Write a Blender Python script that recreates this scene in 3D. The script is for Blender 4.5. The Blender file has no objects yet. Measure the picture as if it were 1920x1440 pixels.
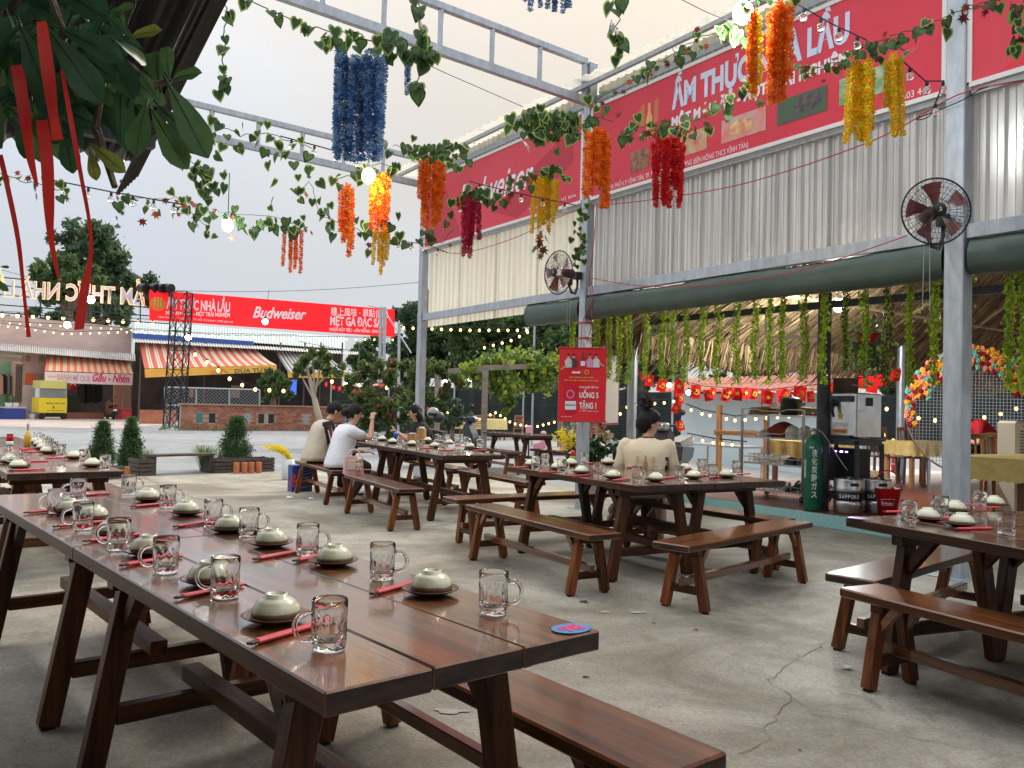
import bpy, math, random
import numpy as np
from mathutils import Vector, Matrix
random.seed(7); RNG = np.random.default_rng(7)
sc = bpy.context.scene
C = sc.collection
R = math.radians

# ------------------------------------------------------------------ camera
CAM_H = 1.305; FPX = 1566.6; PITCH = R(1.552); ROLL = R(1.444)
_f = Vector((0, math.cos(PITCH), math.sin(PITCH)))
_u = Vector((0, -math.sin(PITCH), math.cos(PITCH)))
_r = Vector((1, 0, 0))
CR = math.cos(ROLL) * _r + math.sin(ROLL) * _u
CU = -math.sin(ROLL) * _r + math.cos(ROLL) * _u
CF = _f
cam = bpy.data.cameras.new('camera'); camo = bpy.data.objects.new('camera', cam); C.objects.link(camo)
cam.sensor_width = 36; cam.lens = FPX / 1920 * 36; cam.clip_end = 2000; cam.clip_start = 0.05
camo.matrix_world = Matrix(((CR.x, CU.x, -CF.x, 0), (CR.y, CU.y, -CF.y, 0), (CR.z, CU.z, -CF.z, CAM_H), (0, 0, 0, 1)))
sc.camera = camo

# ------------------------------------------------------------------ sky, sun, exposure
SUN_EL, SUN_AZ = R(38), R(35)          # azimuth clockwise from +Y
w = bpy.data.worlds.new('World'); sc.world = w; w.use_nodes = True
nt = w.node_tree; nt.nodes.clear()
def N(t, **k):
    n = nt.nodes.new(t)
    for a, b in k.items(): setattr(n, a, b)
    return n
out = N('ShaderNodeOutputWorld')
sky = N('ShaderNodeTexSky', sky_type='NISHITA', sun_disc=False, sun_elevation=SUN_EL, sun_rotation=SUN_AZ)
bg1 = N('ShaderNodeBackground'); bg1.inputs[1].default_value = 0.06
nt.links.new(sky.outputs[0], bg1.inputs[0])
tc = N('ShaderNodeTexCoord')
dot = N('ShaderNodeVectorMath', operation='DOT_PRODUCT')
dv = Vector((0.30, 0.62, 0.72)).normalized(); dot.inputs[1].default_value = dv
nt.links.new(tc.outputs['Generated'], dot.inputs[0])
ramp = N('ShaderNodeValToRGB')
e = ramp.color_ramp.elements
e[0].position = 0.0; e[0].color = (0.62, 0.63, 0.65, 1)
e[1].position = 1.0; e[1].color = (0.62, 0.53, 0.41, 1)
for ps_, cl_ in ((0.58, (0.60, 0.625, 0.675)), (0.71, (0.625, 0.615, 0.605)), (0.81, (0.60, 0.55, 0.485)), (0.91, (0.61, 0.53, 0.42))): a = e.new(ps_); a.color = (*cl_, 1)
nz = N('ShaderNodeTexNoise'); nz.inputs['Scale'].default_value = 2.2; nz.inputs['Detail'].default_value = 5; nz.inputs['Roughness'].default_value = 0.55
mp = N('ShaderNodeMapping'); mp.inputs['Scale'].default_value = (1, 1, 2.6)
nt.links.new(tc.outputs['Generated'], mp.inputs[0]); nt.links.new(mp.outputs[0], nz.inputs[0])
ma = N('ShaderNodeMath', operation='MULTIPLY_ADD'); ma.inputs[1].default_value = 0.30; ma.inputs[2].default_value = -0.15
nt.links.new(nz.outputs[0], ma.inputs[0])
ad = N('ShaderNodeMath', operation='ADD'); nt.links.new(dot.outputs['Value'], ad.inputs[0]); nt.links.new(ma.outputs[0], ad.inputs[1])
nt.links.new(ad.outputs[0], ramp.inputs[0])
bg2 = N('ShaderNodeBackground'); bg2.inputs[1].default_value = 0.66
sx = N('ShaderNodeSeparateXYZ'); nt.links.new(tc.outputs['Generated'], sx.inputs[0])
mz_ = N('ShaderNodeMapRange'); mz_.inputs[3].default_value = 0.80; mz_.inputs[4].default_value = 3.2   # an overcast sky is brightest overhead
pw_ = N('ShaderNodeMath', operation='POWER'); pw_.inputs[1].default_value = 1.8; pw_.use_clamp = True; nt.links.new(sx.outputs[2], pw_.inputs[0]); nt.links.new(pw_.outputs[0], mz_.inputs[0])
vm = N('ShaderNodeVectorMath', operation='SCALE'); nt.links.new(ramp.outputs[0], vm.inputs[0]); nt.links.new(mz_.outputs[0], vm.inputs[3])
nt.links.new(vm.outputs[0], bg2.inputs[0])
mx = N('ShaderNodeMixShader'); mx.inputs[0].default_value = 0.86
nt.links.new(bg1.outputs[0], mx.inputs[1]); nt.links.new(bg2.outputs[0], mx.inputs[2]); nt.links.new(mx.outputs[0], out.inputs[0])
sl = bpy.data.lights.new('sun', 'SUN'); sl.energy = 1.5; sl.angle = R(25); sl.color = (1, 0.93, 0.84)
so = bpy.data.objects.new('sun', sl); C.objects.link(so)
sd = Vector((math.sin(SUN_AZ) * math.cos(SUN_EL), math.cos(SUN_AZ) * math.cos(SUN_EL), math.sin(SUN_EL)))
so.rotation_euler = sd.to_track_quat('Z', 'Y').to_euler()
vs = sc.view_settings; vs.view_transform = 'Standard'; vs.look = 'None'; vs.exposure = 1.0; vs.gamma = 1; vs.use_curve_mapping = False
sc.render.engine = 'CYCLES'
cy = sc.cycles; cy.use_denoising = True; cy.max_bounces = 14; cy.diffuse_bounces = 3; cy.glossy_bounces = 5
cy.transmission_bounces = 14; cy.transparent_max_bounces = 12; cy.caustics_reflective = False; cy.caustics_refractive = False
cy.sample_clamp_indirect = 8

# ------------------------------------------------------------------ picture geometry: rays of the photograph met with real planes
def ray(x, y): return CR * ((x - 960) / FPX) - CU * ((y - 720) / FPX) + CF
def G(x, y, z=0.0):
    d = ray(x, y); t = (z - CAM_H) / d.z
    return Vector((d.x * t, d.y * t, z))
def AT(x, y, Y):
    d = ray(x, y); t = Y / d.y
    return Vector((d.x * t, Y, CAM_H + d.z * t))
FO = Vector((0.94, 10.9, 0)); FU = Vector((0.560, -0.8285, 0)); FV = Vector((0.8285, 0.560, 0)); UZ = Vector((0, 0, 1))
def W(u, v, z): return FO + FU * u + FV * v + UZ * z
def onplane(x, y, O, n):
    d = ray(x, y); c = Vector((0, 0, CAM_H)); t = (O - c).dot(n) / d.dot(n)
    return c + d * t
def FZ(x, y, v=0.0):
    p = onplane(x, y, W(0, v, 0), FV); q = p - FO
    return q.dot(FU), p.z
def PX(p):
    q = Vector(p) - Vector((0, 0, CAM_H)); t = q.dot(CF)
    return 960 + FPX * q.dot(CR) / t, 720 - FPX * q.dot(CU) / t

# ------------------------------------------------------------------ materials
MATS = {}
def mat(name, col, rough=0.6, metal=0.0, spec=0.5, var=0.0, vscale=8, bump=0.0, bscale=40, coat=0.0, emit=0, ecol=None, trans=0.0, ior=1.45,
        stretch=None, col2=None, objvar=0.0, sheen=0, alpha=1, transluc=0.0, detail=4, r2=None):
    if name in MATS: return MATS[name]
    m = bpy.data.materials.new(name); m.use_nodes = True; t = m.node_tree; b = t.nodes['Principled BSDF']
    b.inputs['Base Color'].default_value = (*col, 1); b.inputs['Roughness'].default_value = rough; b.inputs['Metallic'].default_value = metal
    b.inputs['Specular IOR Level'].default_value = spec; b.inputs['Coat Weight'].default_value = coat; b.inputs['Coat Roughness'].default_value = 0.10
    b.inputs['Transmission Weight'].default_value = trans; b.inputs['IOR'].default_value = ior; b.inputs['Alpha'].default_value = alpha
    if emit: b.inputs['Emission Strength'].default_value = emit; b.inputs['Emission Color'].default_value = (*(ecol or col), 1)
    L = t.links.new
    if var or col2 or bump or objvar:
        co = t.nodes.new('ShaderNodeTexCoord'); oi = t.nodes.new('ShaderNodeObjectInfo')
        va = t.nodes.new('ShaderNodeVectorMath'); va.operation = 'MULTIPLY_ADD'
        va.inputs[1].default_value = stretch or (1, 1, 1)
        sv = t.nodes.new('ShaderNodeVectorMath'); sv.operation = 'SCALE'; sv.inputs[0].default_value = (31, 17, 53); L(oi.outputs['Random'], sv.inputs[3])
        L(co.outputs['Object'], va.inputs[0]); L(sv.outputs[0], va.inputs[2])
        col_out = None
        if var or col2:
            n = t.nodes.new('ShaderNodeTexNoise'); n.inputs['Scale'].default_value = vscale; n.inputs['Detail'].default_value = detail; n.inputs['Roughness'].default_value = 0.6
            L(va.outputs[0], n.inputs[0])
            r = t.nodes.new('ShaderNodeValToRGB'); L(n.outputs[0], r.inputs[0])
            c1 = col if col2 else tuple(x * (1 - var) for x in col); c2 = col2 or tuple(min(1, x * (1 + var)) for x in col)
            r.color_ramp.elements[0].position = 0.32; r.color_ramp.elements[1].position = 0.68
            r.color_ramp.elements[0].color = (*c1, 1); r.color_ramp.elements[1].color = (*c2, 1)
            col_out = r.outputs[0]
            if r2 is not None:
                mr = t.nodes.new('ShaderNodeMapRange'); mr.inputs[3].default_value = rough; mr.inputs[4].default_value = r2
                L(n.outputs[0], mr.inputs[0]); L(mr.outputs[0], b.inputs['Roughness'])
        if objvar:
            h = t.nodes.new('ShaderNodeHueSaturation'); mrr = t.nodes.new('ShaderNodeMapRange')
            mrr.inputs[3].default_value = 1 - objvar; mrr.inputs[4].default_value = 1 + objvar
            L(oi.outputs['Random'], mrr.inputs[0]); L(mrr.outputs[0], h.inputs['Value'])
            if col_out: L(col_out, h.inputs['Color'])
            else: h.inputs['Color'].default_value = (*col, 1)
            col_out = h.outputs[0]
        if col_out: L(col_out, b.inputs['Base Color'])
        if bump:
            n2 = t.nodes.new('ShaderNodeTexNoise'); n2.inputs['Scale'].default_value = bscale; n2.inputs['Detail'].default_value = 3
            L(va.outputs[0], n2.inputs[0])
            bp = t.nodes.new('ShaderNodeBump'); bp.inputs['Strength'].default_value = bump; bp.inputs['Distance'].default_value = 0.02
            L(n2.outputs[0], bp.inputs['Height']); L(bp.outputs[0], b.inputs['Normal'])
    if transluc:
        tr = t.nodes.new('ShaderNodeBsdfTranslucent'); ms = t.nodes.new('ShaderNodeMixShader'); ms.inputs[0].default_value = transluc
        src = b.inputs['Base Color'].links[0].from_socket if b.inputs['Base Color'].links else None
        if src: L(src, tr.inputs[0])
        else: tr.inputs[0].default_value = (*col, 1)
        o = t.nodes['Material Output']; L(b.outputs[0], ms.inputs[1]); L(tr.outputs[0], ms.inputs[2]); L(ms.outputs[0], o.inputs[0])
    MATS[name] = m
    return m
def leafmat(name, c1, c2, tl=0.35, rough=0.5):
    m = mat(name, c1, rough, col2=c2, vscale=3.0, transluc=tl, spec=0.3)
    return m
def woodmat(name, axis, dark=(0.034, 0.0128, 0.005), light=(0.185, 0.066, 0.021), rough=0.24, coat=0.85, k=1.0):
    dark, light = tuple(x * k for x in dark), tuple(x * k for x in light)
    s = [26, 26, 26]; s['xyz'.index(axis)] = 1.6
    return mat(name, dark, rough, col2=light, vscale=1.0, stretch=tuple(s), bump=0.10, bscale=2.0, coat=coat, objvar=0.42, detail=6, r2=0.40, spec=.36 if coat else .25)

# ------------------------------------------------------------------ mesh builder
class MB:
    def __init__(s): s.v = []; s.f = []; s.m = []; s.mi = 0
    def add(s, vs, fs):
        o = len(s.v); s.v += [tuple(p) for p in vs]; s.f += [tuple(i + o for i in f) for f in fs]; s.m += [s.mi] * len(fs); return s
    def frame(s, O, X, Y, Z, hx, hy, hz, ch=0.0):
        O, X, Y, Z = Vector(O), Vector(X).normalized(), Vector(Y).normalized(), Vector(Z).normalized()
        if ch <= 0:
            vs = [O + X * (hx * a) + Y * (hy * b) + Z * (hz * c) for c in (-1, 1) for b in (-1, 1) for a in (-1, 1)]
            return s.add(vs, [(0, 2, 3, 1), (4, 5, 7, 6), (0, 1, 5, 4), (2, 6, 7, 3), (0, 4, 6, 2), (1, 3, 7, 5)])
        ch = min(ch, hx * .9, hy * .9, hz * .9)
        h = (hx, hy, hz); ax = (X, Y, Z); vs = []; idx = {}
        for sg in [(a, b, c) for a in (-1, 1) for b in (-1, 1) for c in (-1, 1)]:
            for k in range(3):
                p = O.copy()
                for j in range(3): p += ax[j] * (sg[j] * (h[j] if j == k else h[j] - ch))
                idx[(sg, k)] = len(vs); vs.append(p)
        fs = []
        for k in range(3):
            i, j = (k + 1) % 3, (k + 2) % 3
            for sk in (-1, 1):
                q = []
                for (si, sj) in ((-1, -1), (1, -1), (1, 1), (-1, 1)):
                    sg = [0, 0, 0]; sg[k] = sk; sg[i] = si; sg[j] = sj; q.append(idx[(tuple(sg), k)])
                fs.append(tuple(q if sk > 0 else q[::-1]))
        for k in range(3):
            i, j = (k + 1) % 3, (k + 2) % 3
            for si in (-1, 1):
                for sj in (-1, 1):
                    def g(sk):
                        sg = [0, 0, 0]; sg[k] = sk; sg[i] = si; sg[j] = sj; return tuple(sg)
                    q = [idx[(g(-1), i)], idx[(g(1), i)], idx[(g(1), j)], idx[(g(-1), j)]]
                    fs.append(tuple(q if si * sj < 0 else q[::-1]))
        for sg in [(a, b, c) for a in (-1, 1) for b in (-1, 1) for c in (-1, 1)]:
            q = [idx[(sg, 0)], idx[(sg, 1)], idx[(sg, 2)]]
            fs.append(tuple(q if sg[0] * sg[1] * sg[2] > 0 else q[::-1]))
        return s.add(vs, fs)
    def box(s, c, d, rz=0.0, ch=0.0):
        X = Vector((math.cos(rz), math.sin(rz), 0)); Y = Vector((-math.sin(rz), math.cos(rz), 0))
        return s.frame(c, X, Y, UZ, d[0] / 2, d[1] / 2, d[2] / 2, ch)
    def bar(s, a, b, w, h, up=(0, 0, 1), ch=0.0):
        a, b = Vector(a), Vector(b); D = b - a; up = Vector(up); Z = D.normalized()
        if abs(Z.dot(up)) > 0.99: up = Vector((0, 1, 0))
        X = up.cross(Z).normalized(); Y = Z.cross(X)
        return s.frame((a + b) / 2, X, Y, Z, w / 2, h / 2, D.length / 2, ch)
    def tube(s, pts, r, n=8, cap=True, closed=False):
        pts = [Vector(p) for p in pts]; rs = r if hasattr(r, '__len__') else [r] * len(pts)
        m = len(pts); vs = []; X = None
        for i, p in enumerate(pts):
            a = pts[(i - 1) % m] if (closed or i > 0) else pts[i]; b = pts[(i + 1) % m] if (closed or i < m - 1) else pts[i]
            T = (b - a); T = T.normalized() if T.length > 1e-9 else Vector((0, 0, 1))
            if X is None:
                X = T.orthogonal().normalized()
            X = (X - T * X.dot(T)); X = X.normalized() if X.length > 1e-6 else T.orthogonal().normalized()
            Y = T.cross(X)
            vs += [p + (X * math.cos(2 * math.pi * k / n) + Y * math.sin(2 * math.pi * k / n)) * rs[i] for k in range(n)]
        fs = []
        for i in range(m if closed else m - 1):
            j = (i + 1) % m
            fs += [(i * n + k, i * n + (k + 1) % n, j * n + (k + 1) % n, j * n + k) for k in range(n)]
        if cap and not closed: fs += [tuple(range(n))[::-1], tuple((m - 1) * n + k for k in range(n))]
        return s.add(vs, fs)
    def lathe(s, prof, n=16, c=(0, 0, 0), close=True, mod=None):
        c = Vector(c); vs = []
        for i, (r, z) in enumerate(prof):
            for k in range(n):
                t = 2 * math.pi * k / n; rr = r * (mod(i, t) if mod else 1)
                vs.append(c + Vector((rr * math.cos(t), rr * math.sin(t), z)))
        fs = [(i * n + k, i * n + (k + 1) % n, (i + 1) * n + (k + 1) % n, (i + 1) * n + k) for i in range(len(prof) - 1) for k in range(n)]
        if close: fs += [tuple(range(n))[::-1], tuple((len(prof) - 1) * n + k for k in range(n))]
        return s.add(vs, fs)
    def prism(s, poly, D):
        n = len(poly); poly = [Vector(p) for p in poly]; D = Vector(D)
        nv = Vector((0, 0, 0))
        for i in range(n): nv += poly[i].cross(poly[(i + 1) % n])
        top = [p + D for p in poly]; flip = nv.dot(D) < 0
        fs = [tuple(range(n))[::-1], tuple(range(n, 2 * n))] + [(i, (i + 1) % n, n + (i + 1) % n, n + i) for i in range(n)]
        if flip: fs = [f[::-1] for f in fs]
        return s.add(poly + top, fs)
    def ball(s, c, r, n=10, m=6, sc=(1, 1, 1)):
        c = Vector(c); vs = [c + Vector((0, 0, -r * sc[2]))]
        for i in range(1, m):
            t = math.pi * i / m
            vs += [c + Vector((r * sc[0] * math.sin(t) * math.cos(2 * math.pi * k / n), r * sc[1] * math.sin(t) * math.sin(2 * math.pi * k / n), -r * sc[2] * math.cos(t))) for k in range(n)]
        vs.append(c + Vector((0, 0, r * sc[2]))); L = len(vs) - 1
        fs = [(0, 1 + (k + 1) % n, 1 + k) for k in range(n)]
        for i in range(m - 2):
            o = 1 + i * n; fs += [(o + k, o + (k + 1) % n, o + n + (k + 1) % n, o + n + k) for k in range(n)]
        o = 1 + (m - 2) * n; fs += [(o + k, o + (k + 1) % n, L) for k in range(n)]
        return s.add(vs, fs)
    def grid(s, fn, nu, nv):
        vs = [fn(i / nu, j / nv) for j in range(nv + 1) for i in range(nu + 1)]; k = nu + 1
        return s.add(vs, [(j * k + i, j * k + i + 1, (j + 1) * k + i + 1, (j + 1) * k + i) for j in range(nv) for i in range(nu)])
    def mesh(s, name, mats, smooth=False, inv=None):
        me = bpy.data.meshes.new(name)
        vs = s.v if inv is None else [inv @ Vector(p) for p in s.v]
        me.from_pydata(vs, [], s.f)
        for m in (mats if isinstance(mats, (list, tuple)) else [mats]): me.materials.append(m)
        if any(s.m): me.polygons.foreach_set('material_index', s.m)
        if smooth: me.polygons.foreach_set('use_smooth', [True] * len(s.f))
        me.update(); return me
    def endcap(s, k=1):
        for i, f in enumerate(s.f):
            a, b, c = (Vector(s.v[f[j]]) for j in range(3)); n = (b - a).cross(c - a)
            n.normalize()
            if abs(n.y) > .9: s.m[i] = k
            elif abs(n.x) > .9: s.m[i] = k + 1
        return s
    def build(s, name, mats, parent=None, smooth=False, local=False):
        inv = None if (local or parent is None) else MW[parent.name].inverted()
        return put(name, s.mesh(name, mats, smooth, inv), parent)
MW = {}; CH = {}
def put(name, me, parent=None, M=None):
    o = bpy.data.objects.new(name, me); C.objects.link(o)
    if parent is not None: o.parent = parent; CH.setdefault(parent.name, []).append(o)
    if M is not None: o.matrix_basis = M
    MW[o.name] = (MW[parent.name] if parent is not None else Matrix()) @ (M if M is not None else Matrix())
    return o
def tag(o, label=None, cat=None, group=None, kind=None):
    if label: o['label'] = label
    if cat: o['category'] = cat
    if group: o['group'] = group
    if kind: o['kind'] = kind
    return o
def thing(name, label, cat, loc=(0, 0, 0), rz=0.0, group=None):
    M = Matrix.Translation(Vector(loc)) @ Matrix.Rotation(rz, 4, 'Z')
    return tag(put(name, None, None, M), label, cat, group)
def dup(root, M, label=None, group=None):
    def cp(o, par):
        c = o.copy(); C.objects.link(c); c.parent = par
        for ch in KIDS(o): cp(ch, c)
        return c
    r = cp(root, None); r.matrix_basis = M; MW[r.name] = M
    if label: r['label'] = label
    if group: r['group'] = group
    return r
def KIDS(o): return CH.get(o.name, [])
def TR(loc, rz=0.0): return Matrix.Translation(Vector(loc)) @ Matrix.Rotation(rz, 4, 'Z')
def ORD(i): return ('first second third fourth fifth sixth seventh eighth ninth tenth eleventh twelfth thirteenth fourteenth fifteenth sixteenth seventeenth '
                    'eighteenth nineteenth twentieth').split()[i] if i < 20 else f'{i+1}th'
def fastmesh(name, V, F, mats, smooth=False):
    me = bpy.data.meshes.new(name); nf, k = F.shape
    me.vertices.add(len(V)); me.vertices.foreach_set('co', V.astype(np.float32).ravel())
    me.loops.add(nf * k); me.loops.foreach_set('vertex_index', F.astype(np.int32).ravel())
    me.polygons.add(nf); me.polygons.foreach_set('loop_start', np.arange(0, nf * k, k, dtype=np.int32))
    me.update(calc_edges=True)
    for m in (mats if isinstance(mats, (list, tuple)) else [mats]): me.materials.append(m)
    if smooth: me.polygons.foreach_set('use_smooth', [True] * nf)
    return me
def leafcloud(P, size, mats, name='foliage', flat=0.0, aspect=0.5, fold=0.25):
    """many pointed leaf blades (two triangles folded on the rib) at points P; several materials picked at random"""
    n = len(P); d = RNG.normal(size=(n, 3)); d[:, 2] -= 0.3; d /= np.linalg.norm(d, axis=1)[:, None]
    r = RNG.normal(size=(n, 3)); r[:, 2] *= (1 - flat); x = np.cross(d, r); x /= np.linalg.norm(x, axis=1)[:, None] + 1e-9
    z = np.cross(x, d); s = size * RNG.uniform(0.6, 1.4, n)[:, None]
    a = P - d * s * .5; b = P + d * s * .5; mid = P - d * s * .08
    l = mid + x * s * aspect * .5 + z * s * fold * .3; rr = mid - x * s * aspect * .5 + z * s * fold * .3
    V = np.stack([a, l, b, rr], 1).reshape(-1, 3); i = np.arange(n)[:, None] * 4
    F = np.concatenate([i + [[0, 1, 2]], i + [[0, 2, 3]]], 1).reshape(-1, 3)
    me = fastmesh(name, V, F, mats)
    if isinstance(mats, (list, tuple)) and len(mats) > 1:
        me.polygons.foreach_set('material_index', np.repeat(RNG.integers(0, len(mats), n), 2).astype(np.int32))
    return me
def text(body, O, X, Y, width, height, m, parent, name='lettering', off=0.0, shear=0.0, ext=0.001, hfit=True):
    """flat lettering as a mesh: baseline-left at O, along X, up along Y, fitted to width x cap height"""
    cu = bpy.data.curves.new('t', 'FONT'); cu.body = body; cu.size = 1; cu.offset = off; cu.shear = shear; cu.extrude = 0; cu.resolution_u = 3
    o = bpy.data.objects.new('t', cu); C.objects.link(o)
    me = bpy.data.meshes.new_from_object(o.evaluated_get(bpy.context.evaluated_depsgraph_get()))
    bpy.data.objects.remove(o); bpy.data.curves.remove(cu)
    if not me.vertices: return None
    v = np.empty(len(me.vertices) * 3, np.float32); me.vertices.foreach_get('co', v); v = v.reshape(-1, 3)
    x0, x1 = v[:, 0].min(), v[:, 0].max(); sx = width / (x1 - x0); sy = height / 0.70 if hfit else sx
    X = Vector(X).normalized(); Y = Vector(Y).normalized(); Zn = X.cross(Y); O = Vector(O) + Zn * ext
    inv = MW[parent.name].inverted() if parent is not None else Matrix()
    Wd = np.array(O)[None] + (v[:, :1] - x0) * sx * np.array(X)[None] + v[:, 1:2] * sy * np.array(Y)[None]
    A = np.array(inv.to_3x3()); Wd = Wd @ A.T + np.array(inv.translation)
    me.vertices.foreach_set('co', Wd.astype(np.float32).ravel()); me.materials.clear(); me.materials.append(m); me.name = name; me.update()
    return put(name, me, parent)

# shared materials
STEEL = mat('galvanised_steel', (0.36, 0.40, 0.44), 0.45, 0.55, col2=(0.50, 0.54, 0.58), vscale=14, stretch=(1, 1, .3))
STEELD = mat('dark_steel', (0.05, 0.06, 0.075), 0.45, 0.3, var=.2)
STAIN = mat('stainless', (0.55, 0.56, 0.57), 0.28, 0.95, var=.1)
BLACK = mat('black_plastic', (0.012, 0.012, 0.014), 0.4)
BLACKM = mat('black_metal', (0.02, 0.02, 0.024), 0.5, 0.2)
WHITE = mat('white_paint', (0.75, 0.75, 0.73), 0.6)
REDB = mat('red_banner', (0.62, 0.028, 0.055), 0.42, col2=(0.72, 0.05, 0.085), vscale=.7)
REDP = mat('red_print', (0.75, 0.012, 0.03), 0.45, var=.08, vscale=2)
RED = mat('red_plastic', (0.55, 0.015, 0.025), 0.4)
PRW = mat('white_print', (0.80, 0.80, 0.83), 0.6)
PRL = mat('pale_blue_print', (0.62, 0.68, 0.85), 0.6)
GOLD = mat('gold_print', (0.70, 0.42, 0.12), 0.5)
YEL = mat('yellow_print', (0.80, 0.52, 0.03), 0.6)
SKIN = mat('skin', (0.60, 0.36, 0.25), 0.5, var=.06)
HAIR = mat('black_hair', (0.010, 0.008, 0.008), 0.55, spec=.25, bump=.3, bscale=60, stretch=(6, 6, 1))
WIRE = mat('cable', (0.015, 0.015, 0.017), 0.6)
BARK = mat('bark', (0.10, 0.075, 0.05), 0.9, col2=(0.2, 0.16, 0.12), vscale=10, bump=.5, stretch=(1, 1, .3))
BULBW = mat('lit_white_bulb', (1, 1, 1), 0.3, emit=14, ecol=(1, .98, .95))
BULBY = mat('lit_warm_bulb', (1, .8, .4), 0.3, emit=1.9, ecol=(1, .62, .20))
FLOOD = mat('flood_lamp', (1, 1, 1), 0.3, emit=30, ecol=(.95, 1, 1))
GLASSB = mat('clear_bulb', (0.95, 0.95, 0.95), 0.05, trans=1.0)
# ================================================================== SETTING: ground sheets
def sheet(name, poly, z, m, kind='structure'):
    b = MB(); b.add([(x, y, z) for x, y in poly], [tuple(range(len(poly)))])
    return tag(b.build(name, m), kind=kind)
def groundmat(name, c1, c2, c3, big=0.35, fine=60, rough=0.85, bump=0.25, speck=0.0, wet=None):
    m = bpy.data.materials.new(name); m.use_nodes = True; t = m.node_tree; L = t.links.new; b = t.nodes['Principled BSDF']
    co = t.nodes.new('ShaderNodeTexCoord')
    def noise(s, d=5, ro=.6, dist=0):
        n = t.nodes.new('ShaderNodeTexNoise'); n.inputs['Scale'].default_value = s; n.inputs['Detail'].default_value = d; n.inputs['Roughness'].default_value = ro; n.inputs['Distortion'].default_value = dist
        L(co.outputs['Object'], n.inputs[0]); return n
    def rmp(n, a, c, ca, cc):
        r = t.nodes.new('ShaderNodeValToRGB'); r.color_ramp.elements[0].position = a; r.color_ramp.elements[1].position = c
        r.color_ramp.elements[0].color = (*ca, 1); r.color_ramp.elements[1].color = (*cc, 1); L(n.outputs[0], r.inputs[0]); return r
    n1 = noise(big, 8, .62, .6); r1 = rmp(n1, .36, .64, c1, c2)
    n2 = noise(big * 4.3, 8, .7, 1.2); r2 = rmp(n2, .50, .72, (0, 0, 0), (1, 1, 1))
    mx = t.nodes.new('ShaderNodeMix'); mx.data_type = 'RGBA'; L(r2.outputs[0], mx.inputs[0]); L(r1.outputs[0], mx.inputs[6]); mx.inputs[7].default_value = (*c3, 1)
    n3 = noise(fine, 6, .75); r3 = rmp(n3, .25, .75, (1 - speck - .12,) * 3, (1 + speck,) * 3)
    mu = t.nodes.new('ShaderNodeMix'); mu.data_type = 'RGBA'; mu.blend_type = 'MULTIPLY'; mu.inputs[0].default_value = 1; L(mx.outputs[2], mu.inputs[6]); L(r3.outputs[0], mu.inputs[7])
    L(mu.outputs[2], b.inputs['Base Color']); b.inputs['Roughness'].default_value = rough
    if wet is not None:
        mr = t.nodes.new('ShaderNodeMapRange'); L(r2.outputs[0], mr.inputs[0]); mr.inputs[3].default_value = rough; mr.inputs[4].default_value = wet; L(mr.outputs[0], b.inputs['Roughness'])
    bp = t.nodes.new('ShaderNodeBump'); bp.inputs['Strength'].default_value = bump; bp.inputs['Distance'].default_value = .02; L(n3.outputs[0], bp.inputs['Height']); L(bp.outputs[0], b.inputs['Normal'])
    return m
GRAV = groundmat('grey_gravel', (0.22, 0.235, 0.245), (0.31, 0.33, 0.345), (0.38, 0.395, 0.405), .22, 22, .9, .8, .25)
CONC = groundmat('yard_concrete', (0.19, 0.172, 0.128), (0.50, 0.475, 0.405), (0.22, 0.20, 0.15), .75, 55, .70, .5, .30, .45)
PAVE = groundmat('pavement_concrete', (0.40, 0.34, 0.31), (0.50, 0.44, 0.40), (0.36, 0.30, 0.27), .3, 20, .85, .2, .1)
TILEF = groundmat('red_floor_paint', (0.17, 0.045, 0.03), (0.24, 0.07, 0.045), (0.14, 0.04, 0.03), .6, 30, .38, .1, .1, .28)
CURB = groundmat('turquoise_paint', (0.30, 0.60, 0.58), (0.36, 0.66, 0.64), (0.42, 0.58, 0.55), 1.2, 30, .7, .3, .08)
sheet('ground', [(-500, -60), (500, -60), (500, 700), (-500, 700)], 0.0, GRAV)
yard = [(-16, 5), (-12.0, 9.0), (-7.4, 12.75), (-6.1, 14.0), (-4.3, 15.4), (-1.5, 15.7), (0.3, 15.3), (1.4, 13.0), (2.1, 11.95), (5.2, 7.1), (12, -5), (-16, -5)]
sheet('concrete_yard', yard, 0.004, CONC)
sheet('pavement', [(-60, 12.0), tuple(G(0, 800)[:2]), tuple(G(262, 806)[:2]), (-16.5, 37.0), (-18, 60), (-60, 60)], 0.008, PAVE)
# hut platform: a real step with a painted edge
def plat(u, v): p = W(u, v, 0); return (p.x, p.y)
pb = MB(); poly = [plat(-0.8, 1.6), plat(9.5, 1.6), plat(9.5, 13), plat(-0.8, 13)]
pb.prism([(x, y, 0) for x, y in poly], (0, 0, 0.15)); tag(pb.build('platform_edge', CURB), kind='structure')
sheet('platform_floor', [plat(-0.78, 1.62), plat(9.5, 1.62), plat(9.5, 13), plat(-0.78, 13)], 0.154, TILEF)
sheet('back_yard_slab', [plat(-0.8, 6.0), plat(1.2, 6.0), plat(-2, 13), plat(-12, 13), plat(-6, 6.0)], 0.012, mat('pale_slab', (.45, .44, .41), .8, var=.12, vscale=3))
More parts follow.
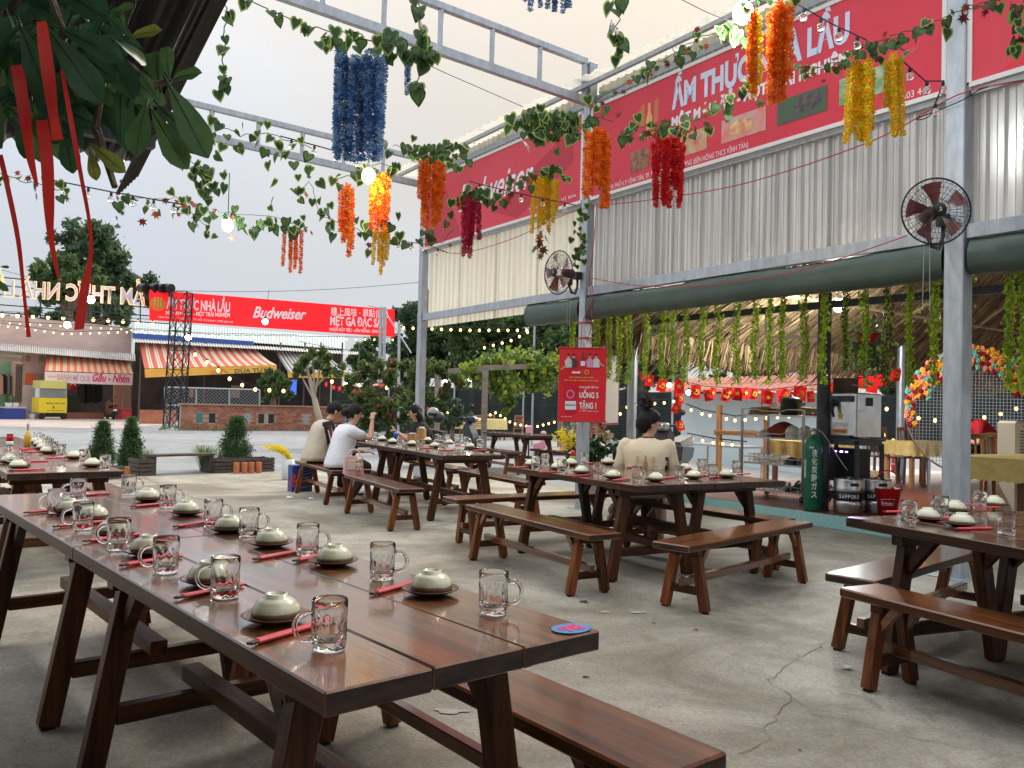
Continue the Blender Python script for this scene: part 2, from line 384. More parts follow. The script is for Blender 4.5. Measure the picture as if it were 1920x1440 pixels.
# cracks, pale patches and chips in the concrete
def ribbon(name, px, wd, m, z=0.008):
    pts = []
    for (a, b_) in zip(px[:-1], px[1:]):
        A, B = G(*a), G(*b_); n = max(2, int((B - A).length / .05))
        for i in range(n):
            t = i / n; p = A.lerp(B, t); d = (B - A).normalized(); s = Vector((-d.y, d.x, 0)); pts.append((p + s * random.gauss(0, .014), s, wd * random.uniform(.25, 1.3)))
    b = MB(); vs = []
    for p, s, q in pts: vs += [(p.x + s.x * q, p.y + s.y * q, z), (p.x - s.x * q, p.y - s.y * q, z)]
    b.add(vs, [(2 * i, 2 * i + 1, 2 * i + 3, 2 * i + 2) for i in range(len(pts) - 1)]); return tag(b.build(name, m), kind='structure')
CRK = mat('crack_dirt', (0.15, 0.14, 0.115), .95, var=.3, vscale=20)
ribbon('floor_crack', [(1610, 1185), (1560, 1206), (1500, 1232), (1478, 1252), (1440, 1276), (1456, 1290), (1482, 1312), (1452, 1362), (1440, 1388), (1405, 1408), (1360, 1422)], .0024, CRK)
ribbon('floor_crack', [(1482, 1312), (1530, 1340), (1640, 1370), (1760, 1396), (1900, 1424)], .0016, CRK)
ribbon('floor_crack', [(520, 968), (640, 974), (760, 966)], .004, CRK)
ribbon('floor_crack', [(270, 896), (330, 925), (420, 950)], .006, CRK)
PATCH = mat('pale_cement', (.38, .37, .33), .8, var=.1, vscale=30); CHIP = mat('dark_litter', (.06, .05, .04), .9)
def blob(name, x, y, rx, ry, m, z=.009, n=18):
    c = G(x, y); ph = random.uniform(0, 6); b = MB(); pts = []
    for k in range(n):
        t = 2 * math.pi * k / n; q = 1 + .22 * math.sin(3 * t + ph) + .15 * math.sin(5 * t + 2 * ph) + random.uniform(-.08, .08); pts.append((c.x + rx * q * math.cos(t), c.y + ry * q * math.sin(t), z))
    b.add(pts, [tuple(range(n))]); return tag(b.build(name, m), kind='structure')
for q in ((845, 1337, .065, .03), (1195, 1150, .05, .03), (1135, 1150, .035, .022)): blob('cement_patch', *q, PATCH)
for q in ((1305, 1183, .014, .01), (1098, 1272, .018, .01), (1226, 1170, .012, .008), (842, 963, .05, .02), (1500, 1410, .008, .006), (1095, 1130, .03, .03)): blob('floor_stain', *q, CHIP)
b = MB()
for k in range(420):
    x, y = random.uniform(-4, 5), random.uniform(1.2, 14); r_ = random.uniform(.002, .008); a = random.uniform(0, 6)
    b.add([(x + r_ * math.cos(a + 2.1 * j) * random.uniform(.5, 1.5), y + r_ * math.sin(a + 2.1 * j), .008 + random.uniform(0, .004)) for j in range(3)], [(0, 1, 2)]); b.m[-1] = k % 2
tag(b.build('floor_grit', [CHIP, PATCH]), kind='stuff')
WPAP = mat('paper_litter', (.8, .8, .8), .9)
def litter(x, y, s, label):
    c = G(x, y); b = MB(); n = 7; ring = [(s * random.uniform(.5, 1.2) * math.cos(6.28 * k / n), s * random.uniform(.5, 1.2) * math.sin(6.28 * k / n), random.uniform(.008, .03)) for k in range(n)]
    b.add([(0, 0, .03)] + ring, [(0, 1 + k, 1 + (k + 1) % n) for k in range(n)]); o = b.build('crumpled_tissue', WPAP); o.location = c; MW[o.name] = TR(c)
    tag(o, label, 'litter', 'crumpled tissues dropped on the concrete')
litter(543, 935, .05, 'crumpled white tissue on the concrete beside the blue beer carton')
litter(582, 937, .045, 'crumpled white tissue on the concrete left of the black and white shoe')
litter(1586, 1257, .03, 'scrap of white paper on the concrete left of the front right bench')

# ================================================================== STEEL CANOPY: posts, beams, corrugated sheets
FAC = thing('steel_canopy', 'tall galvanised steel canopy frame with translucent corrugated sheets and three posts', 'canopy', W(0, 0, 0))
def fpost(u, s, top):
    b = MB(); b.frame(W(u, 0, top / 2), FU, FV, UZ, s / 2, s / 2, top / 2, .008); b.frame(W(u, 0, .006), FU, FV, UZ, s, s, .006)
    b.build('post', STEEL, FAC)
POSTS = [(-4.55, .13, 5.85), (0, .13, 5.85), (4.86, .16, 5.85), (9.6, .15, 5.85)]
for q in POSTS: fpost(*q)
def fbar(name, u0, u1, v, z, h, d, m=STEEL): 
    b = MB(); b.frame(W((u0 + u1) / 2, v, z), FU, FV, UZ, abs(u1 - u0) / 2, d / 2, h / 2, .005); return b.build(name, m, FAC)
for (a, sa, _), (c, sb, _) in zip(POSTS[:-1], POSTS[1:]):
    fbar('beam', a + sa / 2 + .002, c - sb / 2 - .002, 0, 2.83, .12, .08)
    fbar('beam', a + sa / 2 + .002, c - sb / 2 - .002, .02, 3.985, .05, .04); fbar('beam', a + sa / 2 + .002, c - sb / 2 - .002, .05, 5.36, .09, .05)
fbar('roof_purlin', -5.6, 10, -.16, 5.49, .06, .05); fbar('roof_purlin', -5.6, 10, 1.3, 5.72, .06, .05)
def corr(u0, u1, z0, z1, v, name, m, pitch=.15, amp=.036):
    b = MB(); vs = []; n = max(1, round((u1 - u0) / pitch)); pr = ((0, 0), (.30, 0), (.33, .25), (.36, 0), (.60, 0), (.70, 1), (.82, 1), (.92, 0))
    for i in range(n):
        for q, h in pr: u = u0 + (u1 - u0) * (i + q) / n; vs += [W(u, v + .012 - amp * h, z0), W(u, v + .012 - amp * h, z1)]
    vs += [W(u1, v + .012, z0), W(u1, v + .012, z1)]; b.add(vs, [(2 * k, 2 * k + 2, 2 * k + 3, 2 * k + 1) for k in range(n * 8)]); return b.build(name, m, FAC)
def corrmat(name, c1, c2, tl, met=0):
    return mat(name, c1, .22, met, .6, col2=c2, vscale=1.0, stretch=(26, 26, .5), transluc=tl, detail=8, coat=.4, bump=.05)
CREAM = corrmat('cream_translucent_sheet', (.66, .64, .54), (.86, .85, .78), .58)
GREYS = corrmat('grey_translucent_sheet', (.42, .42, .41), (.74, .74, .73), .26, .5)
def sheets(u0, u1, z0, z1, m, w_=1.06):
    n = max(1, round((u1 - u0) / w_))
    for i in range(n):
        a = u0 + (u1 - u0) * i / n; c = u0 + (u1 - u0) * (i + 1) / n
        corr(a - (.03 if i else 0), c, z0, z1, .058 + (i % 2) * .006, 'corrugated_sheet', m)
sheets(-4.47, -.08, 2.66, 4.02, CREAM); sheets(.068, 4.785, 2.80, 4.02, GREYS); sheets(4.94, 9.5, 2.80, 4.02, GREYS)
sheets(-4.47, -.08, 5.22, 5.52, CREAM); sheets(.09, 4.76, 5.22, 5.52, CREAM)
# corrugated roof edge above the boards, seen from below
def roofsheet(u0, u1):
    b = MB(); n = int((u1 - u0) / .05); vs = []
    for i in range(n + 1):
        u = u0 + (u1 - u0) * i / n; d = .018 * math.sin(i * math.pi / 2 + .7); vs += [W(u, -.30, 5.545 + d), W(u, 2.4, 5.90 + d)]
    b.add(vs, [(2 * i, 2 * i + 2, 2 * i + 3, 2 * i + 1) for i in range(n)]); b.build('roof_sheet', CREAM, FAC)
for i in range(14): roofsheet(-5.7 + i * 1.1, -5.7 + (i + 1) * 1.1 + .04)
# two ladder trusses running from the posts over the yard
def truss(u, z0, n, rise, gap):
    t = thing('roof_truss', None, 'truss', W(u, -.2, z0))
    def P(v, dz): return W(u, v, z0 + dz - rise * v)
    L = -n * .72
    for dz in (0, gap):
        b = MB(); b.bar(P(-.08, dz), P(L, dz), .075, .11 if dz == 0 else .085, ch=.004); b.build('chord', STEEL, t)
    for k in range(n + 1):
        b = MB(); b.bar(P(-.12 - k * .715, .056), P(-.12 - k * .715, gap - .044), .06, .06); b.build('upright', STEEL, t)
    return t
t = truss(0, 5.33, 12, .045, .52); t['label'] = 'nearer galvanised ladder truss running from the middle post out over the tables'
t = truss(-4.55, 5.17, 13, .03, .45); t['label'] = 'farther galvanised ladder truss running left from the end post'
# rolled green tarpaulin under the beam
TARP = mat('green_tarpaulin', (.050, .082, .066), .4, col2=(.075, .11, .092), vscale=3, bump=.25, bscale=5)
def tarp(u0, u1, label, phase):
    b = MB()
    def fn(a, c):
        u = u0 + (u1 - u0) * a; t = 2 * math.pi * c; s = 1 + .035 * math.sin(u * 3 + phase) + .02 * math.sin(u * 17)
        return W(u, .02 + .10 * math.copysign(abs(math.cos(t)) ** .7, math.cos(t)) * s, 2.615 + .15 * math.sin(t) * s + .006 * math.sin(u * 3) + .006 * math.sin(t * 5 + u))
    b.grid(fn, 60, 14); o = b.build('rolled_tarpaulin', TARP, None, True); tag(o, label, 'tarpaulin', 'green tarpaulins rolled up under the beam')
tarp(-1.30, -.09, 'short rolled green tarpaulin under the beam left of the middle post', 0)
tarp(.09, 4.76, 'long rolled dark green tarpaulin under the beam between the two right posts', 1)
tarp(4.97, 9.4, 'rolled green tarpaulin under the beam right of the nearest post, cut by the photo edge', 2)

# ================================================================== RED BANNER BOARDS ON THE CANOPY
def boardthing(u0, u1, z0, z1, label):
    t = thing('banner_board', label, 'banner', W((u0 + u1) / 2, -.02, z0)); b = MB()
    b.frame(W((u0 + u1) / 2, -.02, (z0 + z1) / 2), FU, FV, UZ, (u1 - u0) / 2 - .02, .02, (z1 - z0) / 2 - .02); b.build('board', REDB, t)
    for z in (z0, z1): b = MB(); b.frame(W((u0 + u1) / 2, -.025, z), FU, FV, UZ, (u1 - u0) / 2, .028, .02); b.build('frame', WHITE, t)
    for u in (u0, u1): b = MB(); b.frame(W(u, -.025, (z0 + z1) / 2), FU, FV, UZ, .02, .028, (z1 - z0) / 2 - .021); b.build('frame', WHITE, t)
    return t
BV = -.042
def ft(t, body, u0, z0, u1, h, m, off=0.0, shear=0.0, ext=.002): return text(body, W(u0, BV, z0), FU, UZ, u1 - u0, h, m, t, off=off, shear=shear, ext=ext)
bA = boardthing(-4.47, -.09, 4.03, 5.22, 'red board with white script lettering, left end of the canopy between the two far posts')
bB = boardthing(.10, 4.75, 4.03, 5.22, 'long red restaurant board with pale lettering and food photos between the two right posts')
bC = boardthing(4.96, 9.4, 4.03, 5.22, 'plain red board right of the nearest post, cut by the photo edge')
# darker rays printed on the boards
RAY = mat('red_print_dark', (0.50, 0.022, 0.045), .45)
def fpoly(t, pts, m, name='printed_shape', v=BV): b = MB(); b.add([W(u, v, z) for u, z in pts], [tuple(range(len(pts)))]); b.build(name, m, t)
fpoly(bA, [(-4.4, 4.08), (-3.2, 4.08), (-3.9, 5.15), (-4.4, 5.15)], RAY); fpoly(bA, [(-1.6, 4.08), (-.3, 4.6), (-.3, 5.1), (-2.3, 4.3)], RAY)
fpoly(bC, [(5.2, 4.08), (7.5, 4.08), (7.5, 4.9), (5.9, 4.3)], REDP)
ft(bA, 'Budweiser', -3.3, 4.47, -1.2, .42, PRW, .012, .38)
ft(bA, 'TUYỆT ĐỈNH VỊ BIA', -1.30, 4.12, -.2, .04, PRW)
ft(bB, 'ẨM THỰC NHÀ LẦU', 1.55, 4.80, 3.85, .26, PRL, .048)
ft(bB, 'MỘT MÓN ĂN - MỘT TRẢI NGHIỆM', 1.55, 4.58, 3.84, .115, PRW, .042)
ft(bB, 'KHU PHỐ 4, P. VĨNH TÂN, TP. TÂN UYÊN, BÌNH DƯƠNG (BÊN HÔNG THCS VĨNH TÂN)', .45, 4.075, 2.68, .06, PRW)
ft(bB, '0982 603 447', 4.2, 4.075, 4.63, .06, PRW)
b = MB(); b.add([W(.30 + .03 * math.cos(k), BV - .002, 4.11 + .035 * math.sin(k)) for k in np.linspace(-.4, 3.54, 9)] + [W(.30, BV - .002, 4.06)], [tuple(range(10))]); b.build('map_pin', PRW, bB)
# food photographs printed on the board
def foodmat(n, a, c, s): return mat('food_print_' + n, a, .5, col2=c, vscale=s, detail=3)
FOOD = [((.86, 1.18), ('ribs', (.10, .035, .02), (.45, .25, .14), 14)), ((1.42, 2.10), ('salad', (.62, .10, .08), (.55, .58, .32), 9)), ((2.31, 2.90), ('grill', (.5, .46, .44), (.75, .2, .14), 6)),
        ((3.04, 3.62), ('greens', (.05, .14, .04), (.10, .08, .09), 9)), ((3.75, 4.3), ('leaf', (.08, .28, .06), (.5, .55, .4), 8))]
for (a, c), (n, p, q, s) in FOOD:
    fpoly(bB, [(a, 4.20), (c, 4.20), (c, 4.45), (a, 4.45)], foodmat(n, p, q, s), 'food_photo', BV - .002)
def ellip(t, u, z, ru, rz, m, n=20, v=BV - .004, name='food_photo_detail'): fpoly(t, [(u + ru * math.cos(6.2832 * k / n) * random.uniform(.85, 1.1), z + rz * math.sin(6.2832 * k / n) * random.uniform(.85, 1.1)) for k in range(n)], m, name, v)
ellip(bB, 2.58, 4.32, .17, .085, foodmat('crab', (.6, .12, .08), (.8, .6, .3), 9)); ellip(bB, 3.40, 4.34, .16, .08, foodmat('snails', (.03, .03, .03), (.16, .13, .13), 16))
for k in range(5): ellip(bB, 1.02 + .02 * (k % 2), 4.235 + k * .045, .12, .018, foodmat('meat', (.20, .06, .03), (.4, .2, .1), 20), 10)
# gold noodle and bottle emblem
for s in (-1, 1):
    for k in range(5): fpoly(bB, [(1.17 + s * (.09 + k * .014), 4.72), (1.176 + s * (.09 + k * .014), 4.72), (1.176 + s * (.09 + k * .014), 5.0 - abs(k - 2) * .01), (1.17 + s * (.09 + k * .014), 5.0 - abs(k - 2) * .01)], GOLD, 'emblem')
fpoly(bB, [(1.12, 4.66), (1.22, 4.66), (1.225, 4.80), (1.195, 4.86), (1.19, 4.98), (1.15, 4.98), (1.145, 4.86), (1.115, 4.80)], GOLD, 'emblem')
fpoly(bB, [(1.0, 4.64), (1.34, 4.64), (1.27, 4.56), (1.07, 4.56)], GOLD, 'emblem')

# ================================================================== NEAR CORRUGATED ROOF (top left corner of the view) over the near tables
NR = thing('corrugated_awning', 'dark corrugated metal awning roof overhead at the top left', 'awning', (-1.99, 4.3, 0))
RP1 = Vector((-1.99, 4.3, 2.50)); RS = Vector((.634, -.774, 0)); RE = Vector((-.774, -.634, 0))
NRM = mat('dark_corrugated_metal', (.07, .075, .08), .35, .6, col2=(.14, .15, .16), vscale=6, stretch=(1, 1, 1))
SLP = math.tan(R(22))
def rp(e, s, d): return RP1 + RE * e + RS * s + UZ * (s * SLP + d)
for k in range(10):
    e0 = k * .84; b = MB(); n = 44; vs = []
    for i in range(n + 1):
        e_ = e0 + .86 * i / n; d = .028 * math.sin(i / n * .86 / .105 * 2 * math.pi) + .004 * (k % 2)
        vs += [rp(e_, 0, d), rp(e_, 8.5, d), rp(e_, 0, d + .012), rp(e_, 8.5, d + .012)]
    fs = []
    for i in range(n):
        o = 4 * i; fs += [(o, o + 1, o + 5, o + 4), (o + 2, o + 6, o + 7, o + 3), (o, o + 4, o + 6, o + 2)]
    b.add(vs, fs); b.build('roof_sheet', NRM, NR, True)
for s in (.35, 1.6, 2.9, 4.6, 6.5): b = MB(); b.bar(rp(0, s, -.09), rp(8.4, s, -.09), .05, .08); b.build('purlin', STEELD, NR)
# stacked laths along the verge, seen edge on
for k in range(7):
    b = MB(); b.bar(rp(-.02 + k * .012, -.02 - k * .01, -.035 - k * .012), rp(-.02 + k * .012, 8.4, -.035 - k * .012), .018, .009); b.build('verge_lath', mat('weathered_lath', (.05, .052, .055), .6, var=.3), NR)
for nm, (e0, s0), (e1, s1) in (('side_wall', (4.3, -1.0), (4.3, 8.4)), ('back_wall', (-3.0, 8.4), (8.0, 8.4))): A, B = rp(e0, s0, 0), rp(e1, s1, 0); b = MB(); b.frame((A.x / 2 + B.x / 2, A.y / 2 + B.y / 2, 1.55), (B.x - A.x, B.y - A.y, 0), UZ.cross(Vector((B.x - A.x, B.y - A.y, 0))), UZ, (B - A).to_2d().length / 2, .05, 1.55); b.build(nm, mat('limewash', (.20, .19, .17), .85, var=.15, vscale=2), NR)  # both walls are unseen, added to keep light off the near ground
for s, e_ in ((8.3, 2.4), (8.3, 4.2), (.4, 4.2)):
    p = rp(e_, s, -.13); b = MB(); b.bar((p.x, p.y, 0), p, .08, .08); b.build('post', STEELD, NR)
# ================================================================== TABLES AND BENCHES
WX, WY, WZ = woodmat('stained_wood_across', 'x', coat=0, k=.6), woodmat('stained_wood_along', 'y'), woodmat('stained_wood_upright', 'z', rough=.4, coat=0, k=.55)
WYL = woodmat('stained_rail', 'y', rough=.4, coat=0, k=.6)
WS = woodmat('bench_wood_along', 'y', (.060, .019, .007), (.26, .088, .027), .24); WSZ = woodmat('bench_wood_upright', 'z', (.060, .018, .006), (.24, .076, .022), .40, 0)
END = mat('dark_end_grain', (.012, .006, .005), .5, col2=(.05, .026, .018), vscale=9, stretch=(1, .2, 3.5), detail=2)
RUB = mat('rubber_foot', (.01, .01, .01), .8)
TW, TL = .758, 1.92
def make_table(L=TL):
    t = thing('wooden_table', None, 'table')
    b = None
    pw = (TW - .006) / 3
    for k in range(3):
        b = MB(); dz = (0, .0025, .001)[k]; b.frame((-TW / 2 + pw / 2 + k * (pw + .003), 0, .7250 + dz / 2), (1, 0, 0), (0, 1, 0), UZ, pw / 2, L / 2 - (0, .002, .004)[k], .025, .004)
        b.endcap().build('plank', [WY, END, WYL], t, local=True)
    yl = L / 2 - .30
    for y in (-yl, yl):
        b = MB(); b.box((0, y, .671), (.66, .075, .055), ch=.004); b.build('bearer', WX, t, local=True)
        for sx in (-1, 1):
            b = MB(); b.bar((sx * .375, y, .012), (sx * .262, y, .648), .078, .058, up=(0, 1, 0), ch=.004); b.build('leg', WZ, t, local=True)
            b = MB(); b.bar((sx * .376, y, 0), (sx * .376, y, .0115), .05, .045); b.build('rubber_foot', RUB, t, local=True)
            sy = -1 if y > 0 else 1
            b = MB(); x0 = sx * .272
            b.prism([(x0 - .02, y + sy * .031, .50), (x0 - .02, y + sy * .031, .57), (x0 - .02, y + sy * .135, .6985), (x0 - .02, y + sy * .21, .6985)], (.04, 0, 0)); b.build('brace', WYL, t, local=True)
        b = MB(); b.box((0, y, .215), (.60, .05, .062), ch=.004); b.build('cross_rail', WX, t, local=True)
    b = MB(); b.box((0, 0, .277), (.068, L - .36, .06), ch=.004); b.build('long_rail', WYL, t, local=True)
    return t
BL_, BW_ = 1.83, .28
def make_bench(L=BL_):
    t = thing('wooden_bench', None, 'bench'); b = MB(); b.frame((0, 0, .4275), (1, 0, 0), (0, 1, 0), UZ, BW_ / 2, L / 2, .0225, .007); b.endcap().build('seat', [WS, END, WYL], t, local=True)
    yl = L / 2 - .19
    for y in (-yl, yl):
        b = MB(); b.box((0, y, .383), (.21, .07, .043), ch=.003); b.build('bearer', WX, t, local=True)
        for sx in (-1, 1):
            b = MB(); b.bar((sx * .150, y, .012), (sx * .082, y, .361), .062, .052, up=(0, 1, 0), ch=.004); b.build('leg', WSZ, t, local=True)
            b = MB(); b.bar((sx * .150, y, 0), (sx * .150, y, .0115), .036, .036); b.build('rubber_foot', RUB, t, local=True)
            sy = -1 if y > 0 else 1; x0 = sx * .092
            b = MB(); b.prism([(x0 - .016, y + sy * .0275, .275), (x0 - .016, y + sy * .0275, .33), (x0 - .016, y + sy * .085, .4045), (x0 - .016, y + sy * .135, .4045)], (.032, 0, 0)); b.build('brace', WS, t, local=True)
        b = MB(); b.box((0, y, .135), (.216, .034, .05), ch=.003); b.build('cross_rail', WX, t, local=True)
    b = MB(); b.box((0, 0, .186), (.045, L - .27, .05), ch=.004); b.build('long_rail', WS, t, local=True)
    return t
T0 = make_table(); used = {'t': False, 'b': False}; B0 = make_bench()
TABS = {}
def dirs(yaw): a = R(yaw); return Vector((math.sin(a), math.cos(a), 0)), Vector((math.cos(a), -math.sin(a), 0))   # along (far), right
def place(kind, key, c, yaw, label, group):
    M = TR((c[0], c[1], .004 if len(c) < 3 else c[2]), -R(yaw))
    base = T0 if kind == 't' else B0
    if not used[kind]: used[kind] = True; base.matrix_basis = M; MW[base.name] = M; o = base; o['label'] = label; o['group'] = group
    else: o = dup(base, M, label, group)
    TABS[key] = (Vector((c[0], c[1], 0)), yaw, o); return o
def tnear(key, P, yaw, label, side='L', L=TL, kind='t', Wd_=TW):
    """place from the near-left (or near-right) corner of the top"""
    f, r = dirs(yaw); c = Vector((P[0], P[1], 0)) + f * (L / 2) + r * ((Wd_ / 2) if side == 'L' else -Wd_ / 2)
    return place(kind, key, (c.x, c.y), yaw, label, 'dark wooden slatted dining tables' if kind == 't' else 'dark wooden benches beside the tables')
GT = 'dark wooden dining tables'; GB = 'dark wooden benches'
def nb(P, yaw, k, gap=.004):  # corner of the next table beyond / beside
    f, r = dirs(yaw); return (Vector((P[0], P[1], 0)) + f * (k * (TL + gap)))
def ns(P, yaw, k, gap=.006): f, r = dirs(yaw); return Vector((P[0], P[1], 0)) + r * (k * (TW + gap))
NP, NY = (-.34, 1.60), -40.4
tnear('N1', NP, NY, 'largest, nearest dark wooden table with the round blue number sticker on its corner')
tnear('N2', nb(NP, NY, 1), NY, 'dark wooden table butted to the far end of the nearest one')
CP, CY_ = (.93, 6.08), -30
tnear('C1', CP, CY_, 'dark wooden table, left one of the pair side by side in mid yard')
tnear('C2', ns(CP, CY_, 1), CY_, 'dark wooden table, right one of the pair, nearer the green gas cylinder')
RPp, RY = (1.82, 4.53), -22
def tfar(key, P, yaw, label): f, r = dirs(yaw); c = Vector((P[0], P[1], 0)) - f * (TL / 2) + r * (TW / 2); return place('t', key, (c.x, c.y), yaw, label, GT)
tfar('R1', RPp, RY, 'dark wooden table at the right edge with a blue sticker on its corner')
tfar('R2', ns(RPp, RY, 1), RY, 'dark wooden table at the right photo edge, behind the one with the blue sticker')
BP, BY = (-3.48, 5.80), -37.6
tnear('BL1', BP, BY, 'dark wooden table at the left photo edge, just beyond the nearest row')
tnear('BL2', nb(BP, BY, 1), BY, 'second dark wooden table of the far left row, with the oil bottle and red jar')
tnear('BL3', nb(BP, BY, 2), BY, 'farthest dark wooden table of the far left row')
FP, FY = (-.74, 9.12), -28
tnear('F1', FP, FY, 'dark wooden table between the diners and the middle pair of tables')
tnear('F2', nb(FP, FY, 1), FY, 'dark wooden table at which the couple and the woman in black sit')
GP, GY = (.36, 16.3), -30
tnear('G1', GP, GY, 'bare dark wooden table on the gravel in front of the pink toy car', Wd_=TW)
for o in [TABS[k][2] for k in TABS]: o['group'] = GT
def bench(key, c, yaw, label): return place('b', key, c, yaw, label, GB)
def bcorner(key, a, yaw, label, side=1):
    """a = near corner of the seat on the side given; bench runs along yaw away from it"""
    f, r = dirs(yaw); c = Vector((a[0], a[1], 0)) + f * (BL_ / 2) + r * (side * BW_ / 2); return bench(key, (c.x, c.y), yaw, label)
bcorner('b1', (.54, 5.66), -30.2, 'wooden bench along the left side of the paired middle tables')
bcorner('b2', (-.48, 7.60), 59.0, 'wooden bench set crosswise at the far end of the paired middle tables', -1)
bcorner('b3', (1.14, 5.28), 43.5, 'wooden bench set crosswise at the near end of the paired middle tables', -1)
bcorner('b4', (2.34, 6.83), -37, 'wooden bench along the turquoise step, under the woman in beige', -1)
bcorner('b5', (2.485, 2.53), -27.5, 'reddish wooden bench at the right edge along the front of the stickered table', 1)
bcorner('b6', (1.90, 4.32), 46.7, 'wooden bench crosswise under the far left end of the right hand tables', -1)
f, r = dirs(NY - 1.0)
bcorner('b7', (.565, 2.12), -38.5, 'big wooden bench along the right side of the nearest table, cut by the bottom edge', -1)
bcorner('b8', (-.80, 3.60), -39, 'wooden bench mostly hidden behind the second nearest table', -1)
bcorner('b9', (-.86, 8.52), -28.5, 'wooden bench left of the far table, before the bench with the pink handbag', -1)
bcorner('b10', (-1.97, 10.56), -28.5, 'wooden bench on which the couple sits with the pink handbag', -1)
bcorner('b11', (.42, 9.62), -28.5, 'wooden bench on the right side of the far table, catching a bright yellow gleam', -1)
bcorner('b12', (-.52, 11.4), -28.5, 'wooden bench on which the woman in black sits', -1)
bcorner('b13', (1.55, 15.75), -30, 'wooden bench on the gravel right of the bare table, before the pink toy car', -1)
bcorner('b14', (.25, 15.9), -29, 'wooden bench left of the bare table on the gravel', -1)
bcorner('b15', (-2.55, 6.45), -37.6, 'wooden bench along the right side of the far left table row, nearer one', -1)
bcorner('b16', (-3.62, 7.85), -37.6, 'wooden bench along the right side of the far left table row, farther one', -1)
bcorner('b17', (-3.75, 5.55), -37.6, 'wooden bench along the left side of the far left table row', -1)

# number stickers on two tables
STB, STP = mat('blue_sticker', (.06, .30, .70), .4), mat('pink_sticker_ink', (.80, .06, .22), .4)
def sticker(label, c, rx, yaw, num):
    t = thing('number_sticker', label, 'sticker', (c.x, c.y, .7585)); f, r = dirs(yaw); b = MB()
    b.add([Vector((c.x, c.y, .758)) + r * rx * math.cos(k * .2856) + f * rx * .78 * math.sin(k * .2856) for k in range(22)], [tuple(range(22))]); b.build('disc', STB, t)
    if num: text(num, Vector((c.x, c.y, .758)) - r * rx * .62 - f * rx * .40, r, f, rx * 1.25, rx * .82, STP, t, off=.035, ext=.001)
sticker('round blue sticker with pink 98 at the corner of the nearest table', G(1071, 1178.5, .757), .055, NY, '98')
sticker('blue and pink sticker at the corner of the right hand table', G(1607, 971.5, .757), .055, -112, '98')

# ================================================================== PLACE SETTINGS
GLASS = mat('clear_glass', (.97, .98, .98), .0, trans=1.0, ior=1.42)
CEL = bpy.data.materials.new('celadon_glaze'); CEL.use_nodes = True
def zmat(m, stops, rough, coat=0.4, noise=.004):
    t = m.node_tree; L = t.links.new; b = t.nodes['Principled BSDF']; co = t.nodes.new('ShaderNodeTexCoord'); sp = t.nodes.new('ShaderNodeSeparateXYZ'); L(co.outputs['Object'], sp.inputs[0])
    n = t.nodes.new('ShaderNodeTexNoise'); n.inputs['Scale'].default_value = 45; L(co.outputs['Object'], n.inputs[0])
    q = t.nodes.new('ShaderNodeMath'); q.operation = 'MULTIPLY_ADD'; q.inputs[1].default_value = noise; L(n.outputs[0], q.inputs[0]); L(sp.outputs[2], q.inputs[2])
    mr = t.nodes.new('ShaderNodeMapRange'); mr.inputs[2].default_value = .1; L(q.outputs[0], mr.inputs[0])
    r = t.nodes.new('ShaderNodeValToRGB'); L(mr.outputs[0], r.inputs[0]); e = r.color_ramp.elements; e[0].position = stops[0][0]; e[0].color = (*stops[0][1], 1); e[1].position = stops[-1][0]; e[1].color = (*stops[-1][1], 1)
    for p, c in stops[1:-1]: e.new(p).color = (*c, 1)
    L(r.outputs[0], b.inputs['Base Color']); b.inputs['Roughness'].default_value = rough; b.inputs['Coat Weight'].default_value = coat
zmat(CEL, [(.10, (.16, .09, .04)), (.15, (.20, .13, .06)), (.18, (.58, .59, .40)), (.30, (.72, .72, .54)), (.38, (.60, .63, .44)), (.45, (.76, .76, .60)), (.55, (.68, .69, .52)), (.85, (.80, .78, .64))], .28)
PLT = mat('brown_glaze', (.055, .022, .012), .38, col2=(.13, .055, .03), vscale=14, coat=.1)
STK = mat('red_paper_sleeve', (.72, .03, .06), .5, col2=(.80, .14, .17), vscale=26, stretch=(1, .6, 1))
TIP = mat('wood_tip', (.10, .06, .04), .6)
def mug_meshes():
    b = MB(); n = 40
    H_ = .112; r0 = .0385
    prof = [(.006, .0), (.034, .0), (.0365, .004), (.0368, .012), (r0, .018), (r0, .030), (r0, .045), (r0, .058), (r0, .066), (r0 * 1.015, .072), (r0 * 1.03, .078), (r0 * 1.035, .095), (r0 * 1.04, H_ - .002), (r0 * 1.0, H_),
            (r0 * .975, H_ - .002), (r0 * .965, .09), (r0 * .945, .074), (.0345, .062), (.0338, .045), (.0328, .026), (.029, .0205), (.006, .0195)]
    def mod(i, t):
        if 4 <= i <= 8: return 1 - .13 * (1 - abs(math.sin(5 * t))) * (1 if i < 8 else .6) + .02
        if 1 <= i <= 3: return 1 + .015 * math.cos(20 * t)
        if 17 <= i <= 19: return 1 - .03 * (1 - abs(math.sin(5 * t)))
        return 1
    b.lathe(prof, n, mod=mod); body = b.mesh('mug_body', GLASS, True)
    h = MB(); pts = []
    for k in range(13):
        a = -math.pi / 2 + math.pi * k / 12; pts.append((.0405 + .036 * max(0, math.cos(a)) ** .8 - (.003 if k in (0, 12) else 0), 0, .055 + .031 * math.sin(a)))
    h.tube(pts, [.0058] * 13, 8); return body, h.mesh('handle', GLASS, True)
MUGB, MUGH = mug_meshes()
bb = MB(); bb.lathe([(.058, 0), (.0605, .002), (.060, .011), (.056, .025), (.048, .037), (.037, .0445), (.028, .047), (.0268, .0555), (.0235, .056), (.0225, .049), (.006, .0485)], 28, mod=lambda i, t: 1 + .006 * math.sin(3 * t + i)); BOWL = bb.mesh('bowl', CEL, True)
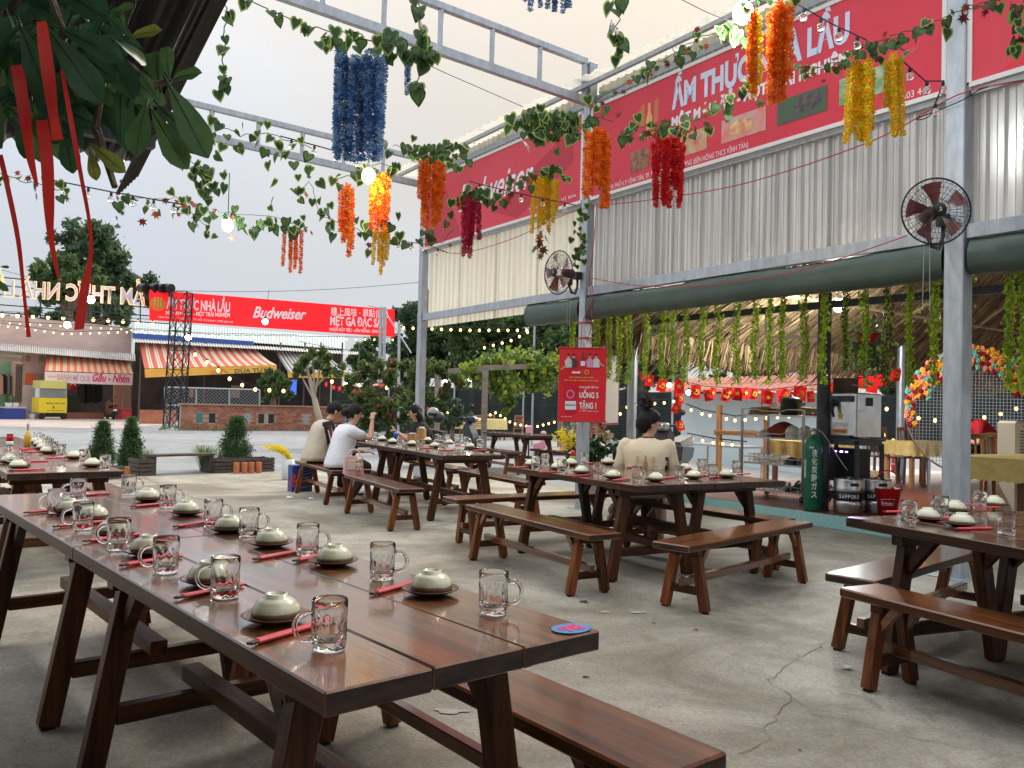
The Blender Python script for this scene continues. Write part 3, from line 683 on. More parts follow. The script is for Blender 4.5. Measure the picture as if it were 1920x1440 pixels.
bb = MB(); bb.lathe([(.035, 0), (.045, .002), (.066, .009), (.082, .0165), (.0835, .018), (.082, .0195), (.064, .0125), (.046, .0065), (.005, .0055)], 30, mod=lambda i, t: 1 + .008 * math.sin(2 * t) + .006 * math.sin(5 * t)); PLATE = bb.mesh('plate', PLT, True)
bb = MB(); bb.frame((0, .0, .006), (1, 0, 0), (0, 1, 0), UZ, .010, .105, .0058, .004); SLV = bb.mesh('sleeve', STK)
bb = MB(); bb.frame((-.003, -.115, .006), (1, 0, 0), (0, 1, 0), UZ, .0035, .012, .0035, .0015); bb.frame((.004, -.114, .006), (1, 0, 0), (0, 1, 0), UZ, .0035, .010, .0035, .0015); TIPM = bb.mesh('chopstick_tip', TIP)
ZT = .756
def mug(p, ang, label, empty=False):
    o = put('glass_mug', None, None, TR((p.x, p.y, ZT), ang + random.uniform(-.3, .3))); tag(o, label, 'mug', 'clear glass beer mugs set on the tables'); put('mug_body', MUGB, o); put('handle', MUGH, o); return o
def bowl(p, label, plabel):
    a = random.uniform(0, 6.28); z = ZT
    o = put('side_plate', PLATE, None, TR((p.x, p.y, z), a)); tag(o, plabel, 'plate', 'brown side plates under the upturned bowls')
    o = put('rice_bowl', BOWL, None, TR((p.x + random.uniform(-.006, .006), p.y + random.uniform(-.006, .006), z + .0135), a)); tag(o, label, 'bowl', 'pale green bowls turned upside down on plates')
def stick(p, yaw, label):
    o = put('chopsticks', None, None, TR((p.x, p.y, ZT), -R(yaw))); tag(o, label, 'chopsticks', 'chopsticks in red paper sleeves'); put('sleeve', SLV, o); put('chopstick_tip', TIPM, o)
def serve(phrase, yaw, side, mugs, bowls, sticks, hang):
    """mugs, bowls, sticks: base points in the photograph, ordered from the near end"""
    sd = f'{side} side of {phrase}'
    for i, q in enumerate(mugs): mug(G(*q[:2], ZT), R(90 - hang) if len(q) < 3 else R(90 - q[2]), f'clear glass mug, {sd}, {ORD(i)} from near end')
    for i, q in enumerate(bowls): bowl(G(*q, ZT + .01), f'upturned green bowl, {sd}, {ORD(i)} from near end', f'brown plate, {sd}, {ORD(i)} from near end')
    for i, q in enumerate(sticks): stick(G(*q, ZT), yaw, f'red paper chopsticks, {sd}, {ORD(i)} from near end')
LN, LR_ = NY - 90, NY + 90
serve('nearest table row', LR_ - 18, 'left', [(616, 1217), (421, 1119), (310, 1073), (222, 1030), (155, 992), (106, 962), (146, 938)], [(516, 1157), (392, 1088), (276, 1034), (214, 1000), (172, 972), (128, 958)],
      [(545, 1189), (400, 1110), (290, 1053), (215, 1010), (155, 984), (96, 959), (172, 929)], -105)
serve('nearest table row', LR_ - 18, 'right', [(924, 1150), (716, 1085), (576, 1041), (466, 1004), (399, 984), (314, 951), (241, 927)], [(807, 1107), (625, 1053), (507, 1019), (428, 992), (351, 961), (279, 936)],
      [(748, 1103), (528, 1042), (600, 1045), (372, 984), (288, 948)], 75)
LC = CY_ + 90
serve('middle pair of tables', LC - 15, 'left', [(1194, 902), (1121, 893), (1053, 885), (1004, 878)], [(1228, 900), (1149, 895), (1090, 886), (1046, 879), (997, 873)], [(1165, 901), (1087, 893), (1027, 886), (976, 877)], 70)
serve('middle pair of tables', LC - 15, 'middle', [(1274, 900), (1246, 879), (1173, 870), (1094, 869), (1022, 872)], [(1300, 895), (1209, 873), (1140, 869), (1070, 871)], [(1252, 897), (1190, 877), (1112, 869)], 20)
serve('middle pair of tables', LC - 15, 'right', [(1381, 887), (1336, 896), (1316, 883)], [(1363, 893), (1283, 881)], [(1395, 890), (1345, 896), (1318, 893), (1300, 884)], -20)
serve('right hand tables', RY + 95, 'left', [(1704, 979), (1764, 968), (1837, 955), (1887, 1003)], [(1801, 983), (1742, 973), (1793, 957), (1865, 947)], [(1828, 993), (1772, 973), (1690, 961), (1850, 953), (1812, 948)], -120)
serve('far table before the diners', FY + 75, 'left', [(827, 841), (788, 840), (749, 836), (691, 826)], [(814, 838), (772, 834), (736, 830), (717, 825)], [(838, 845), (800, 841)], 60)
serve('far table before the diners', FY + 75, 'right', [(899, 839), (858, 837), (819, 828), (874, 834), (703, 824)], [(881, 839), (842, 832), (802, 827)], [(900, 845), (866, 838)], 60)
serve('far left table row', BY + 80, 'right', [(197, 881), (158, 868), (114, 856), (99, 850), (92, 843), (86, 838), (76, 833), (70, 829)], [(173, 873), (139, 858), (89, 848), (80, 841), (73, 835), (68, 830)], [(112, 859), (70, 848), (62, 842)], -10)
serve('far left table row', BY + 80, 'left', [(46, 878), (30, 870), (8, 862)], [(36, 876), (16, 866)], [(54, 882), (65, 866), (30, 844)], -120)

# things on the tables
t = thing('sauce_jar', 'red and white sauce jar on the far left table beside the oil bottle', 'jar', G(18, 835, ZT)); c = G(18, 835, ZT)
b = MB(); b.lathe([(.03, 0), (.034, .004), (.034, .045)], 16, c); b.build('label_band', WHITE, t, True); b = MB(); b.lathe([(.034, .0455), (.034, .10), (.03, .106)], 16, c); b.build('jar_body', RED, t, True); b = MB(); b.lathe([(.031, .1065), (.031, .122)], 16, c); b.build('lid', mat('dark_red', (.2, .01, .02), .4), t)
t = thing('oil_bottle', 'yellow oil bottle with a long neck on the far left table', 'bottle', G(51, 836, ZT)); c = G(51, 836, ZT)
b = MB(); b.lathe([(.03, 0), (.035, .004), (.035, .10), (.028, .125), (.012, .15), (.0105, .19), (.012, .192), (.012, .2)], 16, c); b.build('bottle_body', mat('yellow_oil', (.65, .42, .03), .1, coat=.8), t, True); b = MB(); b.lathe([(.0135, .2005), (.0135, .23), (.008, .25)], 12, c); b.build('cap', STAIN, t)
# woven napkin holders, can, plates of food, phone on the diners' table
WOV = mat('woven_rattan', (.35, .19, .06), .7, col2=(.5, .3, .1), vscale=60, bump=.6, bscale=90); NAP = mat('white_napkin', (.8, .8, .78), .8)
def holder(x, y, h, label, yaw=20):
    c = G(x, y, ZT); t = thing('napkin_holder', label, 'napkin holder', c, -R(yaw)); b = MB()
    for a in (0, 1, 2, 3):
        ang = a * math.pi / 2; b.box((.052 * math.cos(ang), .052 * math.sin(ang), h / 2), (.008 if a % 2 == 0 else .104, .104 if a % 2 == 0 else .008, h)); 
    b.build('basket', WOV, t, local=True); b = MB()
    for k in range(6): b.box((-.03 + .012 * k, 0, h * .6), (.003, .08, h * 1.05), rz=random.uniform(-.2, .2))
    b.build('napkins', NAP, t, local=True)
holder(773, 829, .12, 'lower woven rattan napkin holder on the far table'); holder(790, 827, .19, 'taller woven rattan napkin holder on the far table')
c = G(742, 826, ZT); t = thing('drink_can', 'small blue drink can on the far table before the woman in black', 'can', c); b = MB(); b.lathe([(.027, 0), (.033, .006), (.033, .105), (.027, .115)], 16, c); b.build('can_body', mat('blue_can', (.03, .09, .4), .3, .4), t, True); b = MB(); b.lathe([(.0275, .1152), (.026, .118)], 14, c); b.build('can_lid', STAIN, t)
for (x, y, r_, lb) in ((672, 826, .13, 'shallow plate of food before the woman in white'), (664, 821, .12, 'second shallow plate of food before the couple')):
    c = G(x, y, ZT); t = thing('food_plate', lb, 'plate', c); b = MB(); b.lathe([(.07, 0), (r_, .012), (r_ + .004, .016), (.07, .006)], 24, c); b.build('dish', PLT, t, True); b = MB(); b.ball((c.x, c.y, c.z + .012), .075, 12, 6, (1, 1, .3)); b.build('food', mat('food', (.35, .22, .08), .7, var=.5, vscale=50), t)
c = G(684, 881, .452); t = thing('phone', 'orange cased phone lying on the bench beside the pink handbag', 'phone', c, R(20)); b = MB(); b.box((0, 0, .006), (.16, .08, .011), ch=.004); b.build('case', mat('orange_case', (.85, .35, .03), .3), t, local=True); b = MB(); b.box((0, 0, .0125), (.15, .072, .0015)); b.build('screen', BLACK, t, local=True)
# parrot ornament and potted herb look beside the middle table post
c = G(1073, 868, ZT); t = thing('parrot_figurine', 'small red and green parrot figurine at the far side of the middle tables', 'figurine', c)
b = MB(); b.ball((c.x, c.y, c.z + .04), .035, 10, 7, (1, .8, 1.15)); b.build('body', mat('parrot_green', (.25, .4, .03), .4), t, True); b = MB(); b.ball((c.x, c.y, c.z + .095), .03, 10, 7, (.9, .8, 1.2)); b.build('head', mat('parrot_red', (.75, .02, .02), .4), t, True); b = MB(); b.ball((c.x - .026, c.y - .01, c.z + .10), .012, 8, 5, (1.2, .6, .8)); b.build('beak', WHITE, t, True)
# ================================================================== BACKGROUND BEYOND THE YARD
class PL:
    """an upright plane through O along X; pixels are met with it"""
    def __init__(s, a, b):
        s.O = Vector((a[0], a[1], 0)); s.X = Vector((b[0] - a[0], b[1] - a[1], 0)).normalized(); s.n = Vector((s.X.y, -s.X.x, 0))
    def p(s, x, y, off=0.0): return onplane(x, y, s.O + s.n * off, s.n)
    def uz(s, x, y, off=0.0): q = s.p(x, y, off); return (q - s.O).dot(s.X), q.z
    def w(s, u, z, off=0.0): return s.O + s.X * u + s.n * off + UZ * z
    def rect(s, name, x0, y0, x1, y1, m, par, off=0.0, th=.06, ch=0, z0=None):
        ym, xm = (y0 + y1) / 2, (x0 + x1) / 2; u0, u1 = s.uz(x0, ym, off)[0], s.uz(x1, ym, off)[0]; zt, zb = s.uz(xm, y0, off)[1], s.uz(xm, y1, off)[1]
        if z0 is not None: zb = z0
        b = MB(); b.frame(s.w((u0 + u1) / 2, (zt + zb) / 2, off - th / 2), s.X, s.n, UZ, (u1 - u0) / 2, th / 2, (zt - zb) / 2, ch); return b.build(name, m, par)
    def poly(s, name, pts, m, par, off=0.0, th=0.0):
        q = [s.p(x, y, off) for x, y in pts]; b = MB()
        if th: b.prism(q, s.n * -th)
        else: b.add(q, [tuple(range(len(q)))])
        return b.build(name, m, par)
    def txt(s, body, x0, yb, x1, cap, m, par, off=0.0, bold=0.0, **k):
        a, c = s.p(x0, yb, off), s.p(x1, yb, off); h = s.uz((x0 + x1) / 2, yb - cap, off)[1] - s.uz((x0 + x1) / 2, yb, off)[1]
        u0, u1 = (a - s.O).dot(s.X), (c - s.O).dot(s.X); z = (a.z + c.z) / 2
        return text(body, s.w(u0, z, off), s.X, UZ, u1 - u0, h, m, par, off=bold, **k)
def cm(name, col, rough=.75, **k): return mat(name, col, rough, **k)
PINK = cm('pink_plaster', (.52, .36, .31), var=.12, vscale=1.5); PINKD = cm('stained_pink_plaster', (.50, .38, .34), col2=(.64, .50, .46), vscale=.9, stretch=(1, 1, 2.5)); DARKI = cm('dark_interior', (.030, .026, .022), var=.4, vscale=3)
TIN = mat('tin_roof', (.42, .42, .42), .5, .3, col2=(.55, .55, .54), vscale=3); GREENW = cm('green_wall', (.24, .42, .26)); SAL = cm('salmon_plaster', (.60, .32, .22))
AWR, AWY, AWG, AWC = cm('awning_red', (.60, .13, .11)), cm('awning_yellow', (.72, .50, .16)), cm('awning_green', (.16, .22, .14)), cm('awning_cream', (.72, .66, .54))
def awning(pl, par, tl, tr, bl, br, off0, off1, mats, seq, name='awning_cloth', sag=.04):
    a, b_, c, d = pl.p(*tl, off0), pl.p(*tr, off0), pl.p(*bl, off1), pl.p(*br, off1); bb = MB(); n = len(seq); tot = sum(w_ for _, w_ in seq); t = 0
    for mi, w_ in seq:
        t0, t1 = t / tot, (t + w_) / tot; t += w_; bb.mi = mi; vs = []
        for j in range(4):
            k = j / 3; dz = -sag * math.sin(math.pi * k); vs += [a.lerp(b_, t0).lerp(c.lerp(d, t0), k) + UZ * dz, a.lerp(b_, t1).lerp(c.lerp(d, t1), k) + UZ * dz]
        bb.add(vs, [(2 * j, 2 * j + 1, 2 * j + 3, 2 * j + 2) for j in range(3)])
    return bb.build(name, mats, par)
# ---- pink shop house on the left
SH = PL((-27, 44), (-22.65, 50))
t = thing('shop_house', 'low pink shop house at the far left with a tin eave and striped awning', 'shop house', SH.w(0, 0))
SH.rect('wall', -120, 597, 247, 668, PINKD, t, 0, .2)
SH.rect('wall', 42, 668, 86, 790, PINK, t, 0, .2, z0=0); SH.rect('wall', -120, 668, -30, 790, PINK, t, 0, .2, z0=0); SH.rect('wall', 216, 668, 246, 790, SAL, t, 0, .2, z0=0); SH.rect('wall', -30, 668, 42, 676, PINK, t, 0, .2); SH.rect('wall', 86, 668, 216, 716, PINK, t, 0, .2)
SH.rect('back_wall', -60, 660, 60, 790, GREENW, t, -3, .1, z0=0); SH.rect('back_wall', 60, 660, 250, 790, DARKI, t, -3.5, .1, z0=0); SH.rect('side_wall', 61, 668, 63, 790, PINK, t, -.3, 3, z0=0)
for k in range(9): # tin eave sheets
    x0, x1 = -40 + k * 32.6, -40 + (k + 1) * 32.6; yt = lambda x: 646 + (x - 0) * .078; bb = MB(); n = 16; vs = []
    for i in range(n + 1):
        x = x0 + (x1 - x0) * i / n; p0 = SH.p(x, yt(x) - 2, .05); q = SH.p(x, yt(x) + 11, 1.0); d = UZ * (.03 * (1 if i % 2 else -1)); vs += [p0 + d, q + d]
    bb.add(vs, [(2 * i, 2 * i + 1, 2 * i + 3, 2 * i + 2) for i in range(n)]); bb.build('tin_sheet', TIN, t)
seq = [(0, 2.2), (1, .5), (2, .35), (3, .4), (2, .35), (1, .5)] * 13
awning(SH, t, (88, 664), (239, 668), (84, 695), (250, 701), .25, 1.5, [AWR, AWY, AWG, AWC], seq)
SH.rect('grille_leaf', 28, 682, 42, 757, cm('grille_bronze', (.30, .22, .15)), t, .06, .04)
for k in range(4): SH.rect('grille_slat', 30 + k * 3, 686, 31.4 + k * 3, 753, BLACKM, t, .075, .01)
SH.rect('notice', 48, 700, 64, 721, cm('orange_notice', (.75, .13, .05)), t, .03, .03); SH.rect('notice', 65, 701, 79, 720, cm('brown_notice', (.40, .24, .15)), t, .03, .03); SH.rect('wall_tiles', 42, 722, 74, 770, cm('pale_pink_tile', (.66, .52, .48)), t, .02, .02)
for x in (54, 78): SH.rect('meter_box', x - 3, 667, x + 3, 677, cm('meter', (.3, .2, .14)), t, .12, .12)
SH.rect('shelf_counter', 126, 742, 150, 788, cm('dark_green', (.035, .05, .035)), t, -.2, .6, z0=0); SH.rect('step', 126, 774, 195, 790, cm('red_step', (.30, .12, .08)), t, .5, .5, z0=0)
sg = thing('shop_banner', 'pale pink shop banner under the left striped awning, red script at its right', 'banner', SH.p(166, 722, 1.52)); SPK = cm('pale_pink_banner', (.78, .60, .62), col2=(.84, .70, .72), vscale=1)
SH.poly('cloth', [(84, 696.5), (249.5, 702.5), (248, 722.5), (84, 717)], SPK, sg, 1.52, .02)
SH.txt('BÁNH MÌ QUE', 107, 713.5, 169, 10.5, cm('pale_letter', (.60, .36, .36)), sg, 1.53, bold=.01); SH.txt('Gấu - Nhím', 173, 716, 243, 14, cm('crimson_letter', (.70, .05, .12)), sg, 1.53, bold=.03, shear=.3); SH.txt('0786 786', 91, 708, 105, 3, cm('grey_letter', (.35, .3, .3)), sg, 1.53)
def gbox(name, px0, py0, px1, py1, m, par, off=1.6, d=.6, z0=0, ch=.01): return SH.rect(name, px0, py0, px1, py1, m, par, off, d, ch, z0)
ct = thing('food_cart', 'yellow street food cart with a glass case in front of the pink shop', 'food cart', SH.p(100, 780, 1.4)); CY = cm('cart_yellow', (.80, .62, .03), .5)
SH.rect('body', 73, 746, 125.5, 774, CY, ct, 1.8, .8); SH.rect('glass_case', 75, 729, 125, 745.5, mat('case_glass', (.5, .55, .52), .1, trans=.6), ct, 1.75, .7); SH.rect('roof_board', 75, 714, 126, 728.5, cm('cart_lime', (.62, .60, .18), .5), ct, 1.8, .8)
SH.txt('BÁNH MÌ QUE', 87, 757.5, 122, 2.6, cm('cart_green_letter', (.03, .14, .05)), ct, 1.803, bold=.02); SH.txt('&', 98, 766, 103, 5, cm('cart_green_letter', (.03, .14, .05)), ct, 1.803, bold=.02); SH.txt('KÍNH CHÀO QUÝ KHÁCH', 88, 771, 120, 2, cm('cart_green_letter', (.03, .14, .05)), ct, 1.803)
for x in (74, 125): SH.rect('corner_post', x - .7, 715, x + .7, 746, STAIN, ct, 1.81, .03)
for x in (79, 120):
    c = SH.p(x, 775, 1.81); c.z = .17; bb = MB(); bb.tube([c, c - SH.n * .08], [.165] * 2, 14); bb.build('wheel', BLACK, ct)
o = thing('cooler_box', 'blue lidded cooler trough in front of the far left shop doorway', 'cooler', SH.p(28, 780, 1.5)); gbox('box_body', 9, 766, 49, 783, cm('cooler_blue', (.035, .06, .26)), o, 1.7, .7); gbox('lid', 8, 763, 50, 765.8, cm('cooler_grey', (.4, .42, .45)), o, 1.72, .74, z0=None)
o = thing('storage_bin', 'bright pink red plastic storage bin before the pink shop pillar', 'bin', SH.p(238, 783, 1.0)); SH.rect('bin_body', 229, 769, 247, 786, cm('coral_plastic', (.80, .09, .12), .4), o, .9, .5, .02, 0); SH.rect('lid', 228, 766.5, 248, 768.8, cm('coral_plastic', (.80, .09, .12), .4), o, .92, .54)
o = thing('paint_bucket', 'white bucket beside the blue cooler', 'bucket', SH.p(60, 784, 1.3)); c = SH.p(60, 784, 1.3); c.z = 0; bb = MB(); bb.lathe([(.14, 0), (.17, .38), (.15, .38), (.13, .03)], 14, c); bb.build('bucket_body', WHITE, o); bb = MB(); bb.lathe([(.172, .30), (.176, .385)], 14, c, False); bb.build('blue_rim', cm('rim_blue', (.2, .28, .42)), o)
for i, (x, lb) in enumerate(((16, 'left white flower pot with a leafy plant on the blue cooler'), (28, 'right white flower pot on the blue cooler'))):
    c = SH.p(x, 764, 1.4); o = thing('flower_pot', lb, 'pot plant', c); bb = MB(); bb.lathe([(.13, 0), (.18, .24), (.16, .24), (.12, .02)], 12, c); bb.build('pot', WHITE, o)
    P = np.array(c + UZ * .45) + RNG.normal(size=(110 if i == 0 else 40, 3)) * [.16, .16, .14 if i == 0 else .1]; put('foliage', leafcloud(P - np.array(c), .12, leafmat('pot_leaf', (.03, .09, .02), (.08, .18, .05))), o)['kind'] = 'stuff'
o = thing('red_lantern', 'round red lantern hanging in the opening under the left awning', 'lantern', SH.p(136, 726, -.4)); bb = MB(); bb.ball(SH.p(136, 726, -.4), .23, 14, 9); bb.build('globe', cm('lantern_red', (.45, .02, .03), .35), o, True); bb = MB(); bb.tube([SH.p(136, 719, -.4), SH.p(136, 714, -.4)], .01, 5); bb.build('cord', WIRE, o)
CLO = [cm('cloth_dark', (.03, .035, .04)), cm('cloth_peach', (.62, .36, .25)), cm('cloth_grey', (.3, .3, .3)), cm('cloth_black', (.012, .012, .014)), cm('cloth_green', (.07, .12, .08))]
rk = thing('clothes_rack', 'rack of hanging clothes in the far left shop doorway', 'clothes rack', SH.p(10, 740, -.8))
for i, x in enumerate((2, 6, 10, 14, 18, 21)): SH.poly('garment', [(x - 3, 706), (x, 702), (x + 4, 706), (x + 4, 738 + 4 * (i % 3)), (x - 3, 741)], CLO[(i * 2 + 1) % 5], rk, -.8 - .06 * i, .1)
bb = MB(); bb.bar(SH.p(-12, 702, -.9), SH.p(26, 701, -.9), .03, .03); bb.build('rail', STEELD, rk)
rk = thing('dark_garments', 'dark clothes hung in the opening beside the red lantern', 'clothes rack', SH.p(165, 740, -.3))
for i, x in enumerate((152, 160, 168, 177, 186)): SH.poly('garment', [(x - 5, 724), (x, 719), (x + 6, 724), (x + 6, 752 + 5 * (i % 2)), (x - 5, 756)], CLO[(0, 3, 3, 0, 3)[i]], rk, -.3 - .1 * (i % 2), .12)
bb = MB(); bb.bar(SH.p(148, 719, -.36), SH.p(196, 720, -.36), .03, .03); bb.build('rail', STEELD, rk)
o = thing('step_ladder', 'small grey folding ladder leaning by the pink shop pillar', 'ladder', SH.p(237, 780, .4))
for x in (229.5, 244.5): bb = MB(); bb.bar(SH.p(x, 739, .25), SH.p(x, 767, .5), .03, .03); bb.build('side_rail', STEEL, o)
for y in (739.5, 749, 758): bb = MB(); bb.bar(SH.p(230.5, y, .3), SH.p(243.5, y, .3), .03, .03); bb.build('rung', STEEL, o)

# ---- open shed with awnings and low brick wall
SD = PL((-22.2, 46.5), (-9.5, 51))
t = thing('open_shed', 'open fronted shed with red striped and grey striped awnings behind the brick wall', 'shed', SD.w(0, 0))
TEAL = mat('pale_teal_roof', (.42, .52, .52), .5, col2=(.52, .60, .60), vscale=2)
def shedroof(x0, x1, ya, yb, yc, yd, o0, o1, m, name):
    for k in range(int((x1 - x0) / 36) + 1):
        a0 = x0 + k * 36; a1 = min(x1, a0 + 36.5); 
        if a1 - a0 < 4: continue
        bb = MB(); n = 14; vs = []
        for i in range(n + 1):
            x = a0 + (a1 - a0) * i / n; s = (x - x0) / (x1 - x0); d = UZ * (.03 if i % 2 else -.03); vs += [SD.p(x, ya + (yb - ya) * s, o0) + d, SD.p(x, yc + (yd - yc) * s, o1) + d]
        bb.add(vs, [(2 * i, 2 * i + 1, 2 * i + 3, 2 * i + 2) for i in range(n)]); bb.build(name, m, t)
shedroof(250, 648, 600, 632, 626, 655, -4, -.5, TEAL, 'roof_sheet'); shedroof(248, 672, 634, 660, 641, 665, -.4, .9, TIN, 'eave_sheet')
SD.poly('fascia', [(248, 624), (476, 640), (476, 647), (248, 634)], cm('shop_blue', (.05, .12, .40)), t, -.3, .05)
seq = [(0, 1.9), (1, .35), (3, .5), (2, .3), (3, .5)] * 15
awning(SD, t, (262, 640), (480, 655), (271, 691), (518, 684), .3, 2.2, [AWR, AWY, AWG, AWC], seq, sag=.1)
awning(SD, t, (515, 657), (612, 664), (540, 697), (650, 697), .3, 1.8, [cm('awning_slate', (.22, .24, .26)), AWC], [(0, 1.1), (1, .7)] * 14)
VY = cm('valance_yellow', (.78, .42, .06), col2=(.84, .52, .10), vscale=2)
SD.poly('valance', [(271, 692), (519, 684), (519, 697), (272, 708)], VY, t, 2.2, .02); SD.poly('valance', [(539, 697.5), (650, 697.5), (650, 709), (540, 708)], VY, t, 1.8, .02)
a_, c_ = SD.p(440, 699.5, 2.21), SD.p(505, 697, 2.21); text('DỪA TƯƠI', a_, c_ - a_, UZ, (c_ - a_).length, .22, cm('valance_green', (.10, .16, .06)), t, off=.03)
a_, c_ = SD.p(395, 701.5, 2.21), SD.p(425, 700.2, 2.21); text('QUÝ -', a_, c_ - a_, UZ, (c_ - a_).length, .2, cm('valance_red', (.70, .18, .05)), t, off=.02)
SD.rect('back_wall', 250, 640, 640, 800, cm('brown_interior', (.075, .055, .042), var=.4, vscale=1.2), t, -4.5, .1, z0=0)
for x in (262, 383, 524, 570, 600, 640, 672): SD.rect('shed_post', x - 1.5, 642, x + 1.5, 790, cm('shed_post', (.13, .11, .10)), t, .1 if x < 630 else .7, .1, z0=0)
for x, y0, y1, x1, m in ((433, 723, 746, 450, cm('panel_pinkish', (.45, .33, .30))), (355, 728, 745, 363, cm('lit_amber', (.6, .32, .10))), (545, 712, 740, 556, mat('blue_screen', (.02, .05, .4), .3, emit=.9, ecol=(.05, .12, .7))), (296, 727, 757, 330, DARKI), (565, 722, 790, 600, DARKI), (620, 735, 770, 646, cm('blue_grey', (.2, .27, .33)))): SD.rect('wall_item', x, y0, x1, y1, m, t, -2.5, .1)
for k in range(8): SD.rect('stored_chair', 300 + k * 26, 748 + (k % 3) * 4, 316 + k * 26, 780, CLO[(0, 3, 4)[k % 3]], t, -1.5, .5, .05, 0)
# brick wall with bricks
BW = PL(G(338, 807)[:2], G(650, 808)[:2]); bw = thing('brick_wall', 'low red brick wall with small openings in front of the open shed', 'brick wall', BW.w(0, 0))
BRK = mat('red_brick', (.34, .12, .07), .9, col2=(.52, .23, .14), vscale=3, objvar=.0); MOR = cm('mortar', (.42, .34, .28), .9)
Lw = BW.uz(650, 790)[0]; Hw = BW.uz(450, 761)[1]; b = MB(); b.frame(BW.w(Lw / 2, Hw / 2, -.11), BW.X, BW.n, UZ, Lw / 2, .09, Hw / 2); b.build('core', MOR, bw)
b = MB(); b.frame(BW.w(Lw / 2, Hw + .03, -.10), BW.X, BW.n, UZ, Lw / 2 + .05, .16, .028); b.build('coping', cm('coping', (.40, .26, .20)), bw)
hol = [BW.uz(x, 784)[0] for x in (374, 398, 463, 490, 509, 573)]
bb = [MB(), MB()]; rows = int(Hw / .095); sb = MB(); sb.frame((0, 0, 0), (1, 0, 0), (0, 1, 0), UZ, .1095, .02, .04); BRM = [sb.mesh('brick', BRK), sb.mesh('brick', mat('dark_brick', (.28, .09, .055), .9, col2=(.40, .16, .10), vscale=3))]; nb_ = 0; ab = math.atan2(BW.X.y, BW.X.x)
for r_ in range(rows):
    u = -.12 * (r_ % 2)
    while u < Lw:
        u1 = min(u + .235, Lw); c0 = (max(u, 0) + u1) / 2
        if u1 - max(u, 0) > .06 and not any(abs(c0 - h) < .2 and 3 <= r_ <= 7 for h in hol):
            if nb_ < 300 and u > 4.2 and u1 - u > .23 and r_ >= 3: nb_ += 1; put('brick', BRM[random.random() < .4], bw, MW[bw.name].inverted() @ Matrix.Translation(BW.w(c0, .045 + r_ * .095 + .003, random.uniform(-.025, -.012))) @ Matrix.Rotation(ab, 4, 'Z'))
            else: bb[random.random() < .4].frame(BW.w(c0, .045 + r_ * .095 + .003, random.uniform(-.025, -.012)), BW.X, BW.n, UZ, (u1 - max(u, 0)) / 2 - .008, .02, .04)
        u += .25
for q, m in zip(bb, (BRK, mat('dark_brick', (.28, .09, .055), .9, col2=(.40, .16, .10), vscale=3))): q.build('bricks', m, bw)['kind'] = 'stuff'
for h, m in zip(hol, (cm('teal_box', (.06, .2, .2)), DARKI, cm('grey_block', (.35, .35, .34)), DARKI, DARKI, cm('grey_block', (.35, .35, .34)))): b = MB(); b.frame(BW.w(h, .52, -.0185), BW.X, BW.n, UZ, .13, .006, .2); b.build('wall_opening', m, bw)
BW2 = PL(G(255, 795)[:2], G(336, 796)[:2]); bw = thing('brick_wall', 'short piece of brick wall left of the lattice tower', 'brick wall', BW2.w(0, 0)); BW2.rect('core', 262, 769, 330, 797, BRK, bw, -.5, .2, z0=0)
# ---- chain link gate frame
GT_ = PL(G(309, 800)[:2], G(486, 803)[:2]); t = thing('chain_link_gate', 'grey steel chain link gate frame in front of the brick wall', 'gate', GT_.w(0, 0)); GP_ = mat('gate_pipe', (.42, .47, .50), .5, .3)
def gpipe(a, c, r=.035, off=0): b = MB(); b.tube([GT_.p(*a, off), GT_.p(*c, off)], r, 8); b.build('pipe', GP_, t)
for a, c in (((309, 726), (309, 799)), ((487, 731), (486, 801)), ((309, 726), (487, 731)), ((309, 798), (486, 801)), ((368, 728), (368, 799)), ((430, 730), (430, 800)), ((309, 760), (340, 760))): gpipe(a, c)
b = MB(); u0, z1 = GT_.uz(309, 728); u1, _ = GT_.uz(487, 733); z0 = GT_.uz(400, 799)[1]; st = .16
def wirebar(p, q): d = (q - p).normalized(); s_ = d.cross(GT_.n) * .006; b.add([p + s_, p - s_, q - s_, q + s_], [(0, 1, 2, 3)])
k = u0 - (z1 - z0)
while k < u1:
    for sgn in (1, -1):
        a0, a1 = (k, k + (z1 - z0)); ta, tb = max(a0, u0), min(a1, u1)
        if tb > ta:
            f0, f1 = (ta - a0) / (a1 - a0), (tb - a0) / (a1 - a0); za, zb = (z0 + f0 * (z1 - z0), z0 + f1 * (z1 - z0)) if sgn > 0 else (z1 - f0 * (z1 - z0), z1 - f1 * (z1 - z0)); wirebar(GT_.w(ta, za, .01 * sgn), GT_.w(tb, zb, .01 * sgn))
    k += st
b.build('chain_link', GP_, t)['kind'] = 'stuff'
# ---- lattice tower with speakers
tb = G(326, 803); t = thing('lattice_tower', 'black lattice truss tower standing before the brick wall', 'tower', tb)
wt = .33; ztop = AT(330, 548, tb.y).z; lean = Vector((.16, 0, 0))
cor = [tb + Vector((sx * wt, sy * wt, 0)) for sx, sy in ((-1, -1), (1, -1), (1, 1), (-1, 1))]
for c in cor: b = MB(); b.tube([c, c + UZ * ztop + lean], .035, 6); b.build('leg', BLACKM, t)
nz_ = 7
for i in range(nz_):
    z0, z1 = ztop * i / nz_, ztop * (i + 1) / nz_
    for j in range(4):
        a, c = cor[j], cor[(j + 1) % 4]; L0, L1 = lean * (z0 / ztop), lean * (z1 / ztop)
        for p, q in ((a + UZ * z0 + L0, c + UZ * z1 + L1), (c + UZ * z0 + L0, a + UZ * z1 + L1), (a + UZ * z1 + L1, c + UZ * z1 + L1)):
            b = MB(); b.bar(p, q, .025, .025); b.build('lattice_brace', BLACKM, t)
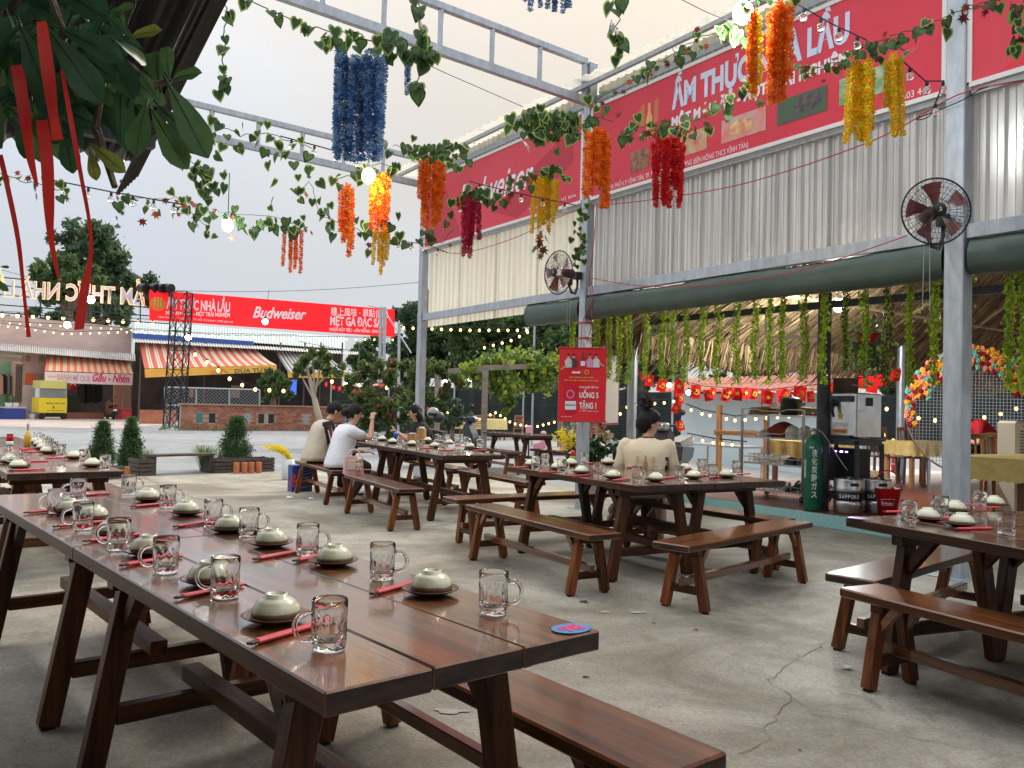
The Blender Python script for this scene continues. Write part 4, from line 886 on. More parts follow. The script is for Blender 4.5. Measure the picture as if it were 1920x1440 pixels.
for i, (x, w_) in enumerate(((270, .34), (292, .26), (305, .3), (318, .34))):
    c = AT(x, 541, tb.y); o = thing('stage_lamp', f'black stage lamp on top of the sign frame, {ORD(i)} from the left', 'stage lamp', c, 0, 'black stage lamps beside the lattice tower'); b = MB(); b.tube([c + Vector((-w_ / 2, 0, .02)), c + Vector((w_ / 2, -.2, -.02))], .2, 12); b.build('lamp_body', BLACK, o); b = MB(); b.bar(c + UZ * -.36, c + UZ * -.1, .06, .06); b.build('bracket', BLACKM, o)
# ---- sign frame with letters seen from behind
SG = PL((-22.4, 34.7), (-15.6, 37.0)); t = thing('letter_sign', 'lit letter sign seen from behind, mirrored, on black rails left of the tower', 'sign', SG.w(0, 2.5))
for y0, y1 in ((519, 547), (534, 562), (552, 577), (572, 592), (587, 604)): b = MB(); b.bar(SG.p(-60, y0 - 5, 0), SG.p(318, y1 + 3, 0), .045, .045); b.build('rail', BLACKM, t)
for x in (-30, 76, 166, 263): b = MB(); b.bar(SG.p(x, 518 + x * .08, .02), SG.p(x, 590 + x * .06, .02), .04, .04); b.build('upright', BLACKM, t)
ga, gc = SG.p(272, 572, .08), SG.p(-38, 552, .08); LETB = cm('letter_back', (.60, .62, .74)); WARM = mat('warm_letter_rim', (1, .5, .15), .4, emit=.9, ecol=(1, .45, .14))
text('ẨM THỰC NHÀ LẦU', ga - SG.n * .02, gc - ga, UZ, (gc - ga).length, .70, WARM, t, name='letter_rim', off=.034, ext=0); text('ẨM THỰC NHÀ LẦU', ga, gc - ga, UZ, (gc - ga).length, .70, LETB, t, name='letters', off=.010, ext=-.02)
# ---- red billboard banner across the yard
BB = PL((-15.6, 36.0), (-5.78, 41.2)); t = thing('billboard_banner', 'long bright red beer banner with white lettering stretched high across the yard', 'banner', BB.w(0, 4.6))
BRED = mat('bright_red_banner', (.80, .006, .012), .5, var=.05, vscale=1, emit=.35, ecol=(.9, .01, .015)); BB.poly('cloth', [(280, 543), (740, 580.5), (740, 632), (280, 600)], BRED, t, 0, .03)  # banner cloth is given a faint red glow of its own
BWp = mat('banner_white', (.85, .85, .85), .6)
def bt(body, x0, y0, x1, y1, h, **k): a, c = BB.p(x0, y0, .005), BB.p(x1, y1, .005); return text(body, a, c - a, UZ, (c - a).length, h, BWp, t, **k)
bt('ẨM THỰC NHÀ LẦU', 312, 578, 431, 584.5, .42, off=.03); bt('MỘT MÓN ĂN - MỘT TRẢI NGHIỆM', 311, 590, 431, 594, .17, off=.032); bt('KHU PHỐ 4, P. VĨNH TÂN, TP. HỒ CHÍ MINH / 0982 603 447', 297, 596, 437, 606, .09)
bt('Budweiser', 474, 595, 574, 599, .50, off=.022, shear=.35); bt('樓上風味 · 單點佳餚', 620, 590, 727, 595, .30, off=.01); bt('MẸT GÀ ĐẶC SẢN', 619, 609, 724, 614, .40, off=.03); bt('NHẬN ĐẶT TIỆC - LIÊN HOAN - SINH NHẬT', 618, 620, 725, 625, .14, off=.025)
bg_ = BB.p(296, 570, .012); b = MB(); b.add([bg_ + BB.X * (.33 * math.cos(6.2832 * k / 16)) + UZ * (.30 * math.sin(6.2832 * k / 16)) for k in range(16)], [tuple(range(16))]); b.build('emblem', cm('emblem_orange', (.85, .22, .02)), t)
for k in range(3): b = MB(); b.frame(bg_ + BB.n * .01 + BB.X * (-.12 + .12 * k) + UZ * .08, BB.X, BB.n, UZ, .03, .003, .2); b.build('emblem', GOLD, t)
for x, lb, hh, rr in ((718, 'galvanised double post holding the right end of the long red banner', 576, .075), (750, 'thin steel post right of the long red banner, carrying string lights', 606, .06)):
    Y = 38.5 if x == 718 else 36; p = AT(x, 700, Y); p.z = 0; zt = AT(x, hh, Y).z; o = thing('banner_post', lb, 'post', p)
    for dx in ((-.09, .09) if x == 718 else (0,)): b = MB(); b.tube([p + Vector((dx, 0, 0)), p + Vector((dx - .1, 0, zt))], rr, 8); b.build('pipe', STEEL, o)
    if x == 718: b = MB(); b.bar(p + UZ * (zt - .2), p + Vector((1.3, -.2, zt - 2.1)), .05, .05); b.build('stay', STEEL, o)

# ================================================================== TREES AND SHRUBS
GD = [leafmat('deep_leaf', (.06, .11, .065), (.11, .17, .09), .5), leafmat('mid_leaf', (.075, .14, .065), (.135, .20, .09), .5)]
FRL = leafmat('fresh_leaf', (.08, .15, .04), (.15, .23, .07), .45); GM = [FRL, GD[1]]; GO = [leafmat('olive_leaf', (.10, .13, .045), (.17, .19, .07), .45), FRL]; GY = [leafmat('lime_leaf', (.22, .32, .04), (.40, .46, .07), .45), FRL]
def tree(kind, label, group, bx, by, Y, lobes, n, size, mats, tr=.2, limbs=True, cat='tree', flat=.2, squash=.9, fill=.35, dY=None, smooth=True, trmat=None, flowers=None, aspect=.5):
    base = AT(bx, by, Y); base.z = max(0, base.z if base.z > .5 else 0); t = thing(kind, label, cat, base, 0, group); Pk = FPX / Y; pts = []; cen = []
    A_ = sum(r_ ** 2 for _, _, r_ in lobes)
    for (x, y, r_) in lobes:
        c = AT(x, y, Y + (random.uniform(-1, 1) * r_ / Pk * .5)); rad = r_ / Pk; cen.append((c, rad)); m = int(n * r_ ** 2 / A_)
        sub = max(5, int(m / 90)); sc_ = RNG.normal(size=(sub, 3)); sc_ /= np.linalg.norm(sc_, axis=1)[:, None]; sc_ *= RNG.uniform(fill, 1.0, (sub, 1)) ** .6 * rad * .9; sc_[:, 2] *= squash
        pid = RNG.integers(0, sub, m); q = sc_[pid] + RNG.normal(size=(m, 3)) * rad * .14; pts.append(q + np.array(c) - np.array(base))
    put('crown', leafcloud(np.concatenate(pts), size, mats, 'crown', flat, aspect), t)['kind'] = 'stuff'
    b = MB(); c0, r0 = max(cen, key=lambda q: q[1]); top = c0 - UZ * r0 * .2; wob = Vector((random.uniform(-.2, .2), 0, 0)) * r0 * .3
    b.tube([base, base.lerp(top, .35) + wob, base.lerp(top, .7) - wob * .5, top], [tr * 1.25, tr, tr * .75, tr * .4], 8)
    if limbs:
        for c, rad in cen: s0 = base.lerp(top, random.uniform(.45, .7)); b.tube([s0, s0.lerp(c, .55) + UZ * rad * .15, c + UZ * rad * .3], [tr * .5, tr * .32, tr * .08], 6)
    b.build('trunk', trmat or BARK, t, True)
    if flowers:
        fm, k = flowers; allp = np.concatenate(pts); sel = RNG.choice(len(allp), k); bb = MB()
        for i in sel: bb.ball(base + Vector(allp[i]) * 1.02, size * .30, 6, 4)
        bb.build('blossom', fm, t)['kind'] = 'stuff'
    return t
tree('broadleaf_tree', 'large dark tree rising behind the far left sign, seen through the red ribbons', 'trees beyond the yard', 170, 640, 78, [(140, 455, 46), (185, 460, 48), (120, 500, 38), (225, 500, 46), (250, 530, 38), (170, 520, 52), (100, 545, 34), (265, 560, 26), (205, 560, 44), (140, 575, 40)], 10500, .6, GD, .6, fill=.1)
tree('leafy_tree', 'nearer green tree with drooping leaf sprays before the large dark tree', 'trees beyond the yard', 120, 650, 62, [(120, 495, 24), (85, 515, 26), (140, 530, 28), (175, 520, 24), (110, 545, 24)], 3600, .62, GM, .3)
tree('low_tree', 'low dark tree behind the roof of the far left shop', 'trees beyond the yard', 60, 660, 66, [(20, 610, 22), (60, 600, 26), (100, 605, 22), (225, 585, 30), (190, 590, 24)], 3000, .55, GD, .25)
tree('round_tree', 'rounded green tree behind the right end of the long red banner', 'trees beyond the yard', 700, 720, 66, [(670, 665, 26), (705, 655, 28), (690, 680, 30), (740, 675, 24)], 3600, .45, GM, .3)
TG = 'tall trees behind the net fence'
tree('tall_tree', 'tall dense tree directly left of the far canopy post', TG, 790, 740, 52, [(790, 565, 24), (770, 600, 34), (800, 620, 50), (760, 650, 32), (830, 660, 50), (770, 690, 40)], 11000, .42, GD, .4)
tree('tall_tree', 'feathery tall tree under the cream sheets, right of the far canopy post', TG, 900, 740, 50, [(870, 610, 44), (920, 600, 46), (960, 625, 46), (890, 660, 50), (940, 670, 46)], 12000, .36, GM, .35, flat=.6)
tree('tall_tree', 'feathery tree behind the end of the thatched eave', TG, 1040, 740, 48, [(1010, 595, 44), (1060, 600, 42), (1040, 645, 46), (1000, 670, 40), (1090, 660, 46)], 11000, .36, GM, .35, flat=.6)
tree('tall_tree', 'dark tree seen between the green garlands above the bunting', TG, 1200, 740, 44, [(1160, 620, 44), (1220, 640, 46), (1270, 620, 44), (1190, 690, 44), (1250, 690, 44)], 10000, .36, GD, .35)
tree('tall_tree', 'dark tree above the tiled wall cap', TG, 1400, 740, 40, [(1330, 650, 44), (1400, 660, 46), (1460, 650, 44), (1370, 700, 40), (1440, 700, 40), (1530, 680, 44), (1600, 690, 44)], 11000, .36, GD, .35)
tree('tall_tree', 'dark greenery behind the flower arch', TG, 1750, 760, 38, [(1680, 690, 50), (1760, 680, 54), (1840, 690, 54), (1910, 695, 54), (1690, 735, 36), (1760, 738, 40), (1840, 740, 40), (1910, 740, 40)], 13000, .36, GD, .35)
# shrubs and small trees by the brick wall
tree('bonsai_tree', 'small bushy tree with a gnarled trunk standing on the brick wall', 'small trees by the brick wall', 512, 776, 36.5, [(512, 703, 18), (500, 718, 17), (530, 716, 18), (515, 735, 18), (538, 740, 12), (498, 742, 12)], 3200, .2, GM, .14)
tree('spreading_tree', 'small spreading tree with a pale trunk before the grey striped awning', 'small trees by the brick wall', 607, 800, 35, [(575, 685, 22), (605, 672, 20), (560, 700, 16), (632, 690, 18), (600, 695, 22), (585, 665, 14)], 2600, .2, GO, .13, trmat=cm('pale_bark', (.40, .34, .26), .9))
RBL = cm('red_blossom', (.55, .03, .05))
tree('flowering_shrub', 'large loose shrub with small red blossoms behind the woman in black', 'flowering shrubs', 700, 828, 24, [(672, 715, 30), (700, 690, 26), (735, 700, 30), (690, 750, 38), (740, 755, 36), (660, 775, 26), (700, 790, 34), (745, 795, 30)], 5600, .16, GO, .06, cat='shrub', fill=.1, flowers=(RBL, 60))
tree('flowering_shrub', 'taller flowering shrub beside the far canopy post', 'flowering shrubs', 775, 822, 22, [(770, 690, 24), (800, 700, 28), (830, 690, 24), (780, 740, 30), (820, 750, 28), (800, 790, 28), (850, 720, 22)], 4600, .15, GO, .05, cat='shrub', fill=.1, flowers=(RBL, 50))
tree('leafy_shrub', 'dark leafy shrub before the net fence near the yellow cloth table', 'flowering shrubs', 850, 815, 30, [(845, 790, 22), (868, 780, 22), (850, 765, 18)], 1600, .17, GD, .05, cat='shrub')
# conical pines and planters at the yard edge
PN = [leafmat('pine_dark', (.03, .07, .025), (.06, .12, .04), .3), leafmat('pine_mid', (.055, .12, .035), (.10, .18, .06), .3)]
def pine(x0, x1, yt, yb, Y, label):
    c = AT((x0 + x1) / 2, yb, Y); H_ = AT((x0 + x1) / 2, yt, Y).z - c.z; r_ = (x1 - x0) / 2 / FPX * Y; t = thing('dwarf_pine', label, 'conifer', Vector((c.x, c.y, max(c.z - .12, .0))), 0, 'dwarf conifers at the yard edge'); n = 2600; P = []
    for k in range(120):
        h = random.random() ** 1.25; a = random.uniform(0, 6.28); rr = r_ * (1 - h) ** .7 * min(1, .55 + h * 3) * random.uniform(.75, 1.05); d = np.array([rr * math.cos(a), rr * math.sin(a), h * H_])
        q = RNG.normal(size=(64, 3)) * [.045, .045, .06] * (r_ / .3) + d * [.86, .86, 1]; q[:, 2] = np.minimum(q[:, 2], H_ * 1.04); P.append(q)
    P = np.concatenate(P); P = P + np.array([0, 0, c.z - t.matrix_basis.translation.z]); me = leafcloud(P, .06, PN, 'foliage', 0, .22); put('foliage', me, t)['kind'] = 'stuff'
    b = MB(); b.tube([t.matrix_basis.translation, Vector((c.x, c.y, c.z + H_ * .8))], [.03, .01], 7); b.build('trunk', BARK, t); return c
pine(165, 218, 793, 868, 15.6, 'left dwarf conifer of the close pair behind the far left tables'); pine(217, 270, 786, 880, 14.6, 'right dwarf conifer of the close pair, touching the planter crate'); pine(406, 476, 784, 862, 15.8, 'largest dwarf conifer, alone in the right planter crate')
OLDW = mat('weathered_timber', (.055, .045, .038), .85, col2=(.13, .105, .085), vscale=4, stretch=(1, 1, 6), bump=.4)
def crate(pa, pb, h, d, label, n=4):
    A, B = G(*pa), G(*pb); X = (B - A).normalized(); Yv = Vector((-X.y, X.x, 0)); L_ = (B - A).length; t = thing('planter_crate', label, 'planter', (A + B) / 2, 0, 'weathered planter crates at the yard edge')
    for k in range(n):
        z = h * (k + .5) / n
        for yv in (0, d): b = MB(); b.frame((A + B) / 2 + Yv * yv + UZ * (z + .002 * k), X, Yv, UZ, L_ / 2, .012, h / n / 2 - .006); b.build('slat', OLDW, t)
        for P_ in (A, B): b = MB(); b.frame(P_ + Yv * d / 2 + UZ * z, X, Yv, UZ, .012, d / 2 - .014, h / n / 2 - .006); b.build('slat', OLDW, t)
    for P_ in (A, B):
        for yv in (.03, d - .03): b = MB(); b.frame(P_ + Yv * yv + UZ * (h / 2) + X * (.03 if P_ is A else -.03), X, Yv, UZ, .017, .017, h / 2 + .01); b.build('corner_post', OLDW, t)
    b = MB(); b.frame((A + B) / 2 + Yv * d / 2 + UZ * h * .8, X, Yv, UZ, L_ / 2 - .04, d / 2 - .03, .01); b.build('soil', cm('soil', (.05, .035, .025), .95), t); return t
crate((262, 893), (287, 892), .27, .5, 'left weathered planter crate under the pair of dwarf conifers'); crate((404, 888), (514, 884), .25, .42, 'right weathered planter crate holding the largest dwarf conifer'); crate((150, 905), (232, 897), .2, .3, 'low weathered planter crate behind the far left tables')
A, B = G(283, 892), G(401, 887); X = (B - A).normalized(); Yv = Vector((-X.y, X.x, 0)); t = thing('plank_bench', 'weathered plank bench between the two planter crates', 'bench', (A + B) / 2); b = MB(); b.frame((A + B) / 2 + Yv * .13 + UZ * .33, X, Yv, UZ, (B - A).length / 2, .15, .018); b.build('seat', OLDW, t)
for P_, s in ((A, .05), (B, -.05)): b = MB(); b.frame(P_ + X * s + Yv * .13 + UZ * .155, X, Yv, UZ, .035, .13, .155); b.build('leg', OLDW, t)
for i, x in enumerate((443, 458, 471, 485)):
    c = G(x, 888.5 - (x - 443) * .03); o = tag(put('loose_brick', None, None, TR(c, R(-30))), f'upright terracotta brick leaning on the right planter crate, {ORD(i)} from left', 'brick', 'terracotta bricks stood on end'); b = MB(); b.box((0, 0, .10), (.095, .06, .20), ch=.006); put('brick', b.mesh('brick', cm('terracotta', (.50, .17, .07), .85, var=.2, vscale=12)), o)
c = G(238, 893); o = tag(put('loose_brick', None, None, TR(c, R(-20))), 'single terracotta brick on end below the right conifer of the pair', 'brick', 'terracotta bricks stood on end'); b = MB(); b.box((0, 0, .08), (.08, .06, .16), ch=.006); put('brick', b.mesh('brick', cm('terracotta', (.50, .17, .07), .85)), o)
def grassclump(x, y, Y, r_, h, n, label, mats, name='grass_clump', cat='grass'):
    c = AT(x, y, Y); c.z = max(c.z, 0); t = thing(name, label, cat, c); V = []; F = []; 
    for k in range(n):
        a = random.uniform(0, 6.28); d = Vector((math.cos(a), math.sin(a), 0)); s = Vector((-d.y, d.x, 0)) * .006; L_ = h * random.uniform(.6, 1.1); sp = r_ * random.uniform(.2, 1); o_ = d * random.uniform(0, .08)
        pts = [o_, o_ + d * sp * .4 + UZ * L_ * .7, o_ + d * sp * .8 + UZ * L_ * .95, o_ + d * sp * 1.1 + UZ * L_ * .75]; i0 = len(V)
        for j, p in enumerate(pts): V += [p + s * (1 - j / 3.2), p - s * (1 - j / 3.2)]
        F += [(i0 + 2 * j, i0 + 2 * j + 1, i0 + 2 * j + 3, i0 + 2 * j + 2) for j in range(3)]
    me = fastmesh('blades', np.array([tuple(p) for p in V]), np.array(F), mats); put('blades', me, t)['kind'] = 'stuff'; return t
grassclump(384, 884, 15.1, .30, .46, 260, 'clump of arching green grass at the end of the plank bench', leafmat('grass_blade', (.06, .14, .02), (.16, .26, .05)))
grassclump(275, 872, 15.0, .14, .3, 80, 'small grass clump beside the right conifer of the pair', leafmat('grass_blade', (.06, .14, .02), (.16, .26, .05)))
# weeds along the gate
wd = RNG.uniform(size=(500, 3)); P = np.array([np.array(G(300 + 300 * a, 803 + 7 * b_)) + [0, 0, .05 + .1 * c_] for a, b_, c_ in wd]); tag(put('weeds', leafcloud(P, .14, GM, 'weeds')), kind='stuff')
# yellow plumes in a white vase, beer carton, bicycle
c = G(545, 878); c = AT(541, 872, 13.9); c.z = 0.0; t = thing('plume_vase', 'vase of yellow feathery plumes left of the couple', 'vase', c); b = MB(); b.lathe([(.08, 0), (.10, .02), (.11, .2), (.09, .34), (.075, .34), (.09, .2), (.06, .03)], 16, c); b.build('vase_body', mat('pale_vase', (.6, .66, .7), .3), t, True); P = []
for k in range(11):
    a = random.uniform(2.0, 4.3); d = Vector((math.cos(a), .4 * math.sin(a), 0)); 
    for j in range(26): q = j / 25; P.append(tuple(UZ * (.36 + .32 * q) + d * (.22 * q + .2 * q * q) + Vector((random.gauss(0, .02), random.gauss(0, .02), random.gauss(0, .02) - .16 * q ** 3))))
put('plumes', leafcloud(np.array(P), .075, mat('plume_yellow', (.85, .68, .02), .6, transluc=.3), 'plumes', 0, .35), t)['kind'] = 'stuff'
c = G(562, 921); t = thing('beer_carton', 'blue and black beer carton standing under the end of the diners bench', 'carton', c, R(30)); b = MB(); b.box((0, 0, .19), (.30, .22, .38), ch=.003); b.build('carton_body', mat('carton_blue', (.02, .06, .30), .5, col2=(.03, .04, .10), vscale=6), t, local=True)
b = MB(); 
for k in range(7): b.bar((.0, -.1112, .06 + .045 * k), (.145, -.1112, .10 + .045 * k), .002, .014, up=(0, 1, 0))
b.build('printed_stripe', WHITE, t, local=True); Rz = MW[t.name].to_3x3()
text('Tiger', MW[t.name] @ Vector((-.10, -.112, .07)), Rz @ Vector((0, 0, 1)), Rz @ Vector((-1, 0, 0)), .2, .07, cm('carton_red', (.7, .05, .05)), t, off=.03)
# ---- strings of lights
bb = MB(); bb.ball((0, 0, -.05), .05, 8, 6, (1, 1, 1.2)); BULBM = bb.mesh('lit_bulb', BULBY, True); bb = MB(); bb.lathe([(.022, -.01), (.022, .05), (.012, .06)], 8); SOCK = bb.mesh('socket', WIRE)
bb = MB(); bb.ball((0, 0, -.05), .05, 8, 6, (1, 1, 1.2)); CLRM = bb.mesh('clear_bulb', GLASSB, True)
def strand(pts, n, label, sc_=1.0, lit=True, group='strings of small bulbs', cat='string lights', drop=.03, r=.012, sag=0.0):
    P = [AT(*p) for p in pts]; S = []
    for a, c in zip(P[:-1], P[1:]): S += [a.lerp(c, i / 12) - UZ * sag * math.sin(math.pi * i / 12) for i in range(12)]
    S.append(P[-1]); t = thing('string_lights', label, cat, S[0], 0, group); b = MB(); b.tube(S, r, 5); b.build('cable', WIRE, t); L_ = [0]
    for a, c in zip(S[:-1], S[1:]): L_.append(L_[-1] + (c - a).length)
    for k in range(n):
        d = L_[-1] * (k + .5) / n; i = max(j for j in range(len(L_)) if L_[j] <= d); i = min(i, len(S) - 2); p = S[i].lerp(S[i + 1], (d - L_[i]) / max(1e-6, L_[i + 1] - L_[i])) - UZ * (drop + .05 * sc_)
        M = Matrix.Translation(p - S[0]) @ Matrix.Diagonal((sc_, sc_, sc_, 1)); o = put('bulb', BULBM if lit else CLRM, t, M); put('socket', SOCK, o)
    return t
strand([(-10, 583, 36), (150, 590, 36.5), (300, 600, 37)], 11, 'string of larger warm bulbs below the mirrored letter sign', 1.5)
strand([(-10, 604, 40), (120, 622, 40), (250, 618, 40), (420, 628, 40), (745, 633, 40)], 44, 'long string of small warm bulbs along the foot of the red banner', .85)
strand([(-10, 601, 44), (200, 612, 44), (380, 624, 44), (560, 628, 44)], 30, 'string of small bulbs above the far left roofs', .8)
strand([(355, 650, 36), (400, 680, 36), (430, 702, 36), (470, 722, 36), (545, 726, 36)], 8, 'drooping string of bright warm bulbs across the open shed', 1.5)
strand([(610, 705, 33), (640, 712, 33), (690, 716, 33), (790, 726, 33)], 7, 'string of warm bulbs before the flowering shrubs', 1.3)
strand([(748, 608, 30), (880, 613, 30), (997, 613, 30)], 14, 'string of warm bulbs running right from the thin steel post', .95)
strand([(997, 613, 30), (960, 632, 30), (900, 648, 30)], 6, 'short string of warm bulbs dropping left from the slim pole', .9)
for i, (x, y, Y, s, lb) in enumerate(((170, 562, 35, .16, 'bright white bulb in front of the mirrored letter sign'), (126, 609, 40, .15, 'bright white bulb above the far left roof'), (353, 633, 40, .15, 'bright white bulb at the shed eave right of the tower'), (497, 603, 36, .13, 'bright white bulb in front of the long red banner'), (652, 715, 34, .1, 'bright white bulb by the spreading tree'), (835, 716, 30, .09, 'first white bulb over the fence, left of the vine'), (882, 710, 30, .09, 'second white bulb over the fence, before the vine'), (963, 704, 30, .1, 'third white bulb over the fence, in the vine'), (1024, 704, 30, .1, 'fourth white bulb over the fence, by the beer poster'), (858, 719, 30, .08, 'first amber bulb over the fence'), (935, 706, 30, .07, 'amber bulb in the middle of the vine'), (775, 725, 30, .09, 'amber bulb between shrub and far canopy post'))):
    p = AT(x, y, Y); o = thing('hanging_bulb', lb, 'light bulb', p, 0, 'lit bulbs hung over the yard'); b = MB(); b.ball(p, s, 10, 7); b.build('globe', BULBY if 'amber' in lb else BULBW, o, True); b = MB(); b.lathe([(s * .4, s * .9), (s * .4, s * 1.5), (.01, s * 1.7)], 8, p); b.build('socket', WIRE, o); b = MB(); b.tube([p + UZ * s * 1.6, p + UZ * (s * 1.6 + 1.2) + Vector((.1, .1, 0))], .01, 4); b.build('cord', WIRE, o)
# overhead cables far off
for i, (pts, lb) in enumerate((([(330, 545, 55), (800, 528, 55)], 'thin far cable above the long red banner'), ([(0, 505, 50), (300, 560, 50)], 'thin far cable left of the tower'), ([(690, 573, 50), (810, 572, 50)], 'thin far cable behind the far canopy post'), ([(560, 640, 45), (790, 655, 45)], 'thin cable before the rounded tree'))):
    P = [AT(*p) for p in pts]; o = thing('cable', lb, 'cable', P[0], 0, 'overhead cables'); b = MB(); b.tube([P[0].lerp(P[1], k / 8) - UZ * .3 * math.sin(math.pi * k / 8) for k in range(9)], .018, 4); b.build('strand', WIRE, o)
# ================================================================== THATCHED HUT ON THE PLATFORM
HZ = 0.154
t = HUT = thing('thatched_hut', 'palm thatched hut over the red platform, its straw underside lit by a white lamp', 'hut', W(-.5, 1.2, 0))
STRAW = [mat('straw_dark', (.09, .06, .033), .9, var=.3, vscale=5), mat('straw_mid', (.27, .18, .09), .85, var=.3, vscale=5), mat('straw_pale', (.50, .37, .19), .8, var=.25, vscale=5)]
THB = mat('thatch_backing', (.030, .020, .012), .95)
EZ = 2.42; cA, cB, cC, cD = W(-.6, .75, EZ + .1), W(-.6, 12.5, EZ), W(9.6, 12.5, EZ + .05), W(9.6, .75, EZ + 1.5); rA, rB = W(4.5, 4.6, 5.5), W(4.5, 9.2, 5.5)
b = MB(); b.add([cA, cB, cC, cD, rA, rB], [(0, 1, 5, 4), (1, 2, 5), (2, 3, 4, 5), (3, 0, 4)]); b.build('thatch_backing', THB, t)
def straw(fa, fb, n, L_, hang, name, down=0.06, wd=.016):
    """blades laid down the slope between edge a (eave) and b (ridge); fn of s along, k up"""
    V = np.zeros((n, 4, 3)); mi = RNG.choice(3, n, p=[.35, .42, .23])
    for i in range(n):
        s, k = random.random(), random.random(); e0, r0 = fa(s), fb(s); p = e0.lerp(r0, k); d = (e0 - r0).normalized(); sd_ = (fa(min(1, s + .01)) - fa(max(0, s - .01))).normalized()
        q = p + d * L_ * random.uniform(.6, 1.3) + sd_ * random.gauss(0, .12) + UZ * (-down - random.random() * .10 - (hang * max(0, 1 - k * 6)))
        w_ = sd_ * wd * random.uniform(.5, 1.4); p = p - UZ * .03
        V[i] = [tuple(p - w_), tuple(p + w_), tuple(q + w_ * .4), tuple(q - w_ * .4)]
    me = fastmesh(name, V.reshape(-1, 3), np.arange(n * 4).reshape(-1, 4), STRAW); me.polygons.foreach_set('material_index', mi.astype(np.int32)); put(name, me, None); return me
def addstraw(*a, **k):
    me = straw(*a, **k); ob = [x for x in bpy.data.objects if x.data == me][0]; ob.parent = HUT; ob.matrix_parent_inverse = MW[HUT.name].inverted(); ob['kind'] = 'stuff'
addstraw(lambda s: cA.lerp(cB, s), lambda s: rA.lerp(rB, s), 15000, .75, .15, 'thatch')
addstraw(lambda s: cB.lerp(cC, s), lambda s: rB, 4500, .75, .15, 'thatch'); addstraw(lambda s: cC.lerp(cD, s), lambda s: rB.lerp(rA, s), 4500, .75, .15, 'thatch'); addstraw(lambda s: cD.lerp(cA, s), lambda s: rA, 3500, .7, 0, 'thatch')
def fringe(pa, pb, n, out_, L_, name='eave_fringe'):
    V = np.zeros((n, 4, 3)); mi = RNG.choice(3, n, p=[.3, .42, .28]); D = (pb - pa).normalized()
    for i in range(n):
        s = random.random(); p = pa.lerp(pb, s) + UZ * random.uniform(-.02, .12) - out_ * .1; ln = L_ * random.uniform(.55, 1.15); a = random.gauss(0, .16); q = p + (out_ * random.uniform(.15, .65) + UZ * -1 + D * a).normalized() * ln; w_ = D * .012 * random.uniform(.5, 1.5)
        V[i] = [tuple(p - w_), tuple(p + w_), tuple(q + w_ * .3), tuple(q - w_ * .3)]
    me = fastmesh(name, V.reshape(-1, 3), np.arange(n * 4).reshape(-1, 4), STRAW); me.polygons.foreach_set('material_index', mi.astype(np.int32)); ob = put(name, me); ob.parent = HUT; ob.matrix_parent_inverse = MW[HUT.name].inverted(); ob['kind'] = 'stuff'
fringe(cA, cB, 6500, -FU, .52); fringe(cB, cC, 2500, FV, .5); fringe(W(-1.0, .9, EZ + .16), W(.2, .75, EZ + .16), 900, (-FU - FV * .2).normalized(), .62)
BAM = mat('bamboo', (.30, .22, .11), .5, col2=(.42, .32, .17), vscale=10)
for k in (.22, .45, .68, .88): b = MB(); b.tube([cA.lerp(rA, k) - UZ * .10, cB.lerp(rB, k) - UZ * .10], .035, 8); b.build('bamboo_purlin', BAM, t)
for k in (.05, .28, .5, .72, .95): b = MB(); b.tube([cA.lerp(cB, k) - UZ * .05, rA.lerp(rB, k) - UZ * .17], .045, 8); b.build('rafter', BAM, t)
for k in (.3, .55, .8): b = MB(); b.tube([cB.lerp(rB, k) - UZ * .1, cC.lerp(rB, k) - UZ * .1], .035, 8); b.build('bamboo_purlin', BAM, t)
for u, v, r_, m, z0 in ((-.45, 1.25, .07, STEEL, 0.0), (2.21, 1.95, .078, STEELD, HZ), (-.25, 7.7, .075, STEEL, HZ), (5.6, 2.0, .07, STEELD, HZ), (5.0, 11.5, .07, STEEL, HZ)):
    b = MB(); b.tube([W(u, v, z0), W(u, v, 3.0)], r_, 12); b.build('post', m, t)
b = MB(); b.bar(W(-.5, 1.25, 2.55), W(9, 1.95, 2.6), .06, .08); b.build('tie_beam', STEELD, t); b = MB(); b.bar(W(2.21, 1.95, 2.25), W(1.45, 1.8, 2.28), .03, .03); b.bar(W(1.45, 1.8, 2.28), W(1.45, 1.8, 2.62), .03, .03); b.build('bracket', WHITE, t)
p = AT(1572, 573, 11.7); o = thing('flood_lamp', 'very bright white lamp hanging under the thatch', 'lamp', p); b = MB(); b.ball(p, .075, 14, 9, (1, 1, 1.2)); b.build('bulb', FLOOD, o, True); b = MB(); b.lathe([(.05, .09), (.05, .14), (.02, .17)], 10, p); b.build('socket', WHITE, o); b = MB(); b.tube([p + UZ * .165, p + UZ * 1.2], .008, 5); b.build('cord', WIRE, o)
ld = bpy.data.lights.new('flood_light', 'POINT'); ld.energy = 180; ld.color = (.97, 1, .97); ld.shadow_soft_size = .1; lo = bpy.data.objects.new('flood_light', ld); C.objects.link(lo); lo.location = p - UZ * .17

